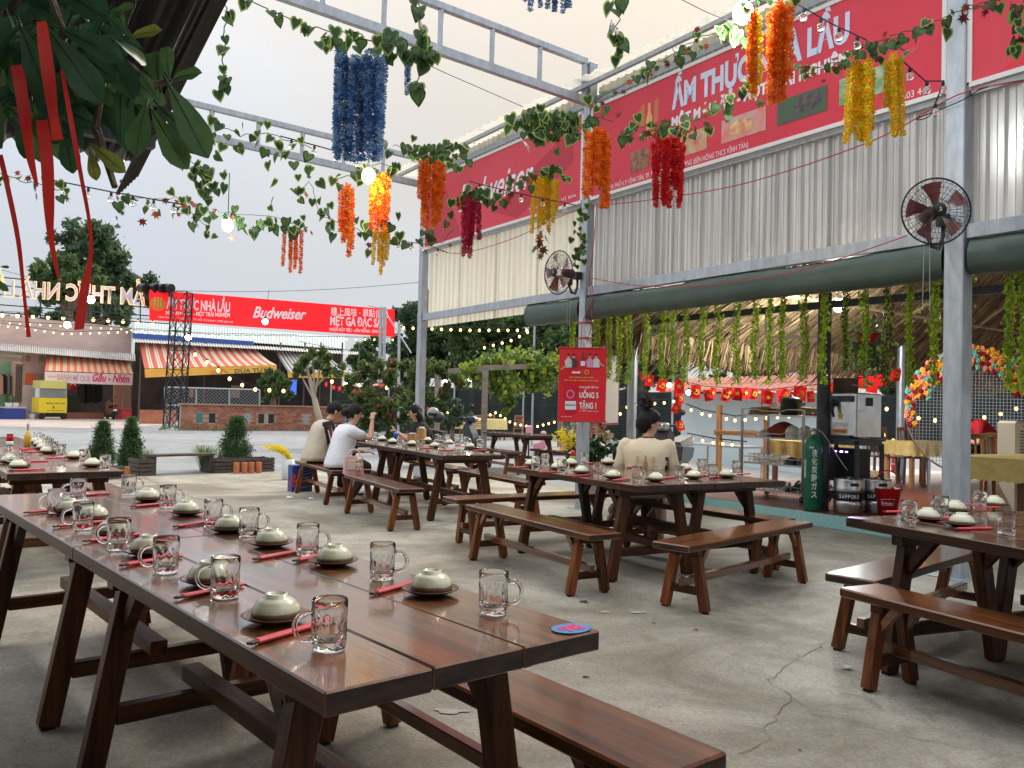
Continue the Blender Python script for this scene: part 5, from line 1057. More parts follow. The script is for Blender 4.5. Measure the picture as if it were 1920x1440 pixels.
# ---- green hanging garlands under the tarpaulin
GL1 = leafmat('garland_green', (.32, .46, .02), (.50, .62, .06), .5); GL2 = leafmat('garland_deep', (.18, .30, .02), (.28, .42, .04), .45); GLB = leafmat('garland_brown', (.07, .045, .02), (.14, .10, .04), .2)
def garmesh(seed, brown=0.0):
    rs = np.random.default_rng(seed); P = []
    for sx in ((-.028, 0), (.028, .01), (0, -.02), (.012, .025)):
        m = 96; z = -np.linspace(0.02, 1 - .06 * rs.random(), m); P.append(np.stack([sx[0] + .020 * np.sin(z * 9 + seed) + rs.normal(0, .012, m), sx[1] + rs.normal(0, .012, m), z], 1))
    global RNG; keep = RNG; RNG = rs; me = leafcloud(np.concatenate(P), .032, [GL1, GL1, GL2] if brown < .5 else [GLB, GLB, GL2], 'leaves', 0, .8, .2); RNG = keep
    b = MB(); 
    for sx in (-.028, .028, 0): b.tube([(sx, 0, 0), (sx + .02 * math.sin(seed), 0, -.5), (sx, 0, -.96)], .0035, 4)
    return me, b.mesh('stem', GL2)
GARS = [garmesh(s) for s in (1, 2, 3)] + [garmesh(9, 1.0)]
gl = [(1076, 568, 690), (1119, 560, 655), (1143, 562, 715), (1162, 560, 722), (1181, 560, 720), (1213, 568, 708), (1243, 566, 716), (1264, 563, 712), (1288, 562, 723), (1318, 558, 718), (1347, 556, 723), (1382, 553, 725), (1417, 548, 718), (1444, 545, 722), (1468, 542, 718), (1509, 536, 720), (1546, 530, 722), (1586, 545, 700), (1622, 522, 690), (1665, 520, 730), (1707, 515, 730), (1753, 512, 730), (1894, 500, 735), (1918, 498, 740)]
for i, (x, y0, y1) in enumerate(gl):
    v = .30 if i not in (17, 18, 19) else .7; p = onplane(x, y0, W(0, v, 0), FV); q = onplane(x, y1, W(0, v, 0), FV); br = i in (17, 19)
    M = Matrix.Translation(Vector((p.x, p.y, p.z + .12))) @ Matrix.Rotation(random.uniform(0, 6.28), 4, 'Z') @ Matrix.Diagonal((1.0, 1.0, p.z + .12 - q.z, 1))
    o = put('hanging_garland', None, None, M); tag(o, f'{"brownish dried" if br else "bright green"} hanging garland, {ORD(i)} from the left under the rolled tarpaulin', 'garland', 'leafy garlands hung along the tarpaulin'); a_, c_ = GARS[3 if br else i % 3]; put('leaves', a_, o); CH[o.name][-1]['kind'] = 'stuff'; put('stem', c_, o)
# hanging baskets
def basket(x, y, Y, r_, label, mats, n, top=None, sz=.07):
    p = AT(x, y, Y); t = thing('hanging_plant', label, 'pot plant', p); P = RNG.normal(size=(n, 3)) * [r_ * .5, r_ * .5, r_ * .75]; put('foliage', leafcloud(P, sz, mats, 'foliage', 0, .7), t)['kind'] = 'stuff'; b = MB(); b.lathe([(r_ * .4, r_ * .3), (r_ * .6, r_ * .75), (r_ * .55, r_ * .75)], 12, p); b.build('pot', top or BLACK, t); b = MB(); b.tube([p + UZ * r_ * .7, p + UZ * (r_ * .7 + 1.0)], .006, 4); b.build('cord', WIRE, t)
basket(1626, 655, 9.5, .24, 'hanging basket of trailing green leaves with a red pot near the lit lamp', GM, 420, RED); basket(1775, 570, 8.6, .24, 'airy yellow green hanging plant behind the nearest post', GY, 260, None, .05); basket(1228, 590, 11.6, .2, 'dark hanging plant near the thatch, among the garlands', GD, 200)
# ---- bunting of red flags
FLG = mat('flag_red', (.74, .015, .02), .6, transluc=.25); FY_ = mat('flag_yellow', (.90, .62, .04), .6)
def flagmeshes():
    b = MB(); b.grid(lambda a, c: Vector((-.5 + a, .06 * math.sin(a * 5) * (.3 + c), -1.35 * c)), 6, 4); cl = b.mesh('flag_cloth', FLG)
    st = MB(); pts = [(.30 * (1 if k % 2 == 0 else .4) * math.sin(k * math.pi / 5), -.10, -.66 + .30 * (1 if k % 2 == 0 else .4) * math.cos(k * math.pi / 5)) for k in range(10)]; st.add(pts + [(0, -.10, -.66)], [(10, (k + 1) % 10, k) for k in range(10)])
    hs = MB(); n = 12; arc = [(.05 + .26 * math.cos(t), -.10, -.66 + .26 * math.sin(t)) for t in np.linspace(-2.4, 1.5, n)]; hs.tube(arc, [.03 + .05 * math.sin(math.pi * k / (n - 1)) for k in range(n)], 4); hs.bar((-.24, -.10, -.9), (.12, -.10, -.52), .07, .02, up=(0, 1, 0)); hs.bar((-.02, -.10, -.42), (.2, -.10, -.62), .12, .02, up=(0, 1, 0))
    return cl, st.mesh('star_emblem', FY_), hs.mesh('sickle_emblem', FY_)
FCL, FST, FHS = flagmeshes()
def bunting(fl, line, Y0, Y1, label):
    xs = [q[0] for q in fl]; x0, x1 = min(xs), max(xs); dep = lambda x: Y0 + (Y1 - Y0) * (x - x0) / max(1, x1 - x0); t = thing('flag_bunting', label, 'bunting', AT(fl[0][0], fl[0][1], Y0), 0, 'strings of little red flags')
    b = MB(); b.tube([AT(x, y, dep(x)) for x, y in line], .006, 4); b.build('cord', WIRE, t); inv = MW[t.name].inverted()
    for i, (x, y, s, rot, kd) in enumerate(fl):
        Y = dep(x); p = AT(x, y, Y); sc_ = 1.12 * s / FPX * Y; M = inv @ Matrix.Translation(p) @ Matrix.Rotation(R(rot), 4, Vector((0, 1, 0))) @ Matrix.Rotation(R(-25 + (i * 37) % 50), 4, 'Z') @ Matrix.Diagonal((sc_, sc_, sc_, 1)); o = put('flag', FCL, t, M)
        put('emblem', FST if kd else FHS, o)

B1 = [(1190, 690, 15, 8, 0), (1207, 700, 9, -4, 0), (1219, 703, 14, 6, 1), (1244, 711, 16, 14, 0)]
bunting(B1, [(1180, 686), (1192, 690), (1220, 702), (1250, 711), (1276, 713)], 13.5, 13.8, 'short string of red flags beside the round hut post')
B2 = [(1275, 712, 17, 4, 1), (1272, 737, 14, -10, 0), (1305, 722, 17, 3, 0), (1326, 731, 14, -12, 1), (1338, 727, 13, 8, 1), (1363, 729, 16, 10, 0), (1366, 727, 13, -14, 1), (1385, 727, 16, 6, 1), (1397, 726, 15, -8, 1), (1414, 728, 14, 4, 0), (1436, 731, 17, -3, 0), (1443, 734, 16, 10, 1), (1462, 730, 17, -12, 0), (1474, 729, 14, 12, 0), (1489, 735, 13, 2, 1), (1501, 724, 20, 5, 0), (1519, 733, 14, -5, 0), (1554, 718, 17, -9, 1), (1562, 722, 13, 10, 1)]
bunting(B2, [(1270, 712), (1320, 724), (1380, 728), (1440, 730), (1500, 724), (1560, 718), (1625, 706)], 13.2, 11.2, 'long string of red flags hung along the tiled wall')
B3 = [(1620, 705, 16, 6, 1), (1638, 705, 21, 8, 1), (1651, 702, 14, -10, 1), (1681, 692, 15, 8, 0)]
bunting(B3, [(1610, 708), (1640, 703), (1690, 690)], 11.0, 11.3, 'three red star flags and one more beside the far hut post')
B4 = [(1273, 757, 13, 30, 1), (1272, 789, 13, -20, 0)]
bunting(B4, [(1275, 735), (1273, 760), (1271, 812)], 13.1, 13.2, 'two red flags on a cord hanging down left of the pale wall')
B5 = [(612, 716, 6, 3, 1), (625, 722, 6, -4, 1), (637, 724, 6, 3, 1), (651, 726, 6, -3, 0), (664, 728, 6, 5, 1), (676, 727, 6, -6, 1), (688, 725, 7, 9, 0), (700, 722, 6, 0, 1), (714, 718, 6, -8, 1)]
bunting(B5, [(605, 708), (640, 724), (680, 726), (720, 716)], 30, 30, 'far string of little red flags before the flowering shrubs')
# ---- pale wall with a tiled cap
WP = PL((4.55, 22.4), (7.1, 16.4)); t = thing('garden_wall', 'pale blue garden wall with a pink tiled cap behind the bunting', 'wall', WP.w(0, 0)); WALLM = mat('pale_blue_plaster', (.52, .64, .68), .8, col2=(.62, .72, .75), vscale=1.2)
b = MB(); b.frame(WP.w(3.12, .88, -.1), WP.X, WP.n, UZ, 3.12, .1, .88); b.build('wall_body', WALLM, t)
TLM = mat('pink_roof_tile', (.55, .22, .16), .8, col2=(.66, .32, .24), vscale=5, objvar=.12); tb_ = MB(); tb_.grid(lambda a, c: Vector((-.095 + .19 * a, .0 - .62 * c, .045 * math.sin(math.pi * a) + .30 * (1 - c))), 6, 1); tb_.grid(lambda a, c: Vector((-.095 + .19 * a, -.62 - .001, -.012 + (.012 + .045 * math.sin(math.pi * a)) * c)), 6, 1); TILE = tb_.mesh('roof_tile', TLM)
TLH = MB(); TLH.grid(lambda a, c: Vector((-.095 + .19 * a, -.34 * c, .045 * math.sin(math.pi * a) + .17 * (1 - c))), 6, 1); TLH.grid(lambda a, c: Vector((-.095 + .19 * a, -.341, -.014 + (.014 + .045 * math.sin(math.pi * a)) * c)), 6, 1); TILE = TLH.mesh('roof_tile', TLM)
ang = math.atan2(WP.X.y, WP.X.x)
for k in range(33):
    for rw in range(2):
        Mw = Matrix.Translation(WP.w(.05 + k * .19, 1.80 + .165 * (1 - rw), .02 + .30 * rw)) @ Matrix.Rotation(ang, 4, 'Z'); put('roof_tile', TILE, t, MW[t.name].inverted() @ Mw)
WP.txt('T', 1424, 763, 1433, 8, mat('sign_red', (.6, .05, .12), .5), t, .002, bold=.03); WP.txt('DO', 1442, 764, 1456, 9, mat('sign_red', (.6, .05, .12), .5), t, .002, bold=.03)

# ---- black net fence round the back
NETM = mat('shade_net', (.010, .016, .015), .8, col2=(.024, .034, .031), vscale=2.5, stretch=(1, 1, .4), bump=.6, bscale=1.5)
fpts = [(-8.5, 39.5), (-5.5, 37.6), (-2.5, 36.6), (.5, 35.6), (3.5, 34.4), (7, 33), (10.5, 31.6), (14, 30), (18, 28), (22, 26.2), (26, 24.5)]
t = thing('net_fence', 'dark green shade net fence running behind the yard and the hut', 'fence', (*fpts[0], 0))
for a_, c_ in zip(fpts[:-1], fpts[1:]):
    A, B = Vector((*a_, 0)), Vector((*c_, 0)); n = Vector((B - A).normalized().yx).to_3d(); b = MB(); ph = random.uniform(0, 6); b.grid(lambda a, c: A.lerp(B, a) + UZ * (.02 + 2.05 * c + .04 * math.sin(a * 7 + ph)) + Vector((.05, -.12, 0)) * (math.sin(a * 19 + c * 5 + ph) * (1 - c * .6)), 22, 5); b.build('net_panel', NETM, t, True)
    b = MB(); b.tube([A - Vector((0, .16, 0)), A + UZ * 2.3 - Vector((0, .16, 0))], .04, 7); b.build('fence_post', STEEL, t)
    for z in (.7, 1.4, 2.0): b = MB(); b.tube([A + UZ * z - Vector((0, .17, 0)), B + UZ * z - Vector((0, .17, 0))], .008, 4); b.build('fence_wire', STEELD, t)
# ---- pergola with vine
PG = cm('pergola_wood', (.24, .20, .16), .85, var=.25, vscale=8, bump=.3)
t = thing('vine_pergola', 'timber pergola overgrown with a yellow green vine before the net fence', 'pergola', G(906, 850))
for x, yt, yb in ((906, 690, 856), (818, 700, 822), (1050, 690, 838)):
    p = G(x, yb); q = AT(x + 3, yt, p.y); b = MB(); b.bar(p, Vector((p.x, p.y, q.z)), .14 * p.y / 20, .12); b.build('post', PG, t)
for (x0, y0, Y0, x1, y1, Y1) in ((760, 702, 27, 915, 690, 24), (905, 690, 22, 1075, 684, 25.5), (905, 692, 22, 840, 706, 32)): b = MB(); b.bar(AT(x0, y0, Y0), AT(x1, y1, Y1), .1, .14); b.build('beam', PG, t)
P = []
for (x, y, r_, n) in ((925, 695, 28, 620), (960, 688, 30, 620), (1000, 690, 30, 520), (1035, 690, 28, 420), (945, 725, 24, 300), (955, 755, 9, 60), (948, 772, 7, 40), (1010, 715, 22, 260), (880, 700, 18, 160), (985, 715, 20, 200)): c = np.array(AT(x, y, 23 if x < 960 else 24)); P.append(c + RNG.normal(size=(n, 3)) * (r_ / FPX * 24) * [.55, .6, .5])
P = np.concatenate(P) - np.array(MW[t.name].translation); put('vine_foliage', leafcloud(P, .17, GY, 'vine_foliage', .2, .7), t)['kind'] = 'stuff'
for i, (x, y0, y1, lb) in enumerate(((1000, 612, 690, 'slim steel pole with string lights behind the pergola'), (1262, 660, 850, 'slim pole with a white box behind the short bunting'), (1282, 575, 720, 'slim pole behind the garlands left of the tiled wall'))):
    p = G(x, y1 if y1 > 800 else 812); p = Vector((p.x, min(p.y, 28), 0)); p.x = AT(x, 700, p.y).x; q = AT(x, y0, p.y); o = thing('slim_pole', lb, 'pole', p); b = MB(); b.tube([p, Vector((p.x, p.y, q.z))], .035, 7); b.build('pipe', STEEL, o)
strand([(1140, 783, 25), (1160, 772, 25), (1181, 752, 25), (1242, 749, 25), (1290, 742, 25)], 9, 'string of warm bulbs on the net fence behind the woman in beige', .8); strand([(1286, 757, 16.4), (1316, 768, 16.4), (1380, 780, 15.6), (1500, 770, 14.6), (1560, 765, 14.2)], 14, 'string of warm bulbs sagging across the pale wall', .55); strand([(1288, 812, 16.2), (1340, 822, 16), (1400, 828, 15.5)], 6, 'lower string of warm bulbs on the pale wall', .55)
strand([(1648, 752, 17.5), (1691, 768, 17.5), (1739, 778, 17.5), (1790, 781, 17.5), (1842, 774, 17.5), (1868, 769, 17.5), (1894, 762, 17.5), (1920, 751, 17.5)], 9, 'string of warm bulbs behind the flower arch', .75); strand([(1640, 790, 17.4), (1676, 818, 17.4), (1700, 826, 17.4)], 4, 'short string of warm bulbs low on the net by the fire extinguisher', .7)
strand([(835, 765, 32), (870, 785, 32), (900, 780, 32), (930, 768, 32), (960, 788, 32), (1000, 796, 32), (1055, 782, 32)], 22, 'zigzag string of warm bulbs along the net fence above the yellow cloth', .85)
for i, x in enumerate((1255, 1291, 1441, 1500, 1553)):
    y = (722, 736, 744, 748, 735)[i]; p = AT(x, y, 14.4 - i * .5); o = thing('hanging_bulb', f'small white bulb glowing behind the red flags, {ORD(i)} from the left', 'light bulb', p, 0, 'white bulbs along the bunting'); b = MB(); b.ball(p, .042, 9, 6); b.build('globe', BULBW, o, True); b = MB(); b.lathe([(.02, .04), (.02, .08)], 7, p); b.build('socket', WIRE, o)

# ================================================================== THINGS ON AND ROUND THE PLATFORM
def local(p, X): a = math.atan2(X.y, X.x); return a
def frameT(name, label, cat, p, X, group=None): return thing(name, label, cat, p, math.atan2(X.y, X.x), group)
NU = -FU
# gas cylinder
c = G(1523.5, 957, HZ); t = thing('gas_cylinder', 'green gas cylinder with white upright characters at the platform edge', 'gas cylinder', c); GGR = mat('cylinder_green', (.008, .15, .085), .35, var=.2, vscale=7)
b = MB(); b.lathe([(.09, 0), (.104, .012), (.104, .75), (.10, .80), (.082, .85), (.05, .88), (.034, .895)], 24, c); b.build('cylinder_body', GGR, t, True); b = MB(); b.lathe([(.033, .8955), (.033, .94), (.02, .95), (.02, .985)], 12, c); b.bar(c + Vector((-.05, 0, .965)), c + Vector((.03, 0, .965)), .03, .03); b.build('valve', STAIN, t, True)
vd = Vector((-c.x, -c.y, 0)).normalized(); hx = Vector((-vd.y, vd.x, 0)); 
for i, chh in enumerate('液化炭酸ガス'):
    o_ = c + (vd * .98 + hx * .12).normalized() * .1045; text(chh, o_ - hx * .03 + UZ * (.655 - i * .098), hx, UZ, .062, .066, PRW, t, name='character', off=.012, ext=.004)
for u, z, w_, h_ in ((-.085, .50, .03, .22), (-.02, .755, .05, .02)): b = MB(); q = c + (vd * math.sqrt(max(0, .1055 ** 2 - u * u)) + hx * u) + UZ * z; b.frame(q, hx, vd, UZ, w_ / 2, .002, h_ / 2); b.build('paper_label', mat('worn_label', (.6, .6, .5), .8, var=.3, vscale=40), t)
t = thing('gas_hose', 'silvery hose looping from the gas cylinder valve down to the front keg', 'hose', c + UZ * .97); k1 = G(1588, 962, HZ); b = MB(); pts = [c + Vector((.03, 0, .965)), c + Vector((.12, -.05, .97)), c.lerp(k1, .5) + UZ * .75, k1 + UZ * .50]; S = []
for a in range(13): q = a / 12; S.append((1 - q) ** 3 * pts[0] + 3 * q * (1 - q) ** 2 * pts[1] + 3 * q * q * (1 - q) * pts[2] + q ** 3 * pts[3])
b.tube(S, .006, 6); b.build('hose', mat('hose_grey', (.45, .48, .5), .35, .4), t, True)
# steel shelf cart
c = W(0, 0, 0); fr = Vector((3.77, 10.78, HZ)); t = frameT('shelf_cart', 'stainless four shelf serving cart loaded with bowls and glasses left of the gas cylinder', 'serving cart', fr, FU); CL, CD = 1.0, .55
def cw(a, d, z): return fr - FU * a + FV * d + UZ * (z - HZ)
for a in (0, CL):
    for d in (0, CD): b = MB(); b.bar(cw(a, d, .21), cw(a, d, 1.36), .032, .032); b.build('post', STAIN, t); b = MB(); b.tube([cw(a - .02, d, .2), cw(a + .02, d, .2)], .045, 10); b.build('caster', BLACK, t)
for z in (.26, .62, .97, 1.27): b = MB(); b.frame(cw(CL / 2, CD / 2, z), FU, FV, UZ, CL / 2 - .02, CD / 2 - .02, .012); b.build('shelf', STAIN, t); b = MB(); b.tube([cw(.02, -.005, z + .085), cw(CL * .25, -.005, z + .085), cw(CL * .35, -.005, z + .06), cw(CL * .65, -.005, z + .06), cw(CL * .75, -.005, z + .085), cw(CL - .02, -.005, z + .085)], .007, 6); b.build('guard_rail', STAIN, t)
gm = [MUGB]
for z, n0, lb in ((.633, 0, 'upper'), (.273, 1, 'lower')):
    for i in range(14): a, d = .40 + .085 * (i % 7) - (0 if n0 else .0), .10 + .11 * (i // 7); p = cw(a, d, z); o = put('drinking_glass', MUGB, None, TR(p, random.uniform(0, 6))); tag(o, f'clear glass on the {lb} glass shelf of the cart, {("front", "back")[i // 7]} row, {ORD(6 - i % 7)} from left', 'glass', f'glasses packed on the {lb} shelf of the cart')
DKB = mat('dark_bowl', (.015, .018, .022), .25); WBL = mat('white_bowl', (.68, .66, .58), .3)
bb = MB(); bb.lathe([(.10, 0), (.10, .01), (.09, .04), (.06, .075), (.035, .085), (.03, .095), (.005, .094)], 18); BGW = bb.mesh('big_bowl', WBL, True); bb = MB(); bb.lathe([(.10, 0), (.10, .01), (.09, .05), (.06, .085), (.02, .1), (.005, .1)], 18); BGD = bb.mesh('dark_bowl', DKB, True)
for a, d, z, me, lb in ((.72, .12, .983, BGW, 'single white bowl upturned on the second cart shelf, beside the rust cloth'), (.25, .12, .983, BGW, 'bottom white bowl of the left stack on the second cart shelf'), (.25, .12, 1.018, BGW, 'middle white bowl of the left stack on the second cart shelf'), (.25, .12, 1.053, BGW, 'top white bowl of the left stack on the second cart shelf'), (.08, .15, .983, BGW, 'bottom white bowl of the stack by the cart post'), (.08, .15, 1.02, BGW, 'middle white bowl of the stack by the cart post'), (.08, .15, 1.057, BGW, 'top white bowl of the stack by the cart post'), (.27, .14, .633, BGD, 'left dark bowl on the third cart shelf'), (.09, .14, .633, BGD, 'right dark bowl on the third cart shelf, by the post')):
    o = put('serving_bowl', me, None, TR(cw(a, d, z))); tag(o, lb, 'bowl', 'bowls on the serving cart')
t = thing('rust_cloth', 'rust red cloth heaped on the second cart shelf', 'cloth', cw(.55, .3, .985)); b = MB(); b.grid(lambda a, c: cw(.15 + .8 * a, .18 + .3 * c, .985 + .17 * math.sin(math.pi * a) ** .8 * math.sin(math.pi * c) ** .5 * (1 + .25 * math.sin(a * 11 + c * 4))), 20, 10); b.build('cloth', mat('rust_fabric', (.30, .05, .025), .85, var=.2, vscale=9), t, True)
WICK = mat('wicker', (.22, .13, .06), .8, col2=(.34, .21, .1), vscale=50, bump=.5)
for a, d, w_, rr, lb in ((.80, .2, .34, .15, 'brown woven tray tilted on top of the serving cart'), (.14, .3, .34, -.1, 'brown woven trays on the right of the cart top')):
    p = cw(a, d, 1.283); t = frameT('woven_tray', lb, 'tray', p, FU); b = MB(); 
    for k in range(3): b.frame(p + UZ * (.02 + .035 * k) + FU * .02 * k, FU + UZ * rr * .4, FV, UZ, w_ / 2, .12, .014)
    b.build('trays', WICK, t)
p = cw(.36, .22, 1.283); t = thing('black_pot', 'black pot on the top shelf of the serving cart', 'pot', p); b = MB(); b.lathe([(.13, 0), (.14, .02), (.14, .2), (.145, .21), (.10, .24), (.02, .25), (.02, .275), (.005, .28)], 20, p); b.build('pot_body', BLACK, t, True); b = MB(); b.tube([p + Vector((.14, 0, .17)), p + Vector((.18, 0, .18)), p + Vector((.18, 0, .15)), p + Vector((.14, 0, .14))], .012, 6); b.build('handle', BLACK, t)
p = cw(.2, .3, .275); t = thing('vegetable_bunch', 'bunch of green leaves on the bottom shelf of the cart', 'vegetables', p); put('leaves', leafcloud(RNG.normal(size=(120, 3)) * [.12, .09, .025] + [0, 0, .05], .09, GD, 'leaves'), t)['kind'] = 'stuff'
# dispenser stand, dispenser, kegs, bucket, carton, towel
fr2 = Vector((4.05, 9.78, HZ)); FTP = 1.02
def dw(a, d, z): return fr2 - FU * a + FV * d + UZ * (z - HZ)
t = frameT('dispenser_stand', 'dark steel stand carrying the beer dispenser', 'stand', fr2, FU)
for a in (0, .62):
    for d in (0, .5): b = MB(); b.bar(dw(a, d, HZ), dw(a, d, FTP - .05), .042, .042); b.build('leg', STEELD, t)
for z in (FTP - .045, .33):
    for a in (0, .62): b = MB(); b.bar(dw(a, .022, z), dw(a, .478, z), .04, .05); b.build('side_rail', STEELD, t)
    for d in (0, .5): b = MB(); b.bar(dw(.022, d, z), dw(.598, d, z), .04, .05); b.build('side_rail', STEELD, t)
b = MB(); b.frame(dw(.31, .25, FTP - .008), FU, FV, UZ, .34, .28, .012); b.build('top_plate', STEELD, t)
b = MB(); b.frame(dw(.33, .32, .70), FU, FV, UZ, .22, .12, .2); b.build('control_box', BLACK, t)
for a, m in ((.42, mat('violet_led', (.3, .1, 1), .4, emit=6, ecol=(.35, .15, 1))), (.34, mat('white_led', (1, 1, 1), .4, emit=6, ecol=(.9, .9, 1))), (.27, mat('violet_led', (.3, .1, 1), .4))): b = MB(); b.frame(dw(a, .197, .86), FU, FV, UZ, .015, .004, .008); b.build('led', m, t)
t = frameT('beer_dispenser', 'square stainless beer dispenser with a gold star and lettering', 'beer dispenser', dw(.3, .25, FTP), FU); mz = FTP + .008
b = MB(); b.frame(dw(.26, .27, mz + .275), FU, FV, UZ, .24, .25, .265, .012); b.build('housing', STAIN, t); b = MB(); b.frame(dw(.28, .05, mz + .02), FU, FV, UZ, .20, .09, .018); b.build('drip_tray', BLACK, t)
b = MB(); b.frame(dw(.26, .005, mz + .47), FU, FV, UZ, .19, .012, .035); b.build('display_strip', STEELD, t)
fz = lambda a, z, e=.004: dw(a, .02 - e, mz + z)
b = MB(); b.tube([fz(.30, .40, .03), fz(.30, .40, .06), fz(.30, .33, .075), fz(.28, .25, .07)], [.03, .028, .02, .014], 8); b.ball(fz(.30, .43, .05), .03, 8, 6); b.build('tap', BLACK, t, True)
b = MB(); pts = [fz(.24, .26, .003) + FU * (.052 * (1 if k % 2 == 0 else .42) * math.sin(k * math.pi / 5)) + UZ * (.052 * (1 if k % 2 == 0 else .42) * math.cos(k * math.pi / 5)) for k in range(10)]; b.add(pts, [tuple(range(10))]); b.build('star', mat('gold_star', (.80, .45, .08), .4), t)
text('SAPPORO', fz(.36, .135, .003), FU, UZ, .22, .05, PRW, t, off=.03); b = MB(); b.frame(fz(.25, .085, .002), FU, FV, UZ, .105, .002, .03); b.build('gold_band', GOLD, t); text('PREMIUM BEER', fz(.34, .075, .006), FU, UZ, .18, .022, RED, t, off=.02)
b = MB()
for k in range(8): b.frame(dw(.017, .20 + .018 * k, mz + .44), FV, FU, UZ, .006, .003, .05)
b.build('vent', BLACK, t); text('BEER DISPENSER', dw(.016, .05, mz + .32), FV, UZ, .1, .012, STEELD, t)
p = dw(.33, .25, mz + .541); t = frameT('wooden_box', 'brown wooden box on top of the beer dispenser', 'box', p, FU); b = MB(); b.frame(p + UZ * .085, FU, FV, UZ, .11, .1, .085, .006); b.build('box_body', mat('box_brown', (.10, .06, .04), .7, var=.2), t); b = MB(); b.frame(p + UZ * .178, FU, FV, UZ, .115, .105, .008, .003); b.build('lid', mat('box_ochre', (.22, .15, .07), .7), t)
def keg(c, label):
    t = thing('beer_keg', label, 'keg', c, 0, 'stainless beer kegs at the platform edge'); r_ = .165; b = MB(); b.lathe([(r_ * .9, 0), (r_, .02), (r_, .10), (r_ * 1.03, .115), (r_, .13), (r_, .155)], 28, c); b.lathe([(r_, .255), (r_, .27), (r_ * 1.03, .285), (r_, .30), (r_, .39), (r_ * .98, .41), (r_ * .94, .41), (r_ * .93, .36), (.02, .38)], 28, c); b.build('keg_body', STAIN, t, True); b = MB(); b.lathe([(r_ * .995, .1555), (r_ * 1.005, .157), (r_ * 1.005, .253), (r_ * .995, .2545)], 28, c); b.build('black_band', BLACK, t, True); b = MB(); b.lathe([(.03, .385), (.03, .42), (.015, .43)], 10, c); b.build('coupler', STAIN, t)
    vd = Vector((-c.x, -c.y, 0)).normalized(); hx = Vector((-vd.y, vd.x, 0))
    a0 = -.62
    for ch in 'SAPPORO':
        n = vd * math.cos(a0) + hx * math.sin(a0); text(ch, c + n * (r_ * 1.006) + UZ * .185, Vector((-n.y, n.x, 0)), UZ, .026, .042, PRW, t, name='band_letter', off=.02, ext=.001); a0 += .20
    b = MB(); n = vd * .9 + hx * .42; b.frame(c + n.normalized() * r_ * .99 + UZ * .345, Vector((-n.y, n.x, 0)), n, UZ, .05, .008, .018, .006); b.build('grip_hole', BLACK, t)
keg(G(1590, 962, HZ), 'stainless keg with a black lettered band under the dispenser stand'); keg(G(1643, 962, HZ), 'stainless keg with a black lettered band behind the red bucket')
c = G(1664, 966, HZ); t = thing('red_bucket', 'red beer bucket with a thin hoop handle on the platform edge', 'bucket', c); b = MB(); b.lathe([(.10, 0), (.145, .31), (.15, .315), (.14, .315), (.097, .012)], 26, c); b.build('bucket_body', mat('bucket_red', (.50, .008, .02), .3, coat=.3), t, True)
vd = Vector((-c.x, -c.y, 0)).normalized(); hx = Vector((-vd.y, vd.x, 0)); b = MB(); b.tube([c + hx * (.148 * math.cos(a)) + UZ * (.29 + .23 * math.sin(a)) for a in np.linspace(0, math.pi, 15)], .008, 7); b.build('handle', RED, t, True); text('Budweiser', c + vd * .129 - hx * .06 + UZ * .135, hx, UZ, .11, .032, PRW, t, off=.005, shear=.3, ext=.006); b = MB(); q = c + vd * .136; b.tube([q - hx * .07 + UZ * .19, q - hx * .06 + UZ * .12, q + hx * .06 + UZ * .13, q + hx * .075 + UZ * .2, q - hx * .07 + UZ * .19], .002, 4); b.build('bow_tie_mark', PRW, t)
c = G(1632, 915, HZ); t = frameT('cardboard_box', 'plain cardboard box on the platform behind the kegs', 'box', c, Vector((1, -.15, 0))); b = MB(); b.box((0, 0, .14), (.42, .3, .26), ch=.003); b.build('carton', mat('cardboard', (.42, .30, .17), .85, var=.08), t, local=True); b = MB(); b.box((0, 0, .273), (.06, .302, .004)); b.box((0, -.151, .24), (.06, .002, .06)); b.build('tape', mat('tape', (.5, .4, .25), .3), t, local=True)
p = dw(.60, -.03, .72); t = frameT('green_towel', 'olive green towel hanging from the dispenser stand', 'towel', p, FU); b = MB(); b.grid(lambda a, c: p + FU * (.11 * a * (1 + .3 * c)) + FV * (-.02 * math.sin(a * 9) * c) - UZ * .42 * c, 8, 6); b.build('cloth', mat('olive_cloth', (.12, .17, .03), .9), t, True)
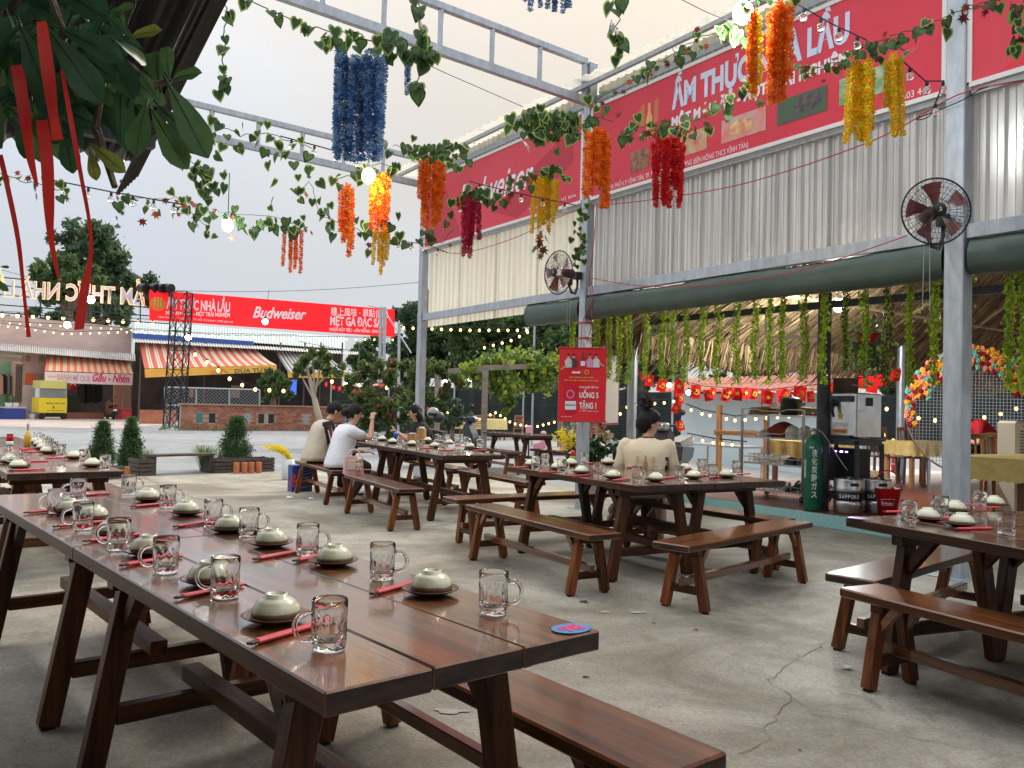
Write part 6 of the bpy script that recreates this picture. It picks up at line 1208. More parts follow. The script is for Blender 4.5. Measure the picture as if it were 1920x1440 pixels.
# fire extinguisher, cloth tables, chairs
c = G(1677, 886, HZ); t = thing('fire_extinguisher', 'red fire extinguisher at the foot of the far hut post', 'fire extinguisher', c); b = MB(); b.lathe([(.06, 0), (.065, .01), (.065, .34), (.03, .39)], 16, c); b.build('cylinder_body', RED, t, True); b = MB(); b.lathe([(.02, .391), (.02, .43)], 8, c); b.bar(c + UZ * .43, c + Vector((.07, 0, .45)), .02, .02); b.build('valve', BLACK, t); b = MB(); b.lathe([(.0655, .17), (.0655, .185)], 16, c, False); b.build('band', WHITE, t)
CLT = mat('gold_cloth', (.50, .36, .12), .7, col2=(.60, .46, .18), vscale=14, bump=.2, bscale=30); OAK = woodmat('oak_orange', 'z', (.26, .11, .035), (.46, .22, .07), .4); BRW = woodmat('chair_brown', 'z', (.08, .03, .012), (.17, .07, .03), .35)
def clothtable(name, label, c, yaw, L_, Wd_, h, drop, mcl=None, leg=OAK, zb=HZ):
    f, r = dirs(yaw); t = thing('cloth_table', label, 'table', (c[0], c[1], zb), -R(yaw)); b = MB(); b.box((0, 0, h - .02), (Wd_, L_, .03)); b.build('tabletop', leg, t, local=True)
    for sx in (-1, 1):
        for sy in (-1, 1): b = MB(); b.box((sx * (Wd_ / 2 - .06), sy * (L_ / 2 - .06), (h - .036) / 2), (.06, .06, h - .036)); b.build('leg', leg, t, local=True)
    b = MB(); n = 120; per = []
    for k in range(n):
        s = k / n * 2 * (Wd_ + L_); W2, L2 = Wd_ / 2 + .008, L_ / 2 + .008
        if s < Wd_: q = (-W2 + s / Wd_ * 2 * W2, -L2, 0, -1)
        elif s < Wd_ + L_: q = (W2, -L2 + (s - Wd_) / L_ * 2 * L2, 1, 0)
        elif s < 2 * Wd_ + L_: q = (W2 - (s - Wd_ - L_) / Wd_ * 2 * W2, L2, 0, 1)
        else: q = (-W2, L2 - (s - 2 * Wd_ - L_) / L_ * 2 * L2, -1, 0)
        per.append(q)
    rows = [(0, 0.0), (.35, .010), (.7, .018), (1.0, .026)]; vs = []
    for fr_, o_ in rows:
        for k, (x, y, nx, ny) in enumerate(per):
            wv = .014 * math.sin(k * .9 + c[0]) * fr_; z = h + .004 - drop * fr_ + (.016 * abs(math.sin(k * math.pi / 2)) if fr_ == 1.0 else 0); vs.append((x + nx * (o_ + wv), y + ny * (o_ + wv), z))
    fs = [(j * n + k, j * n + (k + 1) % n, (j + 1) * n + (k + 1) % n, (j + 1) * n + k) for j in range(3) for k in range(n)] + [tuple(range(n))[::-1]]
    b.add(vs, fs); o = b.mesh('cloth', mcl or CLT); o = put('tablecloth', o, None, MW[t.name].copy()); tag(o, label.replace('table', 'tablecloth on the table', 1) if False else 'scalloped gold cloth draped on the ' + name, 'tablecloth'); return t
clothtable('small table by the flower arch', 'small orange wooden table under a gold cloth by the flower arch', (6.72, 13.8), 75, .85, .7, .75, .24)
clothtable('long table at the right edge', 'long wooden table under a gold cloth at the right edge of the platform', (5.7, 9.1), 58, 2.0, .8, .75, .24, leg=BRW)
clothtable('table behind the serving cart', 'table under a gold cloth behind the serving cart', (4.55, 12.6), 50, 1.2, .7, .75, .28)
def chair(c, yaw, label, m, zb=HZ, slats=5, vertical=True, group='wooden chairs round the cloth tables', lean=.08):
    t = thing('wooden_chair', label, 'chair', (c[0], c[1], zb), -R(yaw), group); b = MB(); b.box((0, 0, .44), (.42, .42, .03), ch=.01); b.build('seat', m, t, local=True)
    for sx in (-1, 1):
        b = MB(); b.bar((sx * .18, .17, .425), (sx * .20, .20, 0), .04, .04); b.build('leg', m, t, local=True); b = MB(); b.bar((sx * .18, -.17, .425), (sx * .19, -.22, 0), .04, .04); b.build('leg', m, t, local=True); b = MB(); b.bar((sx * .18, -.19, .456), (sx * .17, -.19 - lean * 1.6, .92), .035, .03); b.build('back_post', m, t, local=True)
    b = MB(); b.bar((-.19, -.19 - lean * 1.6, .93), (.19, -.19 - lean * 1.6, .93), .03, .06, ch=.008); b.build('top_rail', m, t, local=True)
    for k in range(slats):
        b = MB(); x = -.13 + .26 * k / (slats - 1); z = .52 + .35 * k / (slats - 1)
        if vertical: b.bar((x, -.20, .456), (x, -.19 - lean * 1.6, .90), .022, .012)
        else: b.bar((-.16, -.19 - lean * (z - .45) * 3.4, z), (.16, -.19 - lean * (z - .45) * 3.4, z), .012, .035)
        b.build('slat', m, t, local=True)
    return t
chair((6.55, 14.75), 185, 'dark chair behind the small gold cloth table, left one', BRW); chair((7.05, 14.65), 190, 'dark chair behind the small gold cloth table, right one', BRW)
chair((5.75, 10.25), 200, 'orange slatted chair behind the long gold cloth table, left one', OAK); chair((6.25, 10.55), 195, 'orange slatted chair behind the long gold cloth table, right one', OAK); chair((6.6, 11.3), 215, 'brown chair left of the white air cooler', BRW); chair((5.55, 8.55), -32, 'dark chair pushed under the long gold cloth table', BRW)
# upturned wooden table on a steel table
WP2 = PL((4.9, 19.4), (6.4, 17.6)); t = thing('steel_table', 'long grey steel table before the pale wall', 'table', WP2.w(0, 0))
q0, q1 = AT(1292, 832, 17.6), AT(1400, 836, 16.2); b = MB(); X = Vector((q1.x - q0.x, q1.y - q0.y, 0)); b.frame((q0 + q1) / 2 - UZ * .02 + Vector((.2, .28, 0)), X, Vector((-X.y, X.x, 0)), UZ, X.length / 2, .35, .02); b.build('tabletop', STAIN, t)
Xn = X.normalized(); Yn = Vector((-Xn.y, Xn.x, 0))
mid = (q0 + q1) / 2 + Vector((.2, .28, 0)); mid.z = 0; TH_ = ((q0 + q1) / 2).z - .04
for sx in (-1, 1):
    for sy in (-1, 1): b = MB(); p = mid + Xn * sx * (X.length / 2 - .05) + Yn * sy * .3; b.bar(p, p + UZ * TH_, .035, .035); b.build('leg', STAIN, t)
for i, (flip, lb) in enumerate(((False, 'orange wooden table standing before the pale wall'), (True, 'orange wooden table turned upside down on the other one'))):
    c = AT(1392, 812, 15.6); zt = c.z; c.z = 0; t = thing('orange_table', lb, 'table', c, R(-20), 'orange tables stacked top to top'); b = MB(); b.box((0, 0, zt - .02 + (.045 if flip else 0)), (.98, .6, .04), ch=.004); b.build('tabletop', OAK, t, local=True)
    for sx in (-1, 1):
        for sy in (-1, 1): b = MB(); z0, z1 = (zt + .046, zt + .52) if flip else (0, zt - .041); b.box((sx * .42, sy * .24, (z0 + z1) / 2), (.06, .06, z1 - z0), ch=.004); b.build('leg', OAK, t, local=True)
# flower arch with wire grid
ac = AT(1822, 772, 12.6); AX = Vector((1, -.12, 0)).normalized(); AN = Vector((AX.y, -AX.x, 0)); AR = 118 / FPX * 12.6; t = frameT('flower_arch', 'round wire grid backdrop with an arc of coloured paper roses behind the nearest post', 'flower arch', Vector((ac.x, ac.y, HZ)), AX); inv = MW[t.name].inverted()
b = MB(); b.tube([ac + AX * AR * math.cos(a) + UZ * AR * math.sin(a) for a in np.linspace(0, 2 * math.pi, 48, False)], .014, 6, closed=True); b.build('ring', STAIN, t, True); b = MB(); st = .05
k = -AR + st
while k < AR:
    h = math.sqrt(AR * AR - k * k); b.frame(ac + AX * k, AX, AN, UZ, .0028, .0028, h); b.frame(ac + UZ * k + AN * .006, AX, AN, UZ, h, .0028, .0028); k += st
b.build('wire_grid', STAIN, t)['kind'] = 'stuff'
for sx in (-1, 1): b = MB(); b.bar(Vector((ac.x, ac.y, HZ)) + AX * sx * .6, ac + AX * sx * .6 - UZ * AR * .8, .03, .03); b.build('stand', STAIN, t)
ROS = []
for nm, cl in (('rose_gold', (.80, .40, .03)), ('rose_peach', (.80, .28, .16)), ('rose_crimson', (.28, .01, .02)), ('rose_mint', (.16, .46, .38))):
    b = MB(); m = mat(nm, cl, .6)
    for rr, z, k in ((.05, 0, 7), (.034, .014, 5), (.018, .024, 4)): b.lathe([(rr * .3, z), (rr, z + .016), (rr * .8, z + .024), (rr * .35, z + .014)], k * 2, close=False, mod=lambda i, t_, k=k: 1 + .16 * math.cos(k * t_))
    ROS.append(b.mesh('rose', m))
seen = []
tries = 0
while len(seen) < 185 and tries < 12000:
    tries += 1; a = random.uniform(R(22), R(196)); rr = AR * random.uniform(.70, 1.03) if a < R(165) else AR * random.uniform(.90, 1.0); p = Vector((rr * math.cos(a), rr * math.sin(a)))
    if all((p - q).length > .058 for q in seen):
        seen.append(p); M = inv @ (Matrix.Translation(ac + AX * p.x + UZ * p.y - AN * -.03) @ Matrix.Rotation(math.atan2(AX.y, AX.x), 4, 'Z') @ Matrix.Rotation(R(90 + random.uniform(-15, 15)), 4, 'X') @ Matrix.Rotation(random.uniform(0, 6), 4, 'Z')); put('rose', ROS[random.choices(range(4), (.34, .27, .24, .15))[0]], t, M)
# air cooler
c = AT(1900, 850, 9.9); c.z = HZ; ztop = AT(1900, 789, 9.9).z; t = frameT('air_cooler', 'cream portable air cooler with a front grille by the flower arch', 'air cooler', c, Vector((1, .3, 0))); h = ztop - HZ; b = MB(); b.box((0, 0, h / 2), (.22, .3, h), ch=.03); b.build('housing', mat('cream_plastic', (.66, .62, .52), .4), t, local=True)
for k in range(9): b = MB(); b.box((-.0, -.152, h - .12 - k * .035), (.13, .01, .02)); b.build('grille_slat', mat('grille_grey', (.2, .2, .19), .5), t, local=True)
b = MB(); b.box((0, -.152, h - .06), (.04, .008, .025)); b.build('badge', BLACK, t, local=True)
# ---- roll up poster tied to the middle post
PP = PL((AT(1048, 720, 10.7).x, 10.7), (AT(1138, 720, 10.62).x, 10.62)); t = thing('beer_poster', 'red beer promotion poster with white lettering hung on the middle post', 'poster', PP.w(0, 1.1)); b = MB()
u0, z1 = PP.uz(1049, 652); u1, z0 = PP.uz(1135, 791); b.grid(lambda a, c: PP.w(u0 + (u1 - u0) * a, z1 + (z0 - z1) * c, .004 * math.sin(c * 9) + .003 * math.sin(a * 7 + c * 3)), 10, 16); b.build('sheet', mat('poster_red', (.72, .008, .02), .4, col2=(.80, .03, .04), vscale=2), t, True)
for z in (z0, z1): b = MB(); b.tube([PP.w(u0 - .01, z, 0), PP.w(u1 + .01, z, 0)], .011, 8); b.build('rod', RED, t)
POF = .012
def pt(body, x0, y, x1, cap, m=PRW, **k): PP.txt(body, x0, y, x1, cap, m, t, POF, **k)
pt('UỐNG 5', 1086, 746, 1122, 10, bold=.035); pt('TẶNG 1', 1086, 766, 1118, 11, bold=.035); pt('ĐỪNG NHIỆT TIẾP TAY', 1086, 728, 1122, 3.2, bold=.02); pt('BIA CHÍNH THỨC CỦA', 1068, 709, 1113, 2.3, GOLD, bold=.03); pt('FIFA CLUB WORLD CUP 2025', 1058, 714.5, 1122, 2.3, GOLD, bold=.03); pt('* ÁP DỤNG BUDWEISER LON 330ML', 1086, 772, 1122, 2); pt('BUDWEISER VIETNAM', 1052, 782, 1072, 1.6)
def pshape(pts, m, o=POF): PP.poly('printed_shape', pts, m, t, o)
CANR = mat('can_red', (.60, .015, .06), .3); pshape([(1060, 724), (1079, 724), (1080, 728), (1080, 770), (1078, 774), (1061, 774), (1059, 770), (1059, 728)], CANR); pshape([(1059.5, 752), (1080, 752), (1080, 768), (1059.5, 768)], PRW, POF + .001); pt('Budweiser', 1060.5, 761, 1079.5, 4.5, mat('ink', (.05, .03, .05), .5), shear=.3, ext=.004)
PP.poly('printed_shape', [(1069.5 + 7.5 * math.cos(k * .3927), 739 + 8 * math.sin(k * .3927)) for k in range(16)], mat('can_seal', (.80, .30, .35), .5), t, POF + .001); PP.poly('printed_shape', [(1069.5 + 5.5 * math.cos(k * .3927), 739 + 6 * math.sin(k * .3927)) for k in range(16)], CANR, t, POF + .002)
pshape([(1089, 683), (1097, 683), (1097.5, 676), (1094.5, 667), (1094.5, 659), (1091.5, 659), (1091.5, 667), (1088.5, 676)], mat('bottle_brown', (.20, .04, .02), .4), POF + .002); pshape([(1088.7, 677), (1097.3, 677), (1097, 686), (1089, 686)], PRW, POF + .003)
for x, sh, sk in ((1066, (.62, .62, .64), 0), (1076, (.09, .04, .04), 1), (1106, (.80, .30, .50), 0), (1118, (.70, .72, .75), 1)):   # four generic players
    cshirt = mat(f'print_shirt_{x}', sh, .6); skn = mat('print_skin', (.55, .33, .24), .6); pshape([(x - 6, 689), (x + 6, 689), (x + 7, 677), (x + 3, 672), (x - 3, 672), (x - 7, 677)], cshirt, POF + .001); pshape([(x - 2.2, 672), (x + 2.2, 672), (x + 2.6, 667), (x + 1.6, 664), (x - 1.6, 664), (x - 2.6, 667)], skn, POF + .002); pshape([(x - 2.7, 667), (x + 2.7, 667), (x + 1.8, 663), (x - 1.8, 663)], BLACK, POF + .003)
pshape([(1051, 692), (1060, 684), (1062, 687), (1053, 694)], mat('print_skin', (.55, .33, .24), .6), POF + .001); pshape([(1124, 678), (1134, 686), (1133, 688), (1122, 682)], mat('print_skin', (.55, .33, .24), .6), POF + .001)
pshape([(1072, 700), (1074, 696), (1080, 697), (1088, 696), (1087, 701), (1080, 700)], PRW); PP.poly('printed_shape', [(1100 + 4.6 * math.cos(k * .3927), 698 + 4.6 * math.sin(k * .3927)) for k in range(16)], GOLD, t, POF); PP.poly('printed_shape', [(1100 + 3.2 * math.cos(k * .3927), 698 + 3.2 * math.sin(k * .3927)) for k in range(16)], mat('poster_red', (.72, .008, .02), .4), t, POF + .001); pshape([(1091.3, 692), (1091.7, 692), (1091.7, 704), (1091.3, 704)], GOLD)
# whiteboard behind the poster
p0, p1 = AT(1136, 700, 11.2), AT(1159, 700, 11.9); WB = PL((p0.x, p0.y), (p1.x, p1.y)); t = thing('menu_board', 'pale board with a dark red edge turned sideways behind the poster', 'board', WB.w(0, 1.2)); u1 = WB.uz(1159, 700)[0]; b = MB(); b.frame(WB.w(u1 / 2 - .1, 1.63, 0), WB.X, WB.n, UZ, u1 / 2 + .1, .012, .52); b.build('panel', mat('board_beige', (.52, .46, .40), .6), t)
for z in (1.10, 2.16): b = MB(); b.frame(WB.w(u1 / 2 - .1, z, 0), WB.X, WB.n, UZ, u1 / 2 + .12, .018, .015); b.build('frame', mat('maroon', (.20, .02, .03), .5), t)
b = MB(); b.frame(WB.w(u1 + .012, 1.63, 0), WB.X, WB.n, UZ, .012, .018, .514); b.build('frame', mat('maroon', (.20, .02, .03), .5), t)
# plant tub at the middle post
c = Vector((AT(1110, 860, 12.3).x, 12.3, 0)); t = thing('leafy_tub', 'square grey tub of dark glossy leaves behind the middle post', 'pot plant', c); b = MB(); b.box((c.x, c.y, .17), (.42, .42, .34), ch=.02); b.build('tub', mat('stone_tub', (.32, .33, .33), .9, var=.15), t); P = []
V, F = [], []
for k in range(46):
    a = random.uniform(0, 6.28); d = Vector((math.cos(a), math.sin(a), 0)); L_ = random.uniform(.45, .72); sp = random.uniform(.12, .5)
    for j in range(9): q = .25 + .75 * j / 8; P.append(tuple(Vector((0, 0, .3)) + d * sp * q ** 1.5 + UZ * L_ * q * (1 - .18 * q) + Vector((random.gauss(0, .03), random.gauss(0, .03), 0))))
put('foliage', leafcloud(np.array(P), .15, [leafmat('glossy_dark', (.008, .022, .012), (.025, .06, .025), .1), leafmat('glossy_mid', (.02, .06, .02), (.06, .12, .03), .15)], 'foliage', 0, .42), t)['kind'] = 'stuff'
c = AT(1061, 822, 11.9); t = thing('yellow_flower', 'spiky yellow paper flower left of the middle post', 'flower', c); put('petals', leafcloud(RNG.normal(size=(130, 3)) * [.07, .07, .07], .10, mat('petal_yellow', (.85, .70, .02), .6, transluc=.3), 'petals', 0, .25), t)['kind'] = 'stuff'; b = MB(); b.tube([c, Vector((c.x + .25, c.y + .3, .3))], .008, 5); b.build('stem', GL2, t)
for i, (x, y, cl, lb) in enumerate(((1082, 806, (.62, .66, .42), 'pale green paper flower above the tub, left of the post'), (1136, 818, (.75, .66, .45), 'cream paper flower in the tub right of the post'), (1124, 800, (.66, .30, .22), 'salmon paper flower in the tub under the poster'))):
    c = AT(x, y, 12.1); t = thing('paper_flower', lb, 'flower', c); put('petals', leafcloud(RNG.normal(size=(26, 3)) * [.05, .02, .05], .11, mat(f'paper_petal_{i}', cl, .7), 'petals', 0, .6), t); b = MB(); b.tube([c, Vector((c.x, c.y + .1, .4))], .006, 5); b.build('stem', GL2, t)
# ---- far dining group on the gravel
RAT = woodmat('rattan_orange', 'z', (.24, .09, .04), (.42, .18, .09), .5); PLY = mat('pale_yellow_cloth', (.66, .56, .24), .75, col2=(.74, .64, .32), vscale=6)
clothtable('far table by the net fence', 'far table under a pale yellow cloth by the net fence', (-1.3, 32.5), 78, 2.1, 1.0, .80, .40, PLY, BRW, 0)
for i, (x, y, yw, lb) in enumerate(((-2.0, 31.2, 15, 'rattan chair nearest the far yellow cloth table, left one'), (-1.15, 31.0, 10, 'rattan chair nearest the far yellow cloth table, right one'), (-.9, 33.6, 190, 'rattan chair behind the far yellow cloth table, left one'), (.3, 33.4, 185, 'rattan chair behind the far yellow cloth table, right one'), (3.1, 29.5, 60, 'rattan chair by the bike left of the poster'))): chair((x, y), yw, lb, RAT, 0, 6, False, 'rattan chairs of the far dining group', .10)
# ---- vehicles
TYR = mat('tyre', (.012, .012, .013), .85); 
def wheel(t, c, r_, ax, w_=.09, name='wheel'):
    b = MB(); X = Vector((-ax.y, ax.x, 0)).normalized(); ring = [c + X * ((r_ - w_ / 2) * math.cos(a)) + UZ * ((r_ - w_ / 2) * math.sin(a)) for a in np.linspace(0, 6.2832, 22, False)]; b.tube(ring, w_ / 2, 8, closed=True); o = b.build(name, TYR, t, True); b = MB(); b.tube([c - ax * .03, c + ax * .03], r_ * .62, 16); b.build('rim', STEELD, o)
def scooter(c, yaw, label, mb, ms, seat=BLACK, s=1.0):
    f, r = dirs(yaw); t = thing('motor_scooter', label, 'motorbike', c, 0, 'motorbikes parked round the yard')
    P = lambda a, d, z: Vector((c[0], c[1], c[2] if len(c) > 2 else 0)) + f * a * s + r * d * s + UZ * z * s
    wheel(t, P(.62, 0, .26), .26 * s, r); wheel(t, P(-.58, 0, .26), .26 * s, r)
    b = MB(); b.prism([P(.50, -.16, .36), P(.42, -.18, .86), P(.52, -.14, 1.0), P(.66, -.10, .74), P(.74, -.08, .50)], r * .32 * s); b.build('front_shield', mb, t); b = MB(); b.prism([P(-.85, -.14, .62), P(-.72, -.15, .44), P(-.2, -.16, .28), P(.36, -.15, .28), P(.40, -.15, .36), P(-.02, -.16, .40), P(-.12, -.16, .66)], r * .3 * s); b.build('body', mb, t)
    b = MB(); b.prism([P(-.84, -.12, .645), P(-.1, -.14, .665), P(-.02, -.13, .74), P(-.4, -.13, .80), P(-.8, -.12, .84)], r * .26 * s); b.build('seat', seat, t); b = MB(); b.tube([P(.38, -.34, 1.04), P(.46, -.1, 1.04), P(.46, .1, 1.04), P(.38, .34, 1.04)], .022 * s, 7); b.build('handlebar', BLACK, t, True)
    b = MB(); b.frame(P(.55, 0, 1.02), r, f, UZ, .11 * s, .09 * s, .07 * s, .03 * s); o = b.build('headlight_housing', ms, t); b = MB(); b.ball(P(.65, 0, 1.02), .05 * s, 8, 6); b.build('headlight', STAIN, o, True)
    b = MB(); b.prism([P(.36, -.1, .5), P(.62, -.08, .56), P(.86, -.06, .42), P(.62, -.08, .60), P(.40, -.09, .56)], r * .18 * s); b.build('mudguard', ms, t); b = MB(); b.tube([P(-.5, .17, .30), P(-.95, .19, .42)], [.04 * s, .06 * s], 9); b.build('exhaust', STEELD, t)
    for d in (-1, 1): b = MB(); b.tube([P(.44, d * .24, 1.05), P(.42, d * .30, 1.24)], .008 * s, 5); b.ball(P(.41, d * .31, 1.28), .055 * s, 8, 6, (1, .5, 1)); b.build('mirror', BLACK, t)
    b = MB(); b.frame(P(-.90, 0, .55), r, f, UZ, .09 * s, .012 * s, .06 * s); b.build('number_plate', WHITE, t); b = MB(); b.frame(P(-.87, 0, .70), r, f, UZ, .10 * s, .02 * s, .03 * s); b.build('tail_light', RED, t); b = MB(); b.bar(P(-.1, -.13, .29), P(-.15, -.22, .02), .02, .02); b.build('kick_stand', STEELD, t); return t
CHG = mat('charcoal_paint', (.03, .032, .036), .3, coat=.5); GRP = mat('grey_paint', (.20, .20, .20), .35, coat=.4)
p = SH.p(207, 783, 1.2); scooter((p.x, p.y, 0), -40, 'motorbike parked nose in at the pink shop, its tail and number plate outward', mat('red_brown_paint', (.25, .12, .09), .4), GRP); 
p = G(1262, 866); scooter((AT(1262, 800, 15.2).x, 15.2, 0), -150, 'grey and black scooter parked behind the woman in beige', CHG, GRP, GRP); scooter((AT(1075, 800, 25).x, 25, 0), 190, 'dark motorbike behind the beer poster, one round mirror showing', CHG, BLACK); t = scooter((AT(838, 800, 17.5).x, 17.5, 0), 110, 'dark motorbike behind the far canopy post with a helmet on it', CHG, mat('navy_paint', (.03, .05, .08), .35))
for i, (x, y, m, lb) in enumerate(((812, 774, mat('helmet_silver', (.30, .32, .33), .25), 'glossy grey helmet on the motorbike behind the far canopy post'), (822, 782, mat('helmet_navy', (.045, .055, .07), .5), 'dark blue helmet on the motorbike behind the far canopy post'))):
    c = AT(x, y, 17.3); o = thing('helmet', lb, 'helmet', c); b = MB(); b.ball(c, .13, 14, 9, (1, 1, .9)); b.build('shell', m, o, True); b = MB(); b.frame(c + Vector((0, -.10, -.03)), (1, 0, 0), (0, 1, 0), UZ, .09, .035, .03, .01); b.build('visor', BLACK, o)
c = Vector((AT(662, 800, 27).x, 27, 0)); t = thing('bicycle', 'bicycle parked behind the couple, half hidden by the shrub', 'bicycle', c); wheel(t, c + Vector((-.5, 0, .33)), .33, Vector((0, 1, 0)), .04); wheel(t, c + Vector((.5, .1, .33)), .33, Vector((0, 1, 0)), .04); b = MB()
for a_, c_ in (((-.5, .33), (-.25, .75)), ((-.25, .75), (.35, .80)), ((.35, .80), (.5, .33)), ((-.25, .75), (0, .3)), ((0, .3), (.35, .8)), ((-.5, .33), (0, .3)), ((.35, .8), (.32, 1.0)), ((-.25, .75), (-.28, .95))): b.tube([c + Vector((a_[0], 0, a_[1])), c + Vector((c_[0], 0, c_[1]))], .018, 6)
b.build('frame', mat('bike_blue', (.10, .25, .40), .4), t); b = MB(); b.frame(c + Vector((-.28, 0, .97)), (1, 0, 0), (0, 1, 0), UZ, .13, .07, .03, .02); b.build('saddle', BLACK, t); b = MB(); b.tube([c + Vector((.2, -.28, 1.02)), c + Vector((.32, 0, 1.02)), c + Vector((.2, .28, 1.02))], .014, 6); b.build('handlebar', STEEL, t)
# pink toy car
c = Vector((AT(1044, 850, 19.4).x, 19.4, 0)); t = thing('toy_car', 'pink ride on toy car with black tyres on the gravel behind the bare table', 'toy car', c); PNK = mat('toy_pink', (.78, .34, .42), .35, coat=.3); X3, Y3 = Vector((1, 0, 0)), Vector((0, 1, 0))
b = MB(); b.prism([c + Vector(q) for q in ((-.55, -.28, .2), (-.55, -.28, .46), (-.30, -.28, .50), (-.26, -.28, .32), (.10, -.28, .32), (.14, -.28, .50), (.55, -.28, .44), (.60, -.28, .2))], (0, .56, 0)); b.build('body', PNK, t); b = MB(); b.frame(c + Vector((-.32, 0, .56)), X3, Y3, UZ, .06, .22, .2, .03); b.build('seat_back', PNK, t)
for x in (-.36, .40):
    for y in (-.30, .30): wheel(t, c + Vector((x, y, .17)), .17, Y3, .11)
b = MB(); b.tube([c + Vector((.16, -.1, .5)), c + Vector((.10, -.1, .62))], .012, 6); b.tube([c + Vector((.08, -.1 + .11 * math.sin(a), .62 + .11 * math.cos(a))) for a in np.linspace(0, 6.28, 12, False)], .012, 6, closed=True); b.build('steering_wheel', BLACK, t); b = MB(); b.frame(c + Vector((.62, 0, .3)), X3, Y3, UZ, .02, .24, .05, .01); b.build('bumper', BLACK, t); b = MB(); b.frame(c + Vector((.1, -.285, .26)), X3, Y3, UZ, .2, .006, .03); b.build('side_trim', BLACK, t)
c = AT(992, 806, 22); t = thing('child_seat', 'pink rounded child seat back behind the bare table', 'seat', Vector((c.x, 22, 0))); b = MB(); b.frame(c, X3, Y3, UZ, .09, .05, .12, .04); b.build('seat_back', PNK, t); b = MB(); b.bar(Vector((c.x, 22, 0)), c - UZ * .11, .04, .04); b.build('stem', BLACK, t)
c = AT(762, 815, 21); c.z = 0; t = thing('stone_trough', 'brown stone trough under the flowering shrub behind the woman in black', 'planter', c); b = MB(); b.box((c.x, c.y, .17), (1.0, .5, .34), ch=.05); b.build('trough', mat('brown_stone', (.16, .11, .08), .95, var=.4, vscale=9, bump=.8, bscale=12), t)
# ================================================================== HANGING FLOWERS, IVY, NEAR PLANT, FANS, CABLES
def petalmat(n, a, c): return mat('petal_' + n, a, .55, col2=c, vscale=14, transluc=.35)
PM = {'orange': [petalmat('orange', (.90, .22, .01), (.94, .36, .02)), petalmat('deep_orange', (.80, .10, .01), (.86, .17, .01))], 'yellow': [petalmat('yellow', (.97, .58, .01), (1.0, .68, .02)), petalmat('amber', (.97, .50, .01), (1.0, .62, .02))],
      'red': [petalmat('red', (.72, .008, .015), (.78, .02, .03)), petalmat('red2', (.62, .006, .012), (.72, .012, .02))], 'crimson': [petalmat('crimson', (.50, .005, .06), (.60, .015, .10)), petalmat('crimson2', (.42, .004, .04), (.52, .01, .08))],
      'blue': [petalmat('blue', (.08, .23, .50), (.13, .32, .60)), petalmat('deep_blue', (.03, .11, .32), (.07, .18, .44)), petalmat('dusty_blue', (.24, .38, .58), (.32, .46, .64))]}
def strandmesh(col, seed, n=46, per=4, w_=.014, fl=.060):
    rs = np.random.default_rng(seed); V, F, M_ = [], [], []
    for i in range(n):
        z = -1.0 * (i + .4) / n; tp = 1.0 if i < n - 6 else .55 + .07 * (n - i)
        for j in range(per):
            a = i * 2.4 + j * 6.2832 / per + rs.normal(0, .3); c = np.array([w_ * tp * math.cos(a), w_ * tp * math.sin(a), z + rs.normal(0, .006)]); o = np.array([math.cos(a), math.sin(a), -.35]); o /= np.linalg.norm(o); s = np.cross(o, [0, 0, 1]); s /= np.linalg.norm(s); u = np.cross(s, o); mi = rs.integers(0, len(PM[col]))
            for k in range(5):
                b_ = 6.2832 * k / 5 + rs.normal(0, .2); d = math.cos(b_) * s + math.sin(b_) * u; e_ = np.cross(o, d); L_ = fl * rs.uniform(.75, 1.15) * .62; i0 = len(V)
                V += [c - o * .006, c + d * L_ * .55 + e_ * L_ * .28 + o * L_ * .22, c + d * L_ + o * L_ * .12, c + d * L_ * .55 - e_ * L_ * .28 + o * L_ * .22]; F += [(i0, i0 + 1, i0 + 2), (i0, i0 + 2, i0 + 3)]; M_ += [mi, mi]
    me = fastmesh('flower_strand', np.array(V), np.array(F), PM[col]); me.polygons.foreach_set('material_index', np.array(M_, np.int32)); return me
# z is unit length (scaled per strand); x,y stay in metres at length .6
SMESH = {c: [strandmesh(c, 11 * k + len(c), n=24 if c != 'blue' else 26, per=3, fl=.060 if c != 'blue' else .046) for k in range(3)] for c in PM}
IVY_D, IVY_L = leafmat('ivy_dark', (.022, .055, .022), (.05, .10, .035), .25), leafmat('ivy_lime', (.20, .32, .06), (.34, .44, .12), .35)
MAP = [leafmat('maple_maroon', (.10, .020, .015), (.20, .04, .02), .3), leafmat('maple_green', (.05, .09, .03), (.10, .13, .04), .3), leafmat('maple_rust', (.26, .05, .02), (.40, .11, .03), .3)]
def heartmesh(rim=True):
    b = MB(); out = [(0, 0), (.22, .16), (.44, .10), (.54, -.14), (.46, -.42), (.24, -.74), (0, -1.02)]
    def zz(x, y): return .10 * abs(x) - .16 * (y + .4) ** 2
    L_ = [Vector((x, y - .02, zz(x, y))) for x, y in out]; inn = [Vector((x * .74, -.38 + (y + .38) * .74, zz(x * .7, y * .7) + .004)) for x, y in out]
    for s in (1, -1):
        o_ = [Vector((p.x * s, p.y, p.z)) for p in L_]; i_ = [Vector((p.x * s, p.y, p.z)) for p in inn]; n = len(o_); b.mi = 1; b.add(o_ + i_, [(k, k + 1, n + k + 1, n + k) if s > 0 else (k, n + k, n + k + 1, k + 1) for k in range(n - 1)]); b.mi = 0; b.add(i_ + [Vector((0, -.40, .015))], [(k, k + 1, n) if s > 0 else (k + 1, k, n) for k in range(n - 1)])
    return b
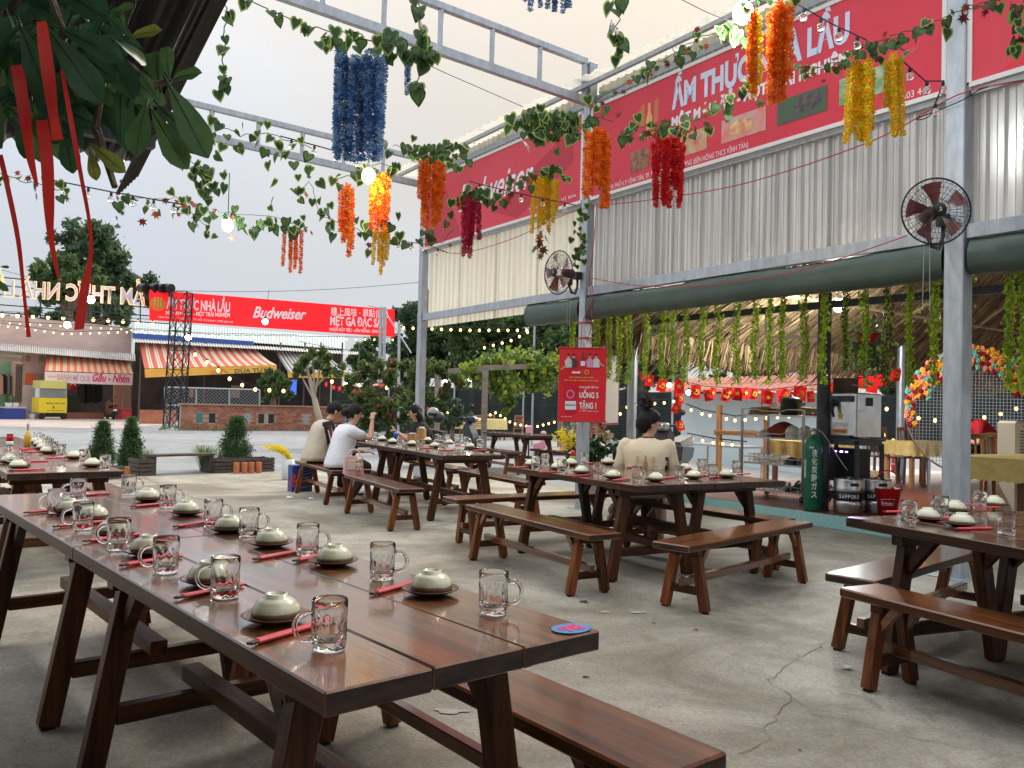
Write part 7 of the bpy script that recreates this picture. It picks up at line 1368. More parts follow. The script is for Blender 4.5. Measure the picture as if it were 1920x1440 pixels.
HEART = heartmesh().mesh('ivy_leaf', [IVY_D, IVY_L]); HEART2 = heartmesh().mesh('ivy_leaf', [leafmat('ivy_mid', (.05, .11, .03), (.10, .18, .05), .3), IVY_D]); HEART3 = heartmesh().mesh('ivy_leaf', [IVY_D, leafmat('ivy_mid', (.05, .11, .03), (.10, .18, .05), .3)])
def maplemesh(m):
    b = MB(); pts = []
    for k, (a, r_) in enumerate(((-90, .3), (-62, .62), (-40, .36), (-8, .85), (18, .42), (52, .95), (70, .48), (90, 1.05), (110, .48), (128, .95), (162, .42), (188, .85), (220, .36), (242, .62))): pts.append((r_ * .6 * math.cos(R(a)), -.45 - r_ * .6 * math.sin(R(a)), -.07 * r_ * r_ + .02 * (k % 2)))
    b.add(pts + [(0, -.45, .03)], [(k, (k + 1) % 14, 14) for k in range(14)]); return b.mesh('maple_leaf', m)
MAPLE = [maplemesh(m) for m in MAP]
def leafM(p, size, view=None, down=.8):
    """leaf hangs from p, tip down, face turned roughly to the viewer side"""
    y = Vector((random.gauss(0, .45), random.gauss(0, .35), down + random.random() * .4)).normalized(); n = Vector((random.gauss(0, .6), -1 + random.gauss(0, .5), .35 + random.gauss(0, .4))); x = y.cross(n).normalized(); z = x.cross(y); s = size * random.uniform(.45, .82)
    return Matrix(((x.x * s, y.x * s, z.x * s, p.x), (x.y * s, y.y * s, z.y * s, p.y), (x.z * s, y.z * s, z.z * s, p.z), (0, 0, 0, 1)))
def putleaf(t, p, size, maple=.25, me=None):
    if me is None: me = random.choice(MAPLE) if random.random() < maple else random.choice((HEART, HEART, HEART3, HEART2))
    put('maple_leaf' if me in MAPLE else 'ivy_leaf', me, t, MW[t.name].inverted() @ leafM(p, size))
def cluster(label, x0, x1, y0, y1, Y, col, n, nl=12, maple=.3, second=None, depth=None, short=.62, lsize=26):
    c = AT((x0 + x1) / 2, y0, Y); t = thing('flower_cluster', label, 'hanging flowers', c, 0, 'hanging artificial flower clusters'); k = Y / FPX; ww = (x1 - x0) * k; L0 = (y1 - y0) * k; sx = max(.6, L0 / .62)
    n = max(2, int(n * .95 + .5))
    for i in range(n):
        fx = (i + .5) / n - .5; x = fx * (ww - .05 * sx); x += random.gauss(0, .006); y = random.gauss(0, min(.04, ww * .16)); L_ = L0 * random.uniform(short * (.75 if i in (0, n - 1) else 1), 1.0); zz = -L0 * random.uniform(0, .10) - abs(fx) * L0 * .12; L_ = min(L_, L0 + zz)
        M = Matrix.Translation((x, y, zz)) @ Matrix.Rotation(random.gauss(0, .03), 4, 'Y') @ Matrix.Rotation(random.uniform(0, 6.28), 4, 'Z') @ Matrix.Diagonal((min(1.15, sx) * .86, min(1.15, sx) * .86, L_, 1)); put('flower_strand', SMESH[col if not second or random.random() < .6 else second][i % 3], t, M)
    for i in range(nl): p = c + Vector((random.uniform(-.62, .62) * ww * 1.15, random.gauss(0, .06), random.uniform(-.03, .13) * max(L0, .5) * 1.2)); putleaf(t, p, lsize * k * (1 if Y > 6 else .9), maple)
    b = MB(); b.tube([c + Vector((-ww * .5, 0, .02)), c + Vector((0, 0, .06)), c + Vector((ww * .5, 0, .02))], .004, 5); b.build('stem', IVY_D, t); return t
random.seed(21)
cluster('large blue hanging flower cluster below the nearer truss', 620, 736, 92, 306, 4.7, 'blue', 25, 30, .0, lsize=44); cluster('short blue flower tail right of the large blue cluster', 757, 776, 112, 187, 4.75, 'blue', 2, 4, 0, lsize=30)
cluster('blue flower cluster cut by the top edge of the photo', 978, 1086, -150, 24, 4.3, 'blue', 12, 10, 0, short=.85, lsize=40)
cluster('slim orange flower cluster, left one beside the glowing yellow lamp', 632, 672, 340, 490, 8.3, 'orange', 5, 7); cluster('orange flower cluster right of the glowing yellow lamp, above the yellow tail', 690, 738, 318, 442, 7.6, 'orange', 7, 9, second='orange'); cluster('yellow flower tail hanging below an orange cluster left of the far canopy post', 697, 736, 425, 516, 7.7, 'yellow', 5, 5)
cluster('small orange flower cluster, leftmost of all, high over the brick wall', 532, 571, 425, 513, 11, 'orange', 6, 16, .3, lsize=22); cluster('double orange flower cluster in front of the far canopy post', 783, 843, 288, 430, 8.5, 'orange', 9, 14, .2); cluster('crimson flower cluster over the left red board', 862, 905, 366, 486, 9, 'crimson', 6, 10, .4)
cluster('yellow flower cluster at the right end of the left red board', 995, 1053, 328, 440, 9.4, 'yellow', 8, 14, .2); cluster('thick orange flower cluster in front of the middle canopy post', 1093, 1150, 232, 390, 7.4, 'orange', 9, 8, .2); cluster('bright red flower cluster at the left of the long red board', 1222, 1290, 250, 393, 7.4, 'red', 10, 14, .4)
cluster('yellow and orange flower cluster beside the bright lamp at the top', 1398, 1430, 10, 186, 5.8, 'yellow', 4, 6, .2, 'orange'); cluster('big orange red flower cluster at the top, before the board lettering', 1437, 1486, 2, 198, 5.8, 'orange', 8, 8, .2, lsize=34); cluster('yellow flower cluster, wider left one of the pair at the upper right', 1590, 1646, 104, 284, 6.1, 'yellow', 8, 14, .3, lsize=30); cluster('yellow flower cluster, narrower right one of the pair at the upper right', 1656, 1697, 100, 260, 6.1, 'yellow', 5, 5, .2, lsize=30)
def ivy(label, pts, Y, n, size=26, maple=.25, spread=10, hang=0):
    P = [AT(x, y, (Y if not isinstance(Y, tuple) else Y[0] + (Y[1] - Y[0]) * i / (len(pts) - 1))) for i, (x, y) in enumerate(pts)]; t = thing('ivy_garland', label, 'ivy garland', P[0], 0, 'artificial ivy garlands strung overhead'); b = MB(); S = []
    for a, c in zip(P[:-1], P[1:]): S += [a.lerp(c, k / 5) + Vector((random.gauss(0, .008), random.gauss(0, .008), random.gauss(0, .008))) for k in range(5)]
    S.append(P[-1]); b.tube(S, .0035, 5); b.build('vine_stem', mat('vine_stem', (.06, .07, .03), .7), t)
    for i in range(int(n * 1.6)):
        q = random.random() * (len(S) - 1); j = min(int(q), len(S) - 2); p = S[j].lerp(S[j + 1], q - j); Yq = p.y; s = Yq / FPX; p = p + Vector((random.gauss(0, spread) * s, random.gauss(0, 5) * s, random.gauss(0, spread) * s - hang * random.random() * s)); putleaf(t, p, size * s, maple)
    return t
ivy('ivy garland with dark red leaves at the far left, behind the ribbons', [(-10, 320), (40, 338), (85, 348), (120, 362)], 6.5, 16, 24, .5); ivy('long ivy garland running from the near roof corner to the small orange cluster', [(205, 357), (270, 372), (330, 372), (395, 392), (450, 402), (505, 404), (560, 420)], (7, 11), 40, 26, .3, 12, 20); ivy('ivy sprigs hanging below the long garland left of the white lamp', [(345, 375), (360, 400), (385, 425), (392, 440)], 8, 10, 24, .5, 8)
ivy('dense ivy clump above the long garland left of centre', [(345, 300), (375, 310), (395, 330), (385, 355)], 7, 26, 28, 0, 14); ivy('ivy garland along the farther truss, left part', [(395, 215), (420, 240), (455, 255), (500, 250), (540, 262), (585, 278)], 7, 22, 26, 0, 16, 40); ivy('thin ivy tail hanging from the top edge left of the nearer truss', [(420, -8), (424, 30), (422, 80), (416, 120), (424, 150), (410, 185)], 4.6, 9, 34, 0, 4)
ivy('thin ivy strand running under the nearer truss to the blue cluster', [(455, -6), (510, 25), (565, 45), (620, 58), (680, 66)], 5, 9, 30, 0, 6); ivy('ivy tuft hanging over the nearer truss right of the blue cluster', [(780, -20), (788, 20), (786, 60), (795, 90), (800, 110), (785, 150), (790, 195)], 4.7, 13, 40, 0, 9); ivy('ivy garland between the glowing yellow lamp and the double orange cluster', [(735, 272), (770, 285), (810, 278), (850, 290), (880, 300)], 8, 22, 26, 0, 12); ivy('ivy sprigs below the left orange clusters', [(560, 360), (580, 340), (600, 400), (640, 420), (690, 440), (740, 450)], 9, 26, 24, .3, 14)
ivy('ivy garland crossing the left red board', [(845, 385), (880, 372), (930, 370), (965, 350), (1000, 325)], 9.2, 24, 26, .5, 10); ivy('dense dark ivy clump left of the middle canopy post', [(975, 225), (1000, 230), (1030, 225), (1060, 235), (1090, 240)], 7.6, 44, 32, .05, 15); ivy('ivy garland climbing along the roof edge above the long board', [(1115, 190), (1160, 165), (1215, 130), (1260, 105), (1310, 70), (1360, 60), (1400, 30)], (7.6, 6.4), 26, 28, .45, 9); ivy('ivy garland crossing the long board from the red cluster', [(1165, 262), (1190, 240), (1225, 235), (1270, 238), (1310, 222), (1345, 200), (1375, 188), (1402, 160)], (7.4, 6.2), 34, 26, .5, 11)
ivy('ivy garland above the paired yellow clusters', [(1490, 130), (1540, 125), (1590, 110), (1625, 85), (1670, 70)], 6.1, 22, 26, .5, 9); ivy('red leaved garland running to the upper right corner', [(1670, 70), (1720, 55), (1770, 30), (1820, 10), (1870, 2), (1925, -10)], 5.9, 16, 34, .6, 9); ivy('ivy sprig hanging at the upper right corner', [(1895, 0), (1900, 25), (1912, 60), (1905, 90)], 5.6, 8, 36, .3, 7); ivy('string of four large variegated ivy leaves hanging below the top edge', [(1158, -6), (1158, 30), (1156, 70), (1160, 112)], 5.0, 8, 40, 0, 8); ivy('small ivy tail climbing down the middle canopy post', [(1090, 385), (1092, 410), (1086, 440), (1090, 470), (1072, 492)], 10.0, 17, 18, 0, 7); ivy('red leaf spray below the yellow cluster at the left board', [(1018, 432), (1012, 455), (1022, 470)], 9.3, 7, 28, .9, 5); ivy('ivy sprigs over the far canopy post top', [(800, 430), (790, 445), (830, 455), (850, 430)], 8.8, 8, 22, .1, 10); ivy('ivy leaves about the bright lamp at the top', [(1350, 60), (1370, 45), (1380, 70), (1410, 75)], 6.2, 9, 32, 0, 9)
# clear bulb strings near
strand([(100, 338, 7), (210, 360, 7.2), (345, 384, 7.6)], 6, 'string of clear unlit bulbs under the near roof corner', .55, False, 'strings of clear unlit bulbs', r=.006, drop=.01); strand([(525, 255, 7.5), (600, 275, 7.5), (690, 300, 7.8)], 4, 'string of clear unlit bulbs along the farther truss', .55, False, 'strings of clear unlit bulbs', r=.006, drop=.01); strand([(735, 450, 9), (800, 458, 12), (840, 474, 13)], 4, 'string of clear unlit bulbs tied to the far canopy post', .6, False, 'strings of clear unlit bulbs', r=.006, drop=.01); strand([(880, 340, 9.5), (960, 360, 9.3), (1080, 385, 9)], 5, 'string of clear unlit bulbs across the left red board', .55, False, 'strings of clear unlit bulbs', r=.006, drop=.01); strand([(1490, 5, 6), (1560, 45, 6), (1625, 75, 6)], 4, 'string of clear unlit bulbs before the board lettering', .62, False, 'strings of clear unlit bulbs', r=.005, drop=.01); strand([(1690, 112, 6.1), (1735, 152, 6.2), (1770, 152, 6.3), (1745, 215, 6.3)], 4, 'string of clear unlit bulbs at the right end of the long board', .6, False, 'strings of clear unlit bulbs', r=.005, drop=.01)
for x, y, Y, r_, m, lb in ((1393, 24, 6.0, .072, FLOOD, 'very bright white lamp at the top beside the orange clusters'), (691, 330, 7.4, .06, mat('lit_yellow_lamp', (1, .8, .3), .3, emit=16, ecol=(1, .72, .2)), 'glowing yellow lamp among the orange clusters'), (427, 423, 9.5, .06, FLOOD, 'bright white lamp under the long ivy garland')):
    p = AT(x, y, Y); o = thing('hanging_lamp', lb, 'lamp', p); b = MB(); b.ball(p, r_, 14, 10, (1, 1, 1.15)); b.build('bulb', m, o, True); b = MB(); b.lathe([(r_ * .5, r_ * 1.05), (r_ * .55, r_ * 1.6), (r_ * .2, r_ * 1.9)], 10, p); b.build('socket', STEEL, o); b = MB(); b.tube([p + UZ * r_ * 1.8, p + UZ * (r_ * 1.8 + .5)], .005, 5); b.build('cord', WIRE, o)
    l_ = bpy.data.lights.new('lamp_light', 'POINT'); l_.energy = 14; l_.shadow_soft_size = r_; l_.color = (1, .75, .35) if 'yellow' in lb else (1, 1, 1); lo = bpy.data.objects.new('lamp_light', l_); C.objects.link(lo); lo.location = p - UZ * (r_ * 1.5)
# cables
RCB = mat('red_cable', (.50, .03, .03), .5)
def cable(label, pts, m, r_=.006, v=-.13, plane=True, Y=None):
    P = [onplane(x, y, W(0, v, 0), FV) if plane else AT(x, y, Y[i] if isinstance(Y, (list, tuple)) else Y) for i, (x, y) in enumerate(pts)]; t = thing('cable', label, 'cable', P[0], 0, 'cables strung over the yard'); S = []
    for i in range(len(P) - 1):
        p0, p1, p2, p3 = P[max(0, i - 1)], P[i], P[i + 1], P[min(len(P) - 1, i + 2)]
        for k in range(6): q = k / 6; S.append(.5 * ((2 * p1) + (p2 - p0) * q + (2 * p0 - 5 * p1 + 4 * p2 - p3) * q * q + (3 * p1 - p0 - 3 * p2 + p3) * q ** 3))
    S.append(P[-1]); b = MB(); b.tube(S, r_, 5); b.build('strand', m, t)
cable('red cable sagging across the corrugated sheets from post to post', [(800, 462), (860, 475), (960, 448), (1040, 410), (1110, 388), (1225, 374), (1400, 343), (1640, 262), (1795, 178), (1925, 152)], RCB); cable('red cable sagging along the beam below the sheets', [(1112, 522), (1200, 536), (1320, 535), (1460, 516), (1560, 490), (1700, 442)], RCB, .005); cable('red cable running down the middle canopy post', [(1118, 390), (1112, 470), (1105, 520), (1110, 600), (1098, 648)], RCB, .005, -.09); cable('second red cable wound round the middle canopy post', [(1106, 520), (1112, 560), (1092, 605), (1090, 650)], RCB, .005, -.09); cable('black cable hanging at the right end of the long board', [(1770, 150), (1745, 215), (1720, 222), (1800, 190), (1845, 165), (1920, 150)], WIRE, .005); cable('two thin cords hanging down left of the nearest post', [(1782, 470), (1780, 640), (1776, 800)], STEEL, .006, .2); cable('thin wire from the nearer truss to the dense ivy clump', [(700, 60), (800, 120), (900, 165), (980, 200)], WIRE, .003, 0, False, [6, 6.5, 7, 7.5]); cable('thin wires toward the bright lamp at the top', [(1270, -5), (1330, 25), (1385, 45)], WIRE, .003, 0, False, 6.1)
ZIP = [(x, y) for x, y in ((1105, 605), (1105, 560))]
for i, z in enumerate((2.42, 2.22)): b = MB(); b.frame(W(0, 0, z), FU, FV, UZ, .075, .075, .01); tag(b.build('cord_tie', RCB), f'red cord tied round the middle canopy post, {("upper", "lower")[i]} one', 'cord', 'red cords tied round the post')
# ---- wall fans
FB = mat('fan_blade_red', (.16, .02, .02), .25, trans=.25, var=.1); FMOT = mat('fan_motor', (.09, .025, .02), .35)
def fan(c, dirn, rad, pole, label):
    dirn = Vector(dirn).normalized(); t = thing('wall_fan', label, 'fan', c, 0, 'wall fans on the canopy posts'); X = UZ.cross(dirn).normalized(); Y = dirn.cross(X); b = MB()
    for k in range(40):
        a = 6.2832 * k / 40; e = X * math.cos(a) + Y * math.sin(a)
        b.tube([c + e * .05 * rad / .26 + dirn * .075, c + e * rad * .5 + dirn * .072, c + e * rad * .85 + dirn * .048, c + e * rad], .0018, 3, cap=False); b.tube([c + e * rad, c + e * rad * .8 - dirn * .05, c + e * .3 * rad - dirn * .075], .0018, 3, cap=False)
    for fr_, dz in ((.3, .074), (.5, .072), (.7, .062), (.85, .048), (.8, -.05), (.5, -.065)): b.tube([c + (X * math.cos(a) + Y * math.sin(a)) * rad * fr_ + dirn * dz for a in np.linspace(0, 6.2832, 36, False)], .0018, 3, closed=True)
    o = b.build('cage', BLACKM, t); o['kind'] = 'stuff'; b = MB(); b.tube([c + (X * math.cos(a) + Y * math.sin(a)) * rad for a in np.linspace(0, 6.2832, 40, False)], .007, 7, closed=True); b.build('rim', BLACK, t, True)
    b = MB(); b.tube([c + dirn * .07, c + dirn * .085], [.055 * rad / .26, .045 * rad / .26], 18); b.build('hub', BLACK, t, True); b = MB(); q = c + dirn * .087; b.add([q + X * .014 + Y * .02, q - X * .006 + Y * .012, q + X * .004 - Y * .002, q - X * .014 - Y * .018, q + X * .016 - Y * .006, q + X * .002 + Y * .006], [(0, 1, 2, 3, 4, 5)]); b.build('badge', WHITE, t)
    for k in range(5):
        a0 = 6.2832 * k / 5 + .3; vs = []
        for i in range(6):
            fr_ = .16 + .72 * i / 5
            for j in range(4): a = a0 + (-.1 + .62 * j / 3) * (.55 + .6 * fr_); vs.append(c + (X * math.cos(a) + Y * math.sin(a)) * rad * fr_ + dirn * (.028 - .055 * j / 3 * (1 - .3 * fr_)))
        b = MB(); b.add(vs, [(i * 4 + j, i * 4 + j + 1, i * 4 + j + 5, i * 4 + j + 4) for i in range(5) for j in range(3)]); b.build('blade', FB, t, True)
    b = MB(); b.tube([c - dirn * .08, c - dirn * .12, c - dirn * .23, c - dirn * .25], [.05, .062, .055, .03], 14); b.build('motor', FMOT, t, True); e = c - dirn * .18; pole = Vector(pole); b = MB(); b.tube([e - UZ * .05, e - UZ * .15, e - UZ * .22 + (pole - e) * .25, Vector((e.x, e.y, 0)).lerp(Vector((pole.x, pole.y, 0)), .75) + UZ * (e.z - .21), Vector((pole.x, pole.y, e.z - .10)), Vector((pole.x, pole.y, e.z + .06))], .016, 8); b.build('bracket', BLACK, t, True); b = MB(); b.frame(Vector((pole.x, pole.y, e.z + .04)), X, dirn, UZ, .045, .05, .05, .01); b.build('wall_plate', BLACK, t); b = MB(); b.frame(e - UZ * .10 - dirn * .01, X, dirn, UZ, .03, .03, .05, .012); b.build('tilt_joint', FMOT, t)
    for dx in (-.02, .02): b = MB(); b.tube([e - UZ * .17 + X * dx, e - UZ * .75 + X * dx * 1.4], .0022, 4); b.build('pull_cord', STEEL, t)
fc = AT(1755, 396, 6.35); fan(fc, (-.12, -1, -.05), .252, W(4.80, -.13, fc.z), 'large black wall fan with dark red blades on the nearest post'); fc = AT(1047, 511, 10.35); fan(fc, (-.80, -.58, -.05), .27, W(-.05, -.11, fc.z), 'wall fan turned left on the middle canopy post')
# ---- near hanging plant with red ribbons
LFD, LFM, LFY = leafmat('plumeria_dark', (.024, .070, .034), (.045, .105, .05), .3, .32), leafmat('plumeria_mid', (.055, .125, .045), (.085, .165, .065), .35, .32), leafmat('plumeria_yellow', (.13, .17, .03), (.20, .23, .05), .35, .4)
def obov(m):
    b = MB(); prof = [(0, .02), (.12, .05), (.3, .11), (.5, .165), (.68, .20), (.82, .185), (.93, .11), (1, .02)]
    vs = []
    for i, (y, w_) in enumerate(prof):
        z = -.18 * y * y; wv = .02 * math.sin(i * 2.1)
        for x in (-1, -.5, 0, .5, 1): vs.append((x * w_, y, z + .10 * abs(x) * w_ * 2.2 + wv * x))
    b.add(vs, [(i * 5 + j, i * 5 + j + 1, i * 5 + j + 6, i * 5 + j + 5) for i in range(7) for j in range(4)]); b.tube([(0, -.14, .01), (0, 0, .004), (0, .5, -.045 + .006), (0, .97, -.17 + .006)], [.016, .014, .009, .003], 5); return b.mesh('leaf', m, True)
OB = [obov(LFD), obov(LFD), obov(LFM), obov(LFM), obov(LFY)]
hp = AT(90, 60, 1.75); t = thing('hanging_plant', 'big dark leaved hanging plant close by at the top left, tied with ribbons', 'plant', hp); inv = MW[t.name].inverted()
def bigleaf(x0, y0, x1, y1, me, Y=1.7, dy=0.0, tw=0.0):
    a = AT(x0, y0, Y); c = AT(x1, y1, Y + dy); d = c - a; L_ = d.length; y = d.normalized(); n = Vector((tw, -1, .35)); x = y.cross(n).normalized(); z = x.cross(y); put('leaf', me, t, inv @ Matrix(((x.x * L_, y.x * L_, z.x * L_, a.x), (x.y * L_, y.y * L_, z.y * L_, a.y), (x.z * L_, y.z * L_, z.z * L_, a.z), (0, 0, 0, 1))))
for q in ((318, 150, 310, 82, OB[2]), (318, 152, 366, 128, OB[2], 1.7, -.05), (316, 158, 388, 285, OB[2], 1.68), (300, 200, 385, 283, OB[1], 1.75), (285, 205, 342, 312, OB[2], 1.65), (275, 198, 250, 278, OB[2], 1.62, -.06), (292, 178, 262, 135, OB[3]), (300, 160, 285, 70, OB[3], 1.8, .1), (240, 72, 292, 48, OB[4], 1.7, -.04), (235, 60, 215, 8, OB[2]), (200, 40, 245, 0, OB[3]), (95, 60, 184, 180, OB[0], 1.55), (105, 50, 225, 100, OB[0], 1.6), (230, 150, 215, 260, OB[1], 1.75), (245, 160, 225, 275, OB[0], 1.8), (170, 270, 230, 318, OB[4], 1.72), (168, 280, 180, 335, OB[4], 1.7), (60, 190, 70, 300, OB[3], 1.8), (20, 200, 60, 215, OB[4], 1.6), (10, 215, 40, 240, OB[0], 1.6), (120, 230, 135, 320, OB[0], 1.8), (90, 40, 30, 100, OB[0]), (100, 60, 60, 150, OB[0], 1.65), (150, 60, 160, 160, OB[1], 1.7), (40, 50, 90, 190, OB[0], 1.6), (0, 500, 16, 500, OB[2], 1.7), (-12, 520, 12, 545, OB[2], 1.7)): bigleaf(*q, tw=random.uniform(-.4, .4))
for k in range(96):
    x, y = random.uniform(-20, 235), random.uniform(-20, 225); 
    if x + y * .6 > 330: continue
    a = random.uniform(-.4, math.pi + .4); L_ = random.uniform(60, 112); bigleaf(x, y, x + L_ * math.cos(a), y + L_ * abs(math.sin(a)) * .9 + 10, OB[random.choices(range(5), (.34, .3, .18, .14, .04))[0]], random.uniform(1.65, 2.2), random.uniform(-.08, .08), random.uniform(-.6, .6))
b = MB(); 
for q in ((90, -20, 120, 60), (120, 60, 200, 90), (200, 90, 290, 160), (290, 160, 318, 152), (120, 60, 90, 160), (200, 90, 180, 240), (180, 240, 215, 350), (90, 60, 20, 90)): b.tube([AT(q[0], q[1], 1.8), AT(q[2], q[3], 1.75)], [.010, .007], 6)
b.build('branch', BARK, t)
RIB = mat('red_ribbon', (.55, .02, .02), .45, col2=(.66, .05, .04), vscale=3, stretch=(.3, .3, 3), transluc=.25)
def ribbon3(label, pts, Y):
    P = [(AT(x, y, Y), w_ * Y / FPX / 2) for x, y, w_ in pts]; t = thing('red_ribbon', label, 'ribbon', P[0][0], 0, 'red ribbons tied to the near plant'); S = []
    for i in range(len(P) - 1):
        p0, p1, p2, p3 = (P[max(0, i - 1)], P[i], P[i + 1], P[min(len(P) - 1, i + 2)])
        for k in range(5): q = k / 5; f_ = lambda a, b_, c, d: .5 * ((2 * b_) + (c - a) * q + (2 * a - 5 * b_ + 4 * c - d) * q * q + (3 * b_ - a - 3 * c + d) * q ** 3); S.append((f_(p0[0], p1[0], p2[0], p3[0]), p1[1] + (p2[1] - p1[1]) * q))
    S.append(P[-1]); vs = []
    for i, (p, h) in enumerate(S): s = Vector((math.cos(.35 * math.sin(i * .31)), math.sin(.35 * math.sin(i * .31)), .12)); vs += [p - s * h, p + Vector((0, h * .15, 0)), p + s * h]
    b = MB(); b.add(vs, [(3 * i + j, 3 * i + j + 1, 3 * i + j + 4, 3 * i + j + 3) for i in range(len(S) - 1) for j in (0, 1)]); b.build('ribbon', RIB, t, True)
ribbon3('short bright red ribbon ending high, third from the left', [(78, 40, 18), (84, 90, 22), (93, 160, 24), (100, 215, 24), (108, 262, 22)], 1.5); ribbon3('dark red ribbon tapering among the leaves, second from the left', [(30, 122, 20), (38, 160, 22), (48, 230, 22), (58, 300, 20), (70, 350, 4)], 1.56); ribbon3('long red ribbon fading downward past the large dark tree', [(78, 225, 22), (88, 300, 22), (92, 390, 20), (96, 450, 16), (110, 522, 4)], 1.6); ribbon3('long narrow ribbon widening toward its end, rightmost', [(116, 130, 6), (132, 220, 9), (152, 330, 8), (168, 420, 9), (170, 480, 8), (158, 545, 16), (148, 618, 18)], 1.55); ribbon3('thin red ribbon at the far left edge', [(0, 290, 10), (14, 350, 9), (34, 450, 9), (46, 560, 9), (54, 632, 9)], 1.6)
# ================================================================== PEOPLE
def skinmesh(name, J, E_, root, m, parent, sub=2):
    names = list(J); idx = {n: i for i, n in enumerate(names)}; me = bpy.data.meshes.new(name); inv = MW[parent.name].inverted(); me.from_pydata([tuple(inv @ Vector(J[n][0])) for n in names], [(idx[a], idx[b_]) for a, b_ in E_], []); o = bpy.data.objects.new(name, me); C.objects.link(o)
    md = o.modifiers.new('s', 'SKIN'); md.use_smooth_shade = True
    for n in names: v = me.skin_vertices[0].data[idx[n]]; r_ = J[n][1]; v.radius = r_ if isinstance(r_, tuple) else (r_, r_); v.use_root = (n == root)
    o.modifiers.new('u', 'SUBSURF').levels = sub; dg = bpy.context.evaluated_depsgraph_get(); nm = bpy.data.meshes.new_from_object(o.evaluated_get(dg)); bpy.data.objects.remove(o); bpy.data.meshes.remove(me); nm.materials.clear(); nm.materials.append(m); nm.name = name
    nm.polygons.foreach_set('use_smooth', [True] * len(nm.polygons)); return put(name, nm, parent)
def loft(name, rings, m, parent, n=22, cap=True, p=2.4):
    b = MB(); vs = []
    for ri, (c, X, Y, a, d) in enumerate(rings):
        X, Y = Vector(X).normalized(), Vector(Y).normalized()
        for k in range(n):
            t_ = 6.2832 * k / n; q_ = 1 + (.03 * math.sin(3 * t_ + 2.3 * ri) + .025 * math.sin(7 * t_ - 1.7 * ri) if name in ('shirt', 'sleeve') else 0); cs, sn = math.cos(t_) * q_, math.sin(t_) * q_; vs.append(Vector(c) + X * a * math.copysign(abs(cs) ** (2 / p), cs) + Y * d * math.copysign(abs(sn) ** (2 / p), sn))
    fs = [(i * n + k, i * n + (k + 1) % n, (i + 1) * n + (k + 1) % n, (i + 1) * n + k) for i in range(len(rings) - 1) for k in range(n)]
    if cap: fs += [tuple(range(n))[::-1], tuple((len(rings) - 1) * n + k for k in range(n))]
    b.add(vs, fs); return b.build(name, m, parent, True)
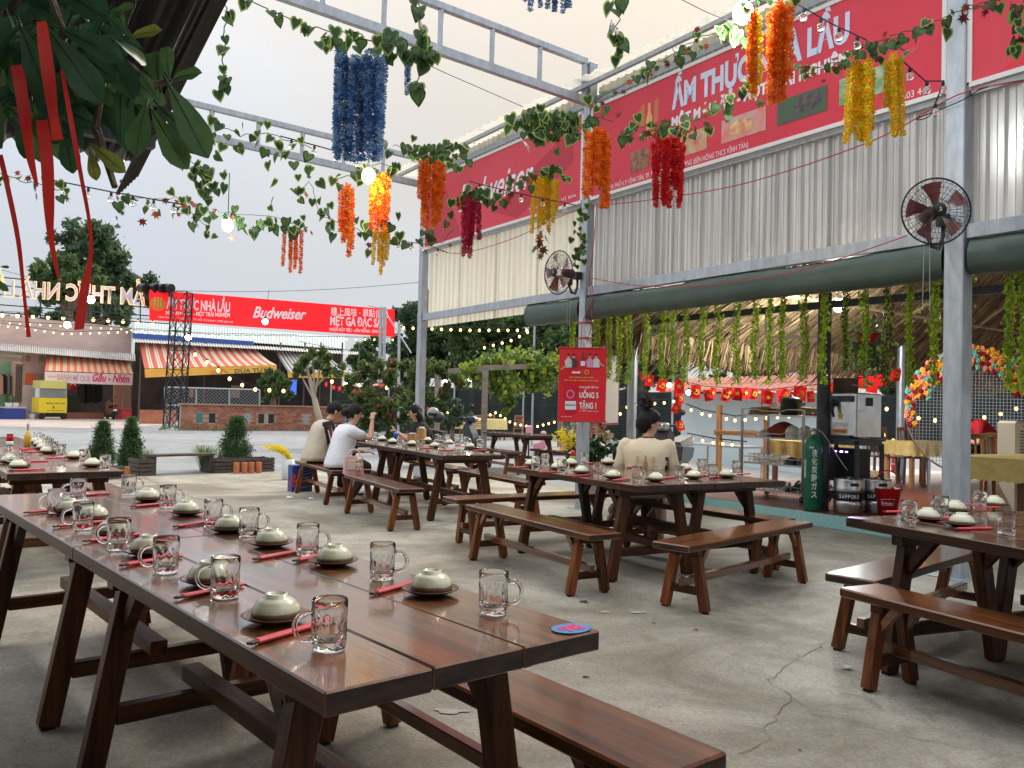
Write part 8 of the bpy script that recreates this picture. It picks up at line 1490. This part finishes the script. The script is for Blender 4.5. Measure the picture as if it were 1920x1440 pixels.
def person(label, hip, yaw, lean, headyaw, headpitch, shirt, trous, hands, knees=None, feet=None, sleeve=.6, s=1.0, barefoot=True, sleevem=None, hold=None, shoe=None, wide=1.0, neckm=None):
    """hip: seat contact point; joints given as (forward, right, up) from it"""
    f, r = dirs(yaw); t = thing('person', label, 'person', (hip[0], hip[1], 0)); O = Vector(hip)
    P = lambda a, d, z: O + f * a * s + r * d * s + UZ * z * s
    up = (UZ * math.cos(lean) + f * math.sin(lean)); bk = f * math.cos(lean) - UZ * math.sin(lean)
    T = lambda a, d, z: P(0, 0, .10) + (up * z + bk * a + r * d) * s
    hf, hr = dirs(headyaw); hn = T(.03, 0, .50); hu = (UZ * math.cos(headpitch) + hf * math.sin(headpitch)); hff = hf * math.cos(headpitch) - UZ * math.sin(headpitch); Hc = hn + hu * .135 * s + hff * .02
    Hd = lambda a, d, z: Hc + hff * a * s + hr * d * s + hu * z * s
    J = {'pelvis': (P(0, 0, .09), .095 * s), 'spine': (T(0, 0, .15), .095 * s), 'chest': (T(.0, 0, .33), .105 * s), 'neck0': (T(.02, 0, .45), .062 * s), 'neck1': (hn, .052 * s), 'jaw': (Hd(.015, 0, -.06), .062 * s), 'head': (Hd(0, 0, .0), .088 * s), 'crown': (Hd(-.01, 0, .065), .078 * s)}
    E_ = [('pelvis', 'spine'), ('spine', 'chest'), ('chest', 'neck0'), ('neck0', 'neck1'), ('neck1', 'jaw'), ('jaw', 'head'), ('head', 'crown')]; SHo, EL, WR = {}, {}, {}
    for sd_, k in (('L', -1), ('R', 1)):
        sh = T(.0, k * .17 * wide, .40); wr = P(*hands[sd_]); v = wr - sh; L1, L2 = .27 * s, .24 * s; d = min(v.length, (L1 + L2) * .995); wr = sh + v.normalized() * d; pole = hands.get('pole' + sd_, (-.1, k * .25, -.6)); pv = f * pole[0] + r * pole[1] + UZ * pole[2]; vn = v.normalized(); pv = (pv - vn * pv.dot(vn)).normalized(); x = (L1 * L1 - L2 * L2 + d * d) / (2 * d); el = sh + vn * x + pv * math.sqrt(max(0, L1 * L1 - x * x)); SHo[sd_], EL[sd_], WR[sd_] = sh, el, wr; dn = (wr - el).normalized(); sd2 = dn.cross(UZ); sd2 = sd2.normalized() if sd2.length > .1 else r
        J.update({'sh' + sd_: (sh, .062 * s), 'ua' + sd_: (sh.lerp(el, .5), .048 * s), 'el' + sd_: (el, .040 * s), 'fa' + sd_: (el.lerp(wr, .4), .037 * s), 'wr' + sd_: (wr, .025 * s), 'pm' + sd_: (wr + dn * .05 * s, (.030 * s, .018 * s)), 'kn' + sd_: (wr + dn * .085 * s, (.032 * s, .015 * s))}); E_ += [('chest', 'sh' + sd_), ('sh' + sd_, 'ua' + sd_), ('ua' + sd_, 'el' + sd_), ('el' + sd_, 'fa' + sd_), ('fa' + sd_, 'wr' + sd_), ('wr' + sd_, 'pm' + sd_), ('pm' + sd_, 'kn' + sd_)]
        cu = (UZ * -.5 + f * .3).normalized()
        for i, (o_, ln) in enumerate(((-.027, .062), (-.009, .074), (.010, .070), (.027, .055))): b0 = wr + dn * .095 * s + sd2 * o_ * s; m1 = b0 + (dn * .8 + cu * .4).normalized() * ln * .55 * s; m2 = m1 + (dn * .35 + cu * .8).normalized() * ln * .5 * s; J.update({f'f{i}a{sd_}': (b0, .0095 * s), f'f{i}b{sd_}': (m1, .0085 * s), f'f{i}c{sd_}': (m2, .007 * s)}); E_ += [('kn' + sd_, f'f{i}a{sd_}'), (f'f{i}a{sd_}', f'f{i}b{sd_}'), (f'f{i}b{sd_}', f'f{i}c{sd_}')]
        th = wr + dn * .035 * s - sd2 * .034 * k * s; J.update({'ta' + sd_: (th, .011 * s), 'tb' + sd_: (th + (dn * .7 + cu * .5 - sd2 * .3 * k).normalized() * .04 * s, .009 * s)}); E_ += [('pm' + sd_, 'ta' + sd_), ('ta' + sd_, 'tb' + sd_)]
    knees = knees or {'L': (.42, -.10, .06), 'R': (.42, .12, .06)}; feet = feet or {'L': (.40, -.12, -.40), 'R': (.44, .14, -.40)}
    for sd_, k in (('L', -1), ('R', 1)):
        hp_ = P(.02, k * .095, .075); kn = P(*knees[sd_]); ft = P(*feet[sd_]); J.update({'hp' + sd_: (hp_, .088 * s), 'th' + sd_: (hp_.lerp(kn, .5), .076 * s), 'ke' + sd_: (kn, .056 * s), 'ca' + sd_: (kn.lerp(ft, .35), .052 * s), 'an' + sd_: (ft, .034 * s), 'ft' + sd_: (ft + (f * .8).normalized() * .10 * s - UZ * .03, (.038 * s, .026 * s)), 'to' + sd_: (ft + f * .18 * s - UZ * .037, (.036 * s, .016 * s))}); E_ += [('pelvis', 'hp' + sd_), ('hp' + sd_, 'th' + sd_), ('th' + sd_, 'ke' + sd_), ('ke' + sd_, 'ca' + sd_), ('ca' + sd_, 'an' + sd_), ('an' + sd_, 'ft' + sd_), ('ft' + sd_, 'to' + sd_)]
    skinmesh('body', J, E_, 'pelvis', SKIN, t)
    # shirt: a lofted torso with two lofted sleeves
    w_ = wide * s
    o = loft('shirt', [(P(-.01, 0, .035), r, f, .205 * w_, .165 * s), (P(-.01, 0, .09), r, f, .205 * w_, .16 * s), (T(-.01, 0, .08), r, bk, .195 * w_, .15 * s), (T(-.012, 0, .17), r, bk, .182 * w_, .142 * s), (T(-.012, 0, .27), r, bk, .195 * w_, .146 * s), (T(-.008, 0, .35), r, bk, .215 * w_, .144 * s), (T(.0, 0, .41), r, bk, .220 * w_, .128 * s), (T(.008, 0, .455), r, bk, .185 * w_, .105 * s), (T(.015, 0, .478), r, bk, .095 * s, .082 * s), (T(.02, 0, .492), r, bk, .068 * s, .068 * s)], shirt, t)
    if neckm: loft('collar', [(T(.015, 0, .463), r, bk, .080 * s, .077 * s), (T(.015, 0, .50), r, bk, .068 * s, .068 * s), (T(.016, 0, .502), r, bk, .060 * s, .060 * s)], neckm, t)
    for sd_, k in (('L', -1), ('R', 1)):
        sh, el, wr = SHo[sd_], EL[sd_], WR[sd_]; a0 = (el - sh).normalized(); X = a0.cross(bk); X = X.normalized() if X.length > .1 else r; Y = a0.cross(X); rg = [(sh - a0 * .07 * s - r * k * .02 * s, X, Y, .070 * s, .070 * s), (sh - a0 * .03 * s, X, Y, .083 * s, .082 * s), (sh + a0 * .03 * s, X, Y, .082 * s, .080 * s), (sh.lerp(el, min(1, sleeve) * .55), X, Y, .068 * s, .068 * s), (sh.lerp(el, min(1, sleeve)), X, Y, .064 * s, .064 * s)]
        if sleeve > 1: a1 = (wr - el).normalized(); X1 = a1.cross(bk).normalized(); Y1 = a1.cross(X1); rg[-1] = (el, X, Y, .060 * s, .060 * s); rg += [(el.lerp(wr, .3), X1, Y1, .055 * s, .055 * s), (el.lerp(wr, sleeve - 1), X1, Y1, .045 * s, .045 * s)]
        loft('sleeve', rg, sleevem or shirt, t, 16, True, 2)
        if sleevem:
            for off, mm in ((-.025, WHITE), (0, RED), (.025, WHITE)):
                b = MB(); vs = []
                for q in range(7): c = sh.lerp(el, -.05 + (sleeve * .98) * q / 6); n_ = (r * k * .9 - bk * .25 + UZ * .35); n_ = (n_ - a0 * n_.dot(a0)).normalized(); tt = a0.cross(n_); rad = (.079 - .013 * q / 6) * s + .002; nn = (n_ + tt * off * 12).normalized(); vs += [c + nn * rad - tt * .007, c + nn * rad + tt * .007]
                b.add(vs, [(2 * q, 2 * q + 1, 2 * q + 3, 2 * q + 2) for q in range(6)]); b.build('sleeve_stripe', mm, t)
    JT = {k_: (v[0], (v[1] if not isinstance(v[1], tuple) else v[1][0]) + (.014 if k_ != 'pelvis' else .006) * s) for k_, v in J.items() if k_[:2] in ('hp', 'th', 'ke', 'ca', 'an') or k_ == 'pelvis'}
    for k_ in ('anL', 'anR'): JT[k_] = (JT[k_][0] + UZ * .05, JT[k_][1] + .012)
    skinmesh('trousers', JT, [(a, b_) for a, b_ in E_ if a in JT and b_ in JT], 'pelvis', trous, t)
    # face
    FDK = mat('eye_dark', (.02, .015, .012), .3); LIP = mat('lips', (.42, .13, .11), .5)
    b = MB(); b.ball(Hd(.098, 0, -.012), .017 * s, 8, 6, (1, .9, 1.3)); b.build('nose', SKIN, t, True); b = MB(); b.frame(Hd(.088, 0, -.052), hff, hr, hu, .006 * s, .022 * s, .006 * s, .003); b.build('mouth', LIP, t)
    for k in (-1, 1): b = MB(); b.ball(Hd(.083, k * .034, .018), .010 * s, 8, 5, (1, 1, .6)); b.build('eye', FDK, t, True); b = MB(); b.ball(Hd(-.005, k * .088, -.01), .024 * s, 8, 6, (.9, .5, 1.3)); b.build('ear', SKIN, t, True); b = MB(); b.frame(Hd(.084, k * .034, .038), hff, hr, hu, .004 * s, .018 * s, .004 * s, .002); b.build('eyebrow', HAIR, t)
    if shoe:
        for sd_ in 'LR': ft = P(*feet[sd_]); b = MB(); b.frame(ft + f * .07 * s - UZ * .035 * s, f, r, UZ, .135 * s, .048 * s, .035 * s, .02); b.build('shoe', shoe, t); b = MB(); b.frame(ft + f * .07 * s - UZ * .072 * s, f, r, UZ, .14 * s, .05 * s, .008 * s); b.build('sole', WHITE, t)
    return t, Hd, T, P, WR, s
def haircap(t, Hd, s, front=.045, drop=-.06, extra=1.0):
    b = MB(); n, m = 22, 9; vs = []; 
    for i in range(m + 1):
        th = (math.pi * .56) * i / m
        for k in range(n):
            a = 6.2832 * k / n; cf = math.cos(a); lim = 1.0 if cf < .35 else 1 - (cf - .35) * .78; thh = th * lim * (1.28 if cf < 0 else 1) * (1 + .05 * math.sin(9 * a)); rr = .108 * extra * (1 + .012 * math.sin(7 * a + i)); vs.append(Hd(-.012 + rr * math.sin(thh) * cf * 1.03, rr * math.sin(thh) * math.sin(a) * .93, .018 + rr * 1.08 * math.cos(thh)))
    b.add(vs, [(i * n + k, i * n + (k + 1) % n, (i + 1) * n + (k + 1) % n, (i + 1) * n + k) for i in range(m) for k in range(n)]); return b.build('hair', HAIR, t, True)
BEIGE = mat('beige_fabric', (.56, .50, .40), .85, var=.10, vscale=7, bump=.4, bscale=9); WHT = mat('white_tee', (.74, .76, .82), .85, var=.05, vscale=6, bump=.5, bscale=8); BLKF = mat('black_fabric', (.010, .011, .013), .85, bump=.4, bscale=10); NAVY = mat('dark_trousers', (.012, .013, .018), .85, bump=.3, bscale=8); JKT = mat('cream_jacket', (.66, .54, .38), .7, col2=(.72, .61, .45), vscale=4, bump=.9, bscale=5)
# man on the left
hp = G(590, 868, .45); t, Hd, T, P, WR, s = person('person in a beige polo shirt with black striped sleeves, leaning over the far table', hp, 61, .30, 66, .42, BEIGE, NAVY, {'L': (.50, -.10, .34), 'R': (.36, .08, .30), 'poleR': (-.6, .5, -.5)}, sleeve=.8, s=1.06, sleevem=BLKF, shoe=BLACK, neckm=BLKF, wide=1.05); haircap(t, Hd, s)
# woman in white
hp = G(634, 880, .45); t, Hd, T, P, WR, s = person('person in a white tee shirt with tied up hair, hand raised to the mouth', hp, 61, .26, 72, .15, WHT, NAVY, {'R': (.40, .10, .62), 'poleR': (.5, .3, -1), 'L': (.36, -.12, .22)}, knees={'L': (.40, -.12, .06), 'R': (.36, .14, .05)}, feet={'L': (.22, -.12, -.40), 'R': (.10, .16, -.41)}, sleeve=.62, s=1.0, wide=.95); haircap(t, Hd, s, extra=1.04)
b = MB(); b.ball(Hd(-.125, 0, .0), .058, 12, 8, (1, 1.1, .95)); b.build('hair_bun', HAIR, t, True); b = MB(); b.lathe([(.046, -.006), (.05, 0), (.046, .006)], 14, (0, 0, 0)); o = b.build('hair_tie', mat('tie_brown', (.2, .1, .06), .6), t, local=True); o.matrix_basis = Matrix.Translation(MW[t.name].inverted() @ Hd(-.10, 0, .02)) @ Matrix.Rotation(R(90), 4, 'Y')
# slippers and shoe on the floor below
for (x, y, lb, m) in ((630, 931, 'black and white slipper lying on the concrete under the bench', mat('slipper_grey', (.25, .27, .30), .6)), (655, 930, 'crumpled dark slipper under the bench behind the black and white one', BLACK)):
    c = G(x, y); o = thing('slipper', lb, 'shoe', c, R(20)); b = MB(); b.box((0, 0, .012), (.24, .09, .022), ch=.01); b.build('sole', WHITE if m != BLACK else BLACK, o, local=True); b = MB(); b.frame((.05, 0, .045), (1, 0, 0), (0, 1, 0), UZ, .07, .048, .022, .018); b.build('strap', m, o, local=True)
# woman in black with a phone
hp = G(790, 862, .45); hp = Vector((hp.x, hp.y, .45)); t, Hd, T, P, WR, s = person('person with long black hair in a black tee shirt, holding a phone', hp, 250, .10, 255, .22, BLKF, NAVY, {'L': (.36, -.02, .40), 'R': (.36, .06, .40), 'poleL': (0, -.5, -1)}, sleeve=.55, s=1.0, wide=.92); haircap(t, Hd, s, extra=1.05)
b = MB(); rg = [(Hd(-.03, 0, .05), .098, .075), (Hd(-.055, 0, -.05), .11, .07), (Hd(-.075, 0, -.16), .115, .06)]; _, hr = dirs(255); hf, _ = dirs(255)
loft('long_hair', [(c, hr, hf, a, d) for c, a, d in rg] + [(T(-.135, 0, .33), hr, hf, .115, .05), (T(-.155, 0, .18), hr, hf, .10, .045), (T(-.15, 0, .02), hr, hf, .06, .03), (T(-.15, 0, -.05), hr, hf, .02, .015)], HAIR, t)
b = MB(); b.frame(Hd(-.02, 0, .135), hr, hf, UZ, .035, .012, .012, .004); b.build('hair_clip', WHITE, t)
f, r = dirs(250); c = (WR['L'] + WR['R']) / 2 + f * .07 + UZ * .05; o = thing('phone', 'pale phone held up by the person in black', 'phone', c); b = MB(); b.frame(c, r, (f * .5 + UZ * .85), f, .036, .075, .005, .003); b.build('case', mat('phone_pale', (.55, .62, .70), .2), o); b = MB(); b.frame(c - f * .006, r, (f * .5 + UZ * .85), f, .032, .070, .002); b.build('screen', mat('phone_screen', (.3, .4, .5), .1), o)
# woman in the beige jacket seen from behind
hp = Vector((1.30, 7.98, .45)); t, Hd, T, P, WR, s = person('person in a cream printed jacket seen from behind, hair in a high messy bun', hp, 12, .06, 84, .06, JKT, mat('tan_trousers', (.42, .30, .20), .8), {'L': (.22, -.20, .12), 'R': (.24, .20, .12)}, knees={'L': (.30, -.16, .05), 'R': (.38, .12, .05)}, feet={'L': (.02, -.34, -.20), 'R': (.34, .14, -.38)}, sleeve=1.8, s=1.0, wide=1.12, neckm=mat('jacket_collar', (.05, .035, .03), .8)); haircap(t, Hd, s, extra=1.06)
b = MB(); b.ball(Hd(-.04, 0, .135), .050, 12, 8, (1, 1, .9)); b.build('hair_bun', HAIR, t, True)
HBR = mat('brown_hair', (.10, .045, .025), .5); pts = [tuple(MW[t.name].inverted() @ Hd(-.06 + random.gauss(0, .03), random.gauss(0, .05), .19 + random.gauss(0, .025))) for _ in range(170)]; o = put('loose_hair', leafcloud(np.array(pts), .085, [HBR, HAIR], 'loose_hair', 0, .10), t); b = MB(); b.ball(Hd(-.02, .035, .135), .018, 8, 6); b.build('hair_clip', mat('pink_clip', (.8, .35, .42), .4), t, True)
f, r = dirs(12)
loft('nape_hair', [(Hd(-.06, 0, .03), r, f, .085, .055), (Hd(-.065, 0, -.05), r, f, .075, .045), (Hd(-.05, 0, -.10), r, f, .05, .03)], HAIR, t)
PRT = mat('jacket_print', (.24, .15, .06), .7, col2=(.40, .27, .12), vscale=20); PRT2 = mat('jacket_print_gold', (.55, .38, .16), .7)
def onback(a, z): return T(-.012, 0, z) + r * a + (-f) * (.166 * math.sqrt(max(0, 1 - (abs(a) / .215) ** 2.4)) + .010)
for nm, pl, w_, m in (('print_bottle', [(0, .33), (0, .30), (0, .27)], .007, PRT), ('print_bottle', [(0, .27), (0, .25), (0, .185), (0, .165)], .020, PRT), ('print_tower', [(-.075, .32), (-.075, .26)], .012, PRT2), ('print_tower', [(.075, .32), (.075, .26)], .012, PRT2), ('print_scroll', [(-.15, .20), (-.12, .185), (-.08, .19), (-.05, .17), (-.02, .165), (.02, .165), (.05, .17), (.08, .19), (.12, .185), (.15, .20)], .008, PRT), ('print_scroll', [(-.11, .225), (-.09, .235), (-.07, .22), (-.075, .20), (-.095, .20)], .006, PRT), ('print_scroll', [(.11, .225), (.09, .235), (.07, .22), (.075, .20), (.095, .20)], .006, PRT), ('print_scroll', [(-.055, .21), (-.04, .23), (-.03, .21)], .006, PRT2), ('print_scroll', [(.055, .21), (.04, .23), (.03, .21)], .006, PRT2)):
    b = MB(); vs = []
    for i, (a, z) in enumerate(pl): j = min(i, len(pl) - 2); dx, dz = pl[j + 1][0] - pl[j][0], pl[j + 1][1] - pl[j][1]; l_ = math.hypot(dx, dz); nx, nz_2 = -dz / l_ * w_, dx / l_ * w_; vs += [onback(a + nx, z + nz_2), onback(a - nx, z - nz_2)]
    b.add(vs, [(2 * i, 2 * i + 1, 2 * i + 3, 2 * i + 2) for i in range(len(pl) - 1)]); b.build(nm, m, t)
# person in red beyond the nearest post
hp = AT(1866, 850, 12.4); hp.z = .80; t, Hd, T, P, WR, s = person('person in a red shirt bending forward behind the nearest post', hp, -80, .75, -85, .7, mat('red_shirt', (.42, .01, .02), .8, var=.1), NAVY, {'L': (.5, -.1, .2), 'R': (.5, .1, .2)}, sleeve=.7, s=1.0); haircap(t, Hd, s)
# pink handbag with a bear charm
c = G(662, 888, .45); t = thing('handbag', 'pink handbag with a cream bear charm on the bench beside the person in white', 'handbag', c, R(25)); b = MB(); PKB = mat('pink_leather', (.58, .33, .35), .45, var=.1, vscale=9)
b.prism([(-.12, -.055, 0), (.12, -.055, 0), (.10, -.035, .21), (-.10, -.035, .21)], (0, .09, 0)); b.build('bag_body', PKB, t, local=True); b = MB(); b.tube([(.075 * math.cos(a), -.02, .205 + .09 * math.sin(a)) for a in np.linspace(0, math.pi, 11)], .007, 6); b.build('handle', mat('cream_handle', (.66, .58, .5), .5), t, True, True); b = MB(); b.frame((-.03, -.058, .11), (1, 0, 0), (0, 1, .1), UZ, .05, .006, .06, .004); b.build('side_panel', mat('cream_leather', (.62, .50, .42), .5), t, local=True)
BEAR = mat('bear_plush', (.66, .55, .42), .95, bump=.4, bscale=60); b = MB(); b.ball((.05, -.075, .17), .035, 12, 8); b.ball((.027, -.075, .198), .013, 8, 6); b.ball((.073, -.075, .198), .013, 8, 6); b.ball((.05, -.072, .105), .032, 12, 8, (.9, .8, 1.3)); b.ball((.02, -.08, .11), .013, 8, 6, (.8, 1, 1.8)); b.ball((.08, -.08, .11), .013, 8, 6, (.8, 1, 1.8)); b.ball((.035, -.08, .055), .015, 8, 6, (.9, 1, 1.7)); b.ball((.065, -.08, .055), .015, 8, 6, (.9, 1, 1.7)); b.build('bear_charm', BEAR, t, True, True)
b = MB(); b.ball((.05, -.109, .165), .006, 6, 4); b.ball((.04, -.105, .18), .004, 6, 4); b.ball((.06, -.105, .18), .004, 6, 4); b.build('bear_face', BLACK, t, True, True)
